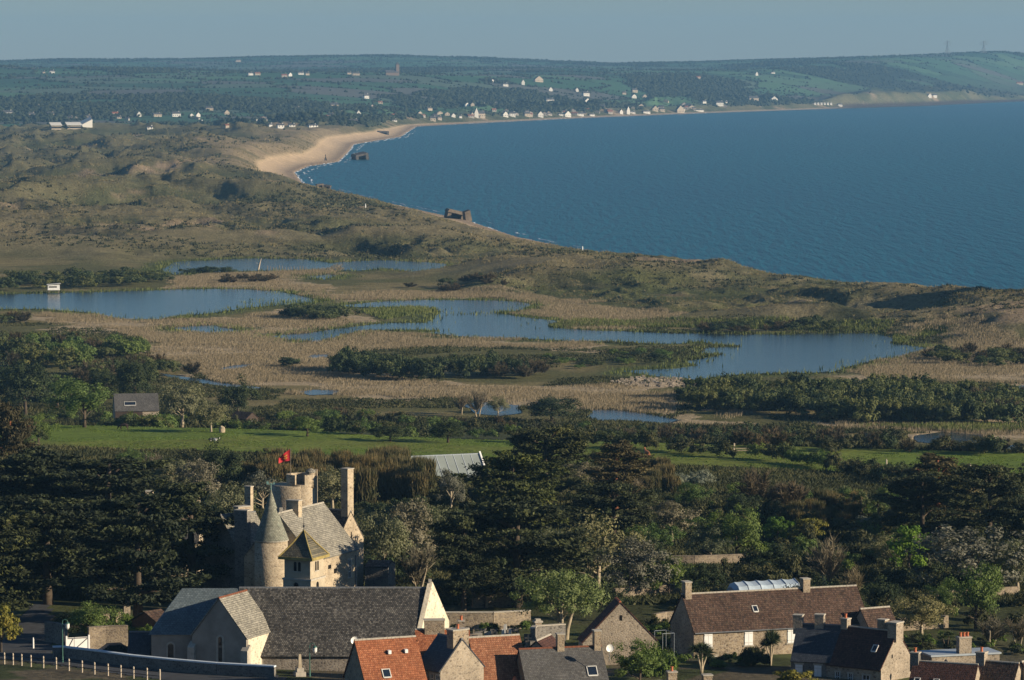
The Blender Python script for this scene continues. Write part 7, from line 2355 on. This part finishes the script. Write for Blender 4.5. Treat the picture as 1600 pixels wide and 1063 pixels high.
def modern_hall(px, py, wpx, label, tilt):
    p = G(px, py + 3, 3000); sc = p.y / FPX
    w = wpx * sc
    root = empty('modern_hall', p, .3, label, 'hall', 'white modern halls on the dune plain')
    (MB().box(-w / 2 + 1, w / 2 - 1, -5, 5, -1, 3.0) if not tilt else MB().hexa([(-w / 2, -6.8, -1), (w / 2, -6.8, -1), (w / 2, 6, -1), (-w / 2, 6, -1)], [(-w / 2, -6.8, 3.1), (w / 2, -6.8, 9.4), (w / 2, 6, 9.4), (-w / 2, 6, 3.1)])).build('wall', M['far_white' if tilt else 'far_beige'], root)
    h0, h1 = (4.0, 4.0) if not tilt else (3.2, 9.5)
    MB().slab([(-w / 2, -7, h0), (w / 2, -7, h1), (w / 2, 7, h1 + 3.2), (-w / 2, 7, h0 + 3.2)], .5).build('roof', M['far_white'], root)
    if not tilt: MB().box(-w / 2 + 1, w / 2 - 1, -5.06, -5.001, .6, 2.4).build('window_band', M['glass'], root)
modern_hall(87, 198.5, 18, 'small flat white modern hall on the dune plain', False)
modern_hall(115, 197.5, 24, 'long flat white modern hall on the dune plain', False)
modern_hall(135, 196, 16, 'tilted white roofed modern hall on the dune plain', True)

def hill_church():
    p = G(612, 118, 3000); sc = p.y / FPX
    root = empty('hill_church', p, .3, 'brownish church with square tower on the far hill', 'church')
    MB().add([(-14, -5, -2), (14, -5, -2), (14, 5, -2), (-14, 5, -2), (-14, -5, 6), (14, -5, 6), (14, 5, 6), (-14, 5, 6), (-14, 0, 11), (14, 0, 11)], [(0, 1, 5, 4), (2, 3, 7, 6), (1, 2, 6, 9, 5), (3, 0, 4, 8, 7), (0, 3, 2, 1), (4, 5, 9, 8), (6, 7, 8, 9)]).build('nave', M['dim_stone'], root)
    MB().add([(-14.4, -5.6, 6.05), (14.4, -5.6, 6.05), (14.4, 5.6, 6.05), (-14.4, 5.6, 6.05), (-14.4, 0, 11.6), (14.4, 0, 11.6)], [(0, 1, 5, 4), (2, 3, 4, 5), (1, 2, 5), (3, 0, 4), (0, 3, 2, 1)]).build('roof', M['far_roof'], root)
    MB().box(9, 16, -3.5, 3.5, 0, 23).build('tower', M['dim_stone'], root)
    MB().add([(8.7, -3.8, 23.01), (16.3, -3.8, 23.01), (16.3, 3.8, 23.01), (8.7, 3.8, 23.01), (12.5, 0, 29)], [(0, 1, 4), (1, 2, 4), (2, 3, 4), (3, 0, 4), (0, 3, 2, 1)]).build('spire', M['far_roof'], root)
hill_church()
def pylon(px, top, label):
    d = 12450.0
    p = D(px, 90, d); p.z = gz(p.x, p.y)
    h = D(px, top, d).z - p.z
    root = empty('power_pylon', p, .4, label, 'pylon', 'pylons on the skyline')
    mb = MB(); s = 7.0
    for sx in (-1, 1):
        for sy in (-1, 1):
            mb.tube([(sx * s, sy * s, -1), (sx * 1.2, sy * 1.2, h * .62), (sx * .6, sy * .6, h)], [.55, .45, .35], 4)
    n = 7
    for k in range(n):
        z0, z1 = h * .6 * k / n, h * .6 * (k + 1) / n
        a0, a1 = s + (1.2 - s) * k / n, s + (1.2 - s) * (k + 1) / n
        for sy in (-1, 1):
            mb.tube([(-a0, sy * a0, z0), (a1, sy * a1, z1)], [.25, .25], 4); mb.tube([(a0, sy * a0, z0), (-a1, sy * a1, z1)], [.25, .25], 4)
    mb.build('lattice', M['lead'], root)
    for z, l in ((.66, 15), (.80, 18), (.93, 12)):
        MB().tube([(-l, 0, h * z + 1.2), (0, 0, h * z)], [.3, .5], 4).tube([(l, 0, h * z + 1.2), (0, 0, h * z)], [.3, .5], 4).tube([(-l, 0, h * z + 1.2), (0, 0, h * z + 3)], [.2, .3], 4).tube([(l, 0, h * z + 1.2), (0, 0, h * z + 3)], [.2, .3], 4).build('cross_arm', M['lead'], root)
pylon(1480, 64, 'left lattice power pylon on the right skyline')
pylon(1537, 64, 'right lattice power pylon on the right skyline')
# ------------------------------------------------------------------ bunkers on the beach
def bunker(px, py, label, rot, tilt, w, dpt, h, parts=1, mat='concrete', z=None):
    p = W(px, py, 0)
    root = empty('bunker', p, 0, label, 'bunker', 'wrecked bunkers along the shore')
    root.rotation_euler = (tilt[0], tilt[1], rot)
    if z is not None: root.location.z = z
    b = MB()
    c = .12
    def block(x0, x1, y0, y1, z0, z1, s=.9):
        mx, my = (x0 + x1) / 2, (y0 + y1) / 2
        lo = [(x0, y0, z0), (x1, y0, z0), (x1, y1, z0), (x0, y1, z0)]
        hi = [(mx + (x - mx) * s, my + (y - my) * s, z1) for x, y, _ in lo]
        return MB().hexa(lo, hi)
    t = w * .22
    block(-w / 2, -w / 2 + t, -dpt / 2, dpt / 2, -3, h * .8, .95).build('side_block', M[mat], root)
    block(w / 2 - t, w / 2, -dpt / 2, dpt / 2, -3, h * .8, .95).build('side_block', M[mat], root)
    block(-w / 2 + t + .01, w / 2 - t - .01, dpt * .1, dpt / 2, -3, h * .79, 1).build('rear_block', M[mat], root)
    block(-w / 2 - .4, w / 2 + .4, -dpt / 2 - .4, dpt / 2 + .3, h * .8 + .01, h * 1.1, .86).build('roof_slab', M[mat], root)
    MB().box(-w / 2 + t + .02, w / 2 - t - .02, dpt * .1 - .06, dpt * .1 - .003, -1, h * .7).build('embrasure', M['dark'], root)
    return root
bunker(709, 345, 'large tilted bunker with dark hollow by the near shore', .25, (.05, .22, 0), 11.5, 9, 6.0)
p_ = W(731, 346, 0)
sl_ = empty('concrete_slab', p_, .2, 'upright concrete slab fallen off the large tilted bunker', 'slab')
sl_.rotation_euler = (.05, -.16, .3)
MB().hexa([(-2.1, -3, -2), (2.1, -3, -2), (2.1, 3, -2), (-2.1, 3, -2)], [(-1.9, -2.8, 6.3), (1.7, -2.8, 7.0), (1.7, 2.8, 7.0), (-1.9, 2.8, 6.3)]).build('block', M['concrete'], sl_)
bunker(563, 249.5, 'dark heap of a bunker standing in the surf', .5, (.12, -.18, 0), 15, 11, 6.0, 1, 'concrete_dark')
bunker(598, 214, 'squat block bunker on the sand spit', .25, (.0, .04, 0), 15, 11, 7.5, 1, 'concrete_dark')
bunker(500, 294, 'small pale bunker block at the dune foot', .3, (.05, -.1, 0), 5.5, 5, 3.0, 1, 'concrete')
bunker(511, 296.5, 'small dark bunker block in the water', -.2, (.1, .15, 0), 5.0, 5, 3.2, 1, 'concrete_dark')
def beach_rock():
    p = G(509, 251, 2500)
    root = empty('wreck_stump', p, .2, 'dark ragged stump standing on the sand', 'stump')
    MB().hexa([(-1.6, -1.2, -.5), (1.6, -1.2, -.5), (1.6, 1.2, -.5), (-1.6, 1.2, -.5)], [(-.8, -.6, 3.2), (.5, -.6, 3.0), (.5, .6, 3.0), (-.8, .6, 3.2)]).build('block', M['concrete_dark'], root)
    MB().tube([(-.2, 0, 2.9), (-.1, 0, 6.2)], [.5, .3], 6).build('post', M['concrete_dark'], root)
beach_rock()
def marker(px, py, label, h=1.7, mat='white', r=.35):
    p = G(px, py)
    root = empty('marker_post', p, 0, label, 'post')
    MB().cyl((0, 0), r, r * .8, -.4, h, 8).build('post', M[mat], root)
    MB().cyl((0, 0), r * .9, .05, h, h + .3, 8).build('cap', M[mat], root)
marker(910, 391, 'white marker post on the dune crest against the sea')
marker(571, 324, 'white marker post in the dunes left of the large bunker')
marker(1385, 735, 'short pale post in the hedge by the meadow track', 1.8, 'tree_white', .18)
marker(1516, 746, 'thin pale post in front of the right cypress', 2.2, 'tree_white', .15)
marker(52, 1014, 'round white sign seen from behind on the lane', 1.0, 'white', .12)

# ------------------------------------------------------------------ ponds: dead trunk, posts
def dead_trunk():
    p = W(405, 422, 8)
    root = empty('dead_trunk', p, 0, 'bleached leaning dead trunk standing in the upper pond', 'trunk')
    MB().tube([(-.6, 0, -1), (0, 0, 2), (.9, 0, 5)], [.5, .36, .16], 7).tube([(-.1, 0, 1.5), (-1.1, .2, 3.2)], [.2, .07], 5).build('bole', M['tree_white'], root)
dead_trunk()
pm = None
for i in range(14):
    px = 418 + i * 4.6; p = W(px, 423.5 + .9 * math.sin(i), 8.0)
    if pm is None: pm = MB().cyl((0, 0), .16, .15, -1.5, 1.9, 6).cyl((0, 0), .15, .02, 1.9, 2.0, 6).mesh('pond_post', M['wood'])
    o = link('pond_post', pm); o.location = p; o.scale = (1, 1, VR.uniform(.7, 1.2))
    tag(o, 'wooden post in the row standing in the upper pond', 'post', 'posts in the upper pond')

# white tube frame in the yard between the gable barn and the farmhouse
def yard_frame():
    p = W(1038, 1040, 28.6); p.z = gz(p.x, p.y)
    root = empty('tube_frame', p, .35, 'white tube frame standing in the yard left of the farmhouse', 'frame')
    for x in (-.7, .7):
        for y in (-1.2, 1.2): MB().cyl((x, y), .022, .022, -.2, 3.1, 6).build('post', M['zinc'], root)
    for y in (-1.2, 1.2): MB().tube([(-.7, y, 3.1), (.7, y, 3.1)], [.022, .022], 6).build('cross_bar', M['zinc'], root)
    for x in (-.7, .7): MB().tube([(x, -1.2, 3.1), (x, 1.2, 3.1)], [.022, .022], 6).build('cross_bar', M['zinc'], root)
yard_frame()

# ------------------------------------------------------------------ animals
def beast(name, label, cat, px, py, rz, L, H, mat, lying=False, head_down=False, neck_up=False, patch=None, mane=None):
    p = G(px, py)
    root = empty(name, p, rz, label, cat)
    me = bpy.data.meshes.new('body')
    bm = bmesh.new()
    sk = bm.verts.layers.skin.verify()
    def v(x, y, z, r, rt=False):
        q = bm.verts.new((x, y, z)); q[sk].radius = (r, r); q[sk].use_root = rt; return q
    def e(a, b): bm.edges.new((a, b))
    bz = H * .72 if not lying else H * .34
    rb = H * .20
    hip = v(-L * .30, 0, bz, rb, True); bel = v(0, 0, bz - H * .03, rb * 1.08); sh = v(L * .27, 0, bz, rb * .98)
    e(hip, bel); e(bel, sh)
    if head_down: n1 = v(L * .42, 0, bz - H * .12, rb * .55); hd = v(L * .52, 0, H * .28, rb * .42); mz = v(L * .60, 0, H * .10, rb * .28)
    elif neck_up: n1 = v(L * .42, 0, bz + H * .22, rb * .5); hd = v(L * .52, 0, bz + H * .38, rb * .38); mz = v(L * .66, 0, bz + H * .26, rb * .24)
    else: n1 = v(L * .40, 0, bz + H * .10, rb * .6); hd = v(L * .52, 0, bz + H * .20, rb * .45); mz = v(L * .64, 0, bz + H * .10, rb * .3)
    e(sh, n1); e(n1, hd); e(hd, mz)
    for s in (-1, 1):
        ear = v(hd.co.x - L * .02, s * rb * .55, hd.co.z + H * .10, .035); e(hd, ear)
        if lying:
            a = v(L * .28, s * rb * .9, H * .16, rb * .4); b = v(L * .42, s * rb * 1.1, H * .06, rb * .25); e(sh, a); e(a, b)
            a = v(-L * .25, s * rb * 1.1, H * .2, rb * .5); b = v(-L * .05, s * rb * 1.3, H * .07, rb * .25); e(hip, a); e(a, b)
        else:
            a = v(L * .26, s * rb * .6, bz * .55, rb * .36); b = v(L * .27 + s * .05, s * rb * .6, bz * .28, rb * .22); c = v(L * .26 + s * .08, s * rb * .6, .05, rb * .24); e(sh, a); e(a, b); e(b, c)
            a = v(-L * .33, s * rb * .65, bz * .62, rb * .5); b = v(-L * .39 - s * .04, s * rb * .65, bz * .34, rb * .24); c = v(-L * .36 - s * .06, s * rb * .65, .05, rb * .24); e(hip, a); e(a, b); e(b, c)
    t1 = v(-L * .44, 0, bz + H * .02, .05); t2 = v(-L * .48, 0, bz * .5, .045); e(hip, t1); e(t1, t2)
    bm.to_mesh(me); bm.free()
    o = link('body', me, root)
    o.modifiers.new('skin', 'SKIN'); sb = o.modifiers.new('sub', 'SUBSURF'); sb.levels = 1; sb.render_levels = 1
    me.materials.append(mat)
    return root
m_, nt_, b_, o_ = new_mat('black_and_white_hide')
nt_.links.new(ramp(nt_, noise(nt_, objco(nt_), 1.1, 2, .4), [(.47, (.025, .022, .02)), (.50, (.68, .65, .6))]), b_.inputs['Base Color'])
beast('horse', 'dark brown horse grazing at the far left of the pasture', 'horse', 193, 672, PI * .94, 2.3, 1.62, mat_simple('dark_brown_hide', (.035, .02, .014), .7), False, True)
beast('cow', 'black and white cow lying in the pasture', 'cow', 333, 690, -.25, 2.3, 1.4, m_, True)
beast('horse', 'chestnut horse standing by the dark hedge', 'horse', 1011, 716, 1.95, 2.2, 1.66, mat_simple('chestnut_hide', (.30, .11, .045), .6), False, False, True)
def bale():
    p = G(347, 676)
    root = empty('boulder', p, .4, 'pale ochre boulder at the pasture hedge', 'boulder')
    rng = random.Random(8)
    bm = bmesh.new(); bmesh.ops.create_icosphere(bm, subdivisions=2, radius=1)
    for q in bm.verts: q.co = Vector((q.co.x * .7, q.co.y * .6, q.co.z * .95 + .5)) * rng.uniform(.88, 1.08)
    me = bpy.data.meshes.new('rock'); bm.to_mesh(me); bm.free(); me.materials.append(M['castle_stone'])
    link('rock', me, root)
bale()

# ------------------------------------------------------------------ parked car by the sacristy
def car():
    p = W(184, 1029, 30.3); p.z = gz(p.x, p.y)
    root = empty('parked_car', p, .25, 'dark parked car in the yard beside the sacristy', 'car')
    paint = mat_simple('dark_car_paint', (.02, .021, .024), .25, .6)
    prof = [(-2.05, .35), (-2.1, .75), (-1.75, .95), (-1.1, 1.42), (.35, 1.45), (1.0, 1.0), (1.9, .86), (2.08, .6), (2.05, .35)]
    mb = MB(); n = len(prof)
    def ring(y, s): return [(x, y, z if z < 1 else 1 + (z - 1) * s) for x, z in prof]
    for y, s in ((-.85, .9), (-.8, 1), (.8, 1), (.85, .9)): mb.v += ring(y, s)
    for k in range(3):
        for j in range(n): mb.f.append([k * n + j, k * n + (j + 1) % n, (k + 1) * n + (j + 1) % n, (k + 1) * n + j])
    mb.f.append(list(range(n))[::-1]); mb.f.append([3 * n + j for j in range(n)])
    mb.build('body', paint, root)
    for s in (-1, 1):
        g = MB().hexa([(-1.35, s * .86, .97), (.75, s * .86, .97), (.75, s * .872, .97), (-1.35, s * .872, .97)], [(-.95, s * .86, 1.34), (.28, s * .86, 1.34), (.28, s * .872, 1.34), (-.95, s * .872, 1.34)])
        g.build('side_window', M['glass'], root)
        for x in (-1.3, 1.3):
            w = MB().tube([(x, s * .70, .33), (x, s * .90, .33)], [.33, .33], 14).build('wheel', M['iron'], root)
            MB().tube([(x, s * .901, .33), (x, s * .92, .33)], [.2, .2], 12).build('rim', M['zinc'], w)
    MB().hexa([(1.02, -.7, 1.02), (.42, -.66, 1.44), (.42, .66, 1.44), (1.02, .7, 1.02)], [(1.05, -.7, 1.05), (.45, -.66, 1.47), (.45, .66, 1.47), (1.05, .7, 1.05)]).build('windscreen', M['skyglass'], root)
    for y in (-.6, .6): MB().box(2.02, 2.1, y - .18, y + .18, .62, .78).build('headlight', M['lamp_glass'], root)
car()
# ------------------------------------------------------------------ the air
def haze():
    x0, x1, y0, y1, z0, z1 = -7200, 11000, -400, 18000, -4.5, 330
    bm = bmesh.new()
    bmesh.ops.create_cube(bm, size=1)
    for v in bm.verts:
        v.co = (x0 if v.co.x < 0 else x1, y0 if v.co.y < 0 else y1, z0 if v.co.z < 0 else z1)
    me = bpy.data.meshes.new('haze'); bm.to_mesh(me); bm.free()
    m = bpy.data.materials.new('haze_air'); m.use_nodes = True
    nt = m.node_tree; nt.nodes.clear()
    out = nt.nodes.new('ShaderNodeOutputMaterial')
    v = nt.nodes.new('ShaderNodeVolumePrincipled')
    v.inputs['Color'].default_value = (.30, .62, 1.0, 1)
    v.inputs['Density'].default_value = 5.2e-5
    v.inputs['Anisotropy'].default_value = .12
    nt.links.new(v.outputs[0], out.inputs['Volume'])
    me.materials.append(m)
    o = link('haze', me)
    tag(o, 'thin blue evening haze over the bay and hills', None, None, 'stuff')
haze()
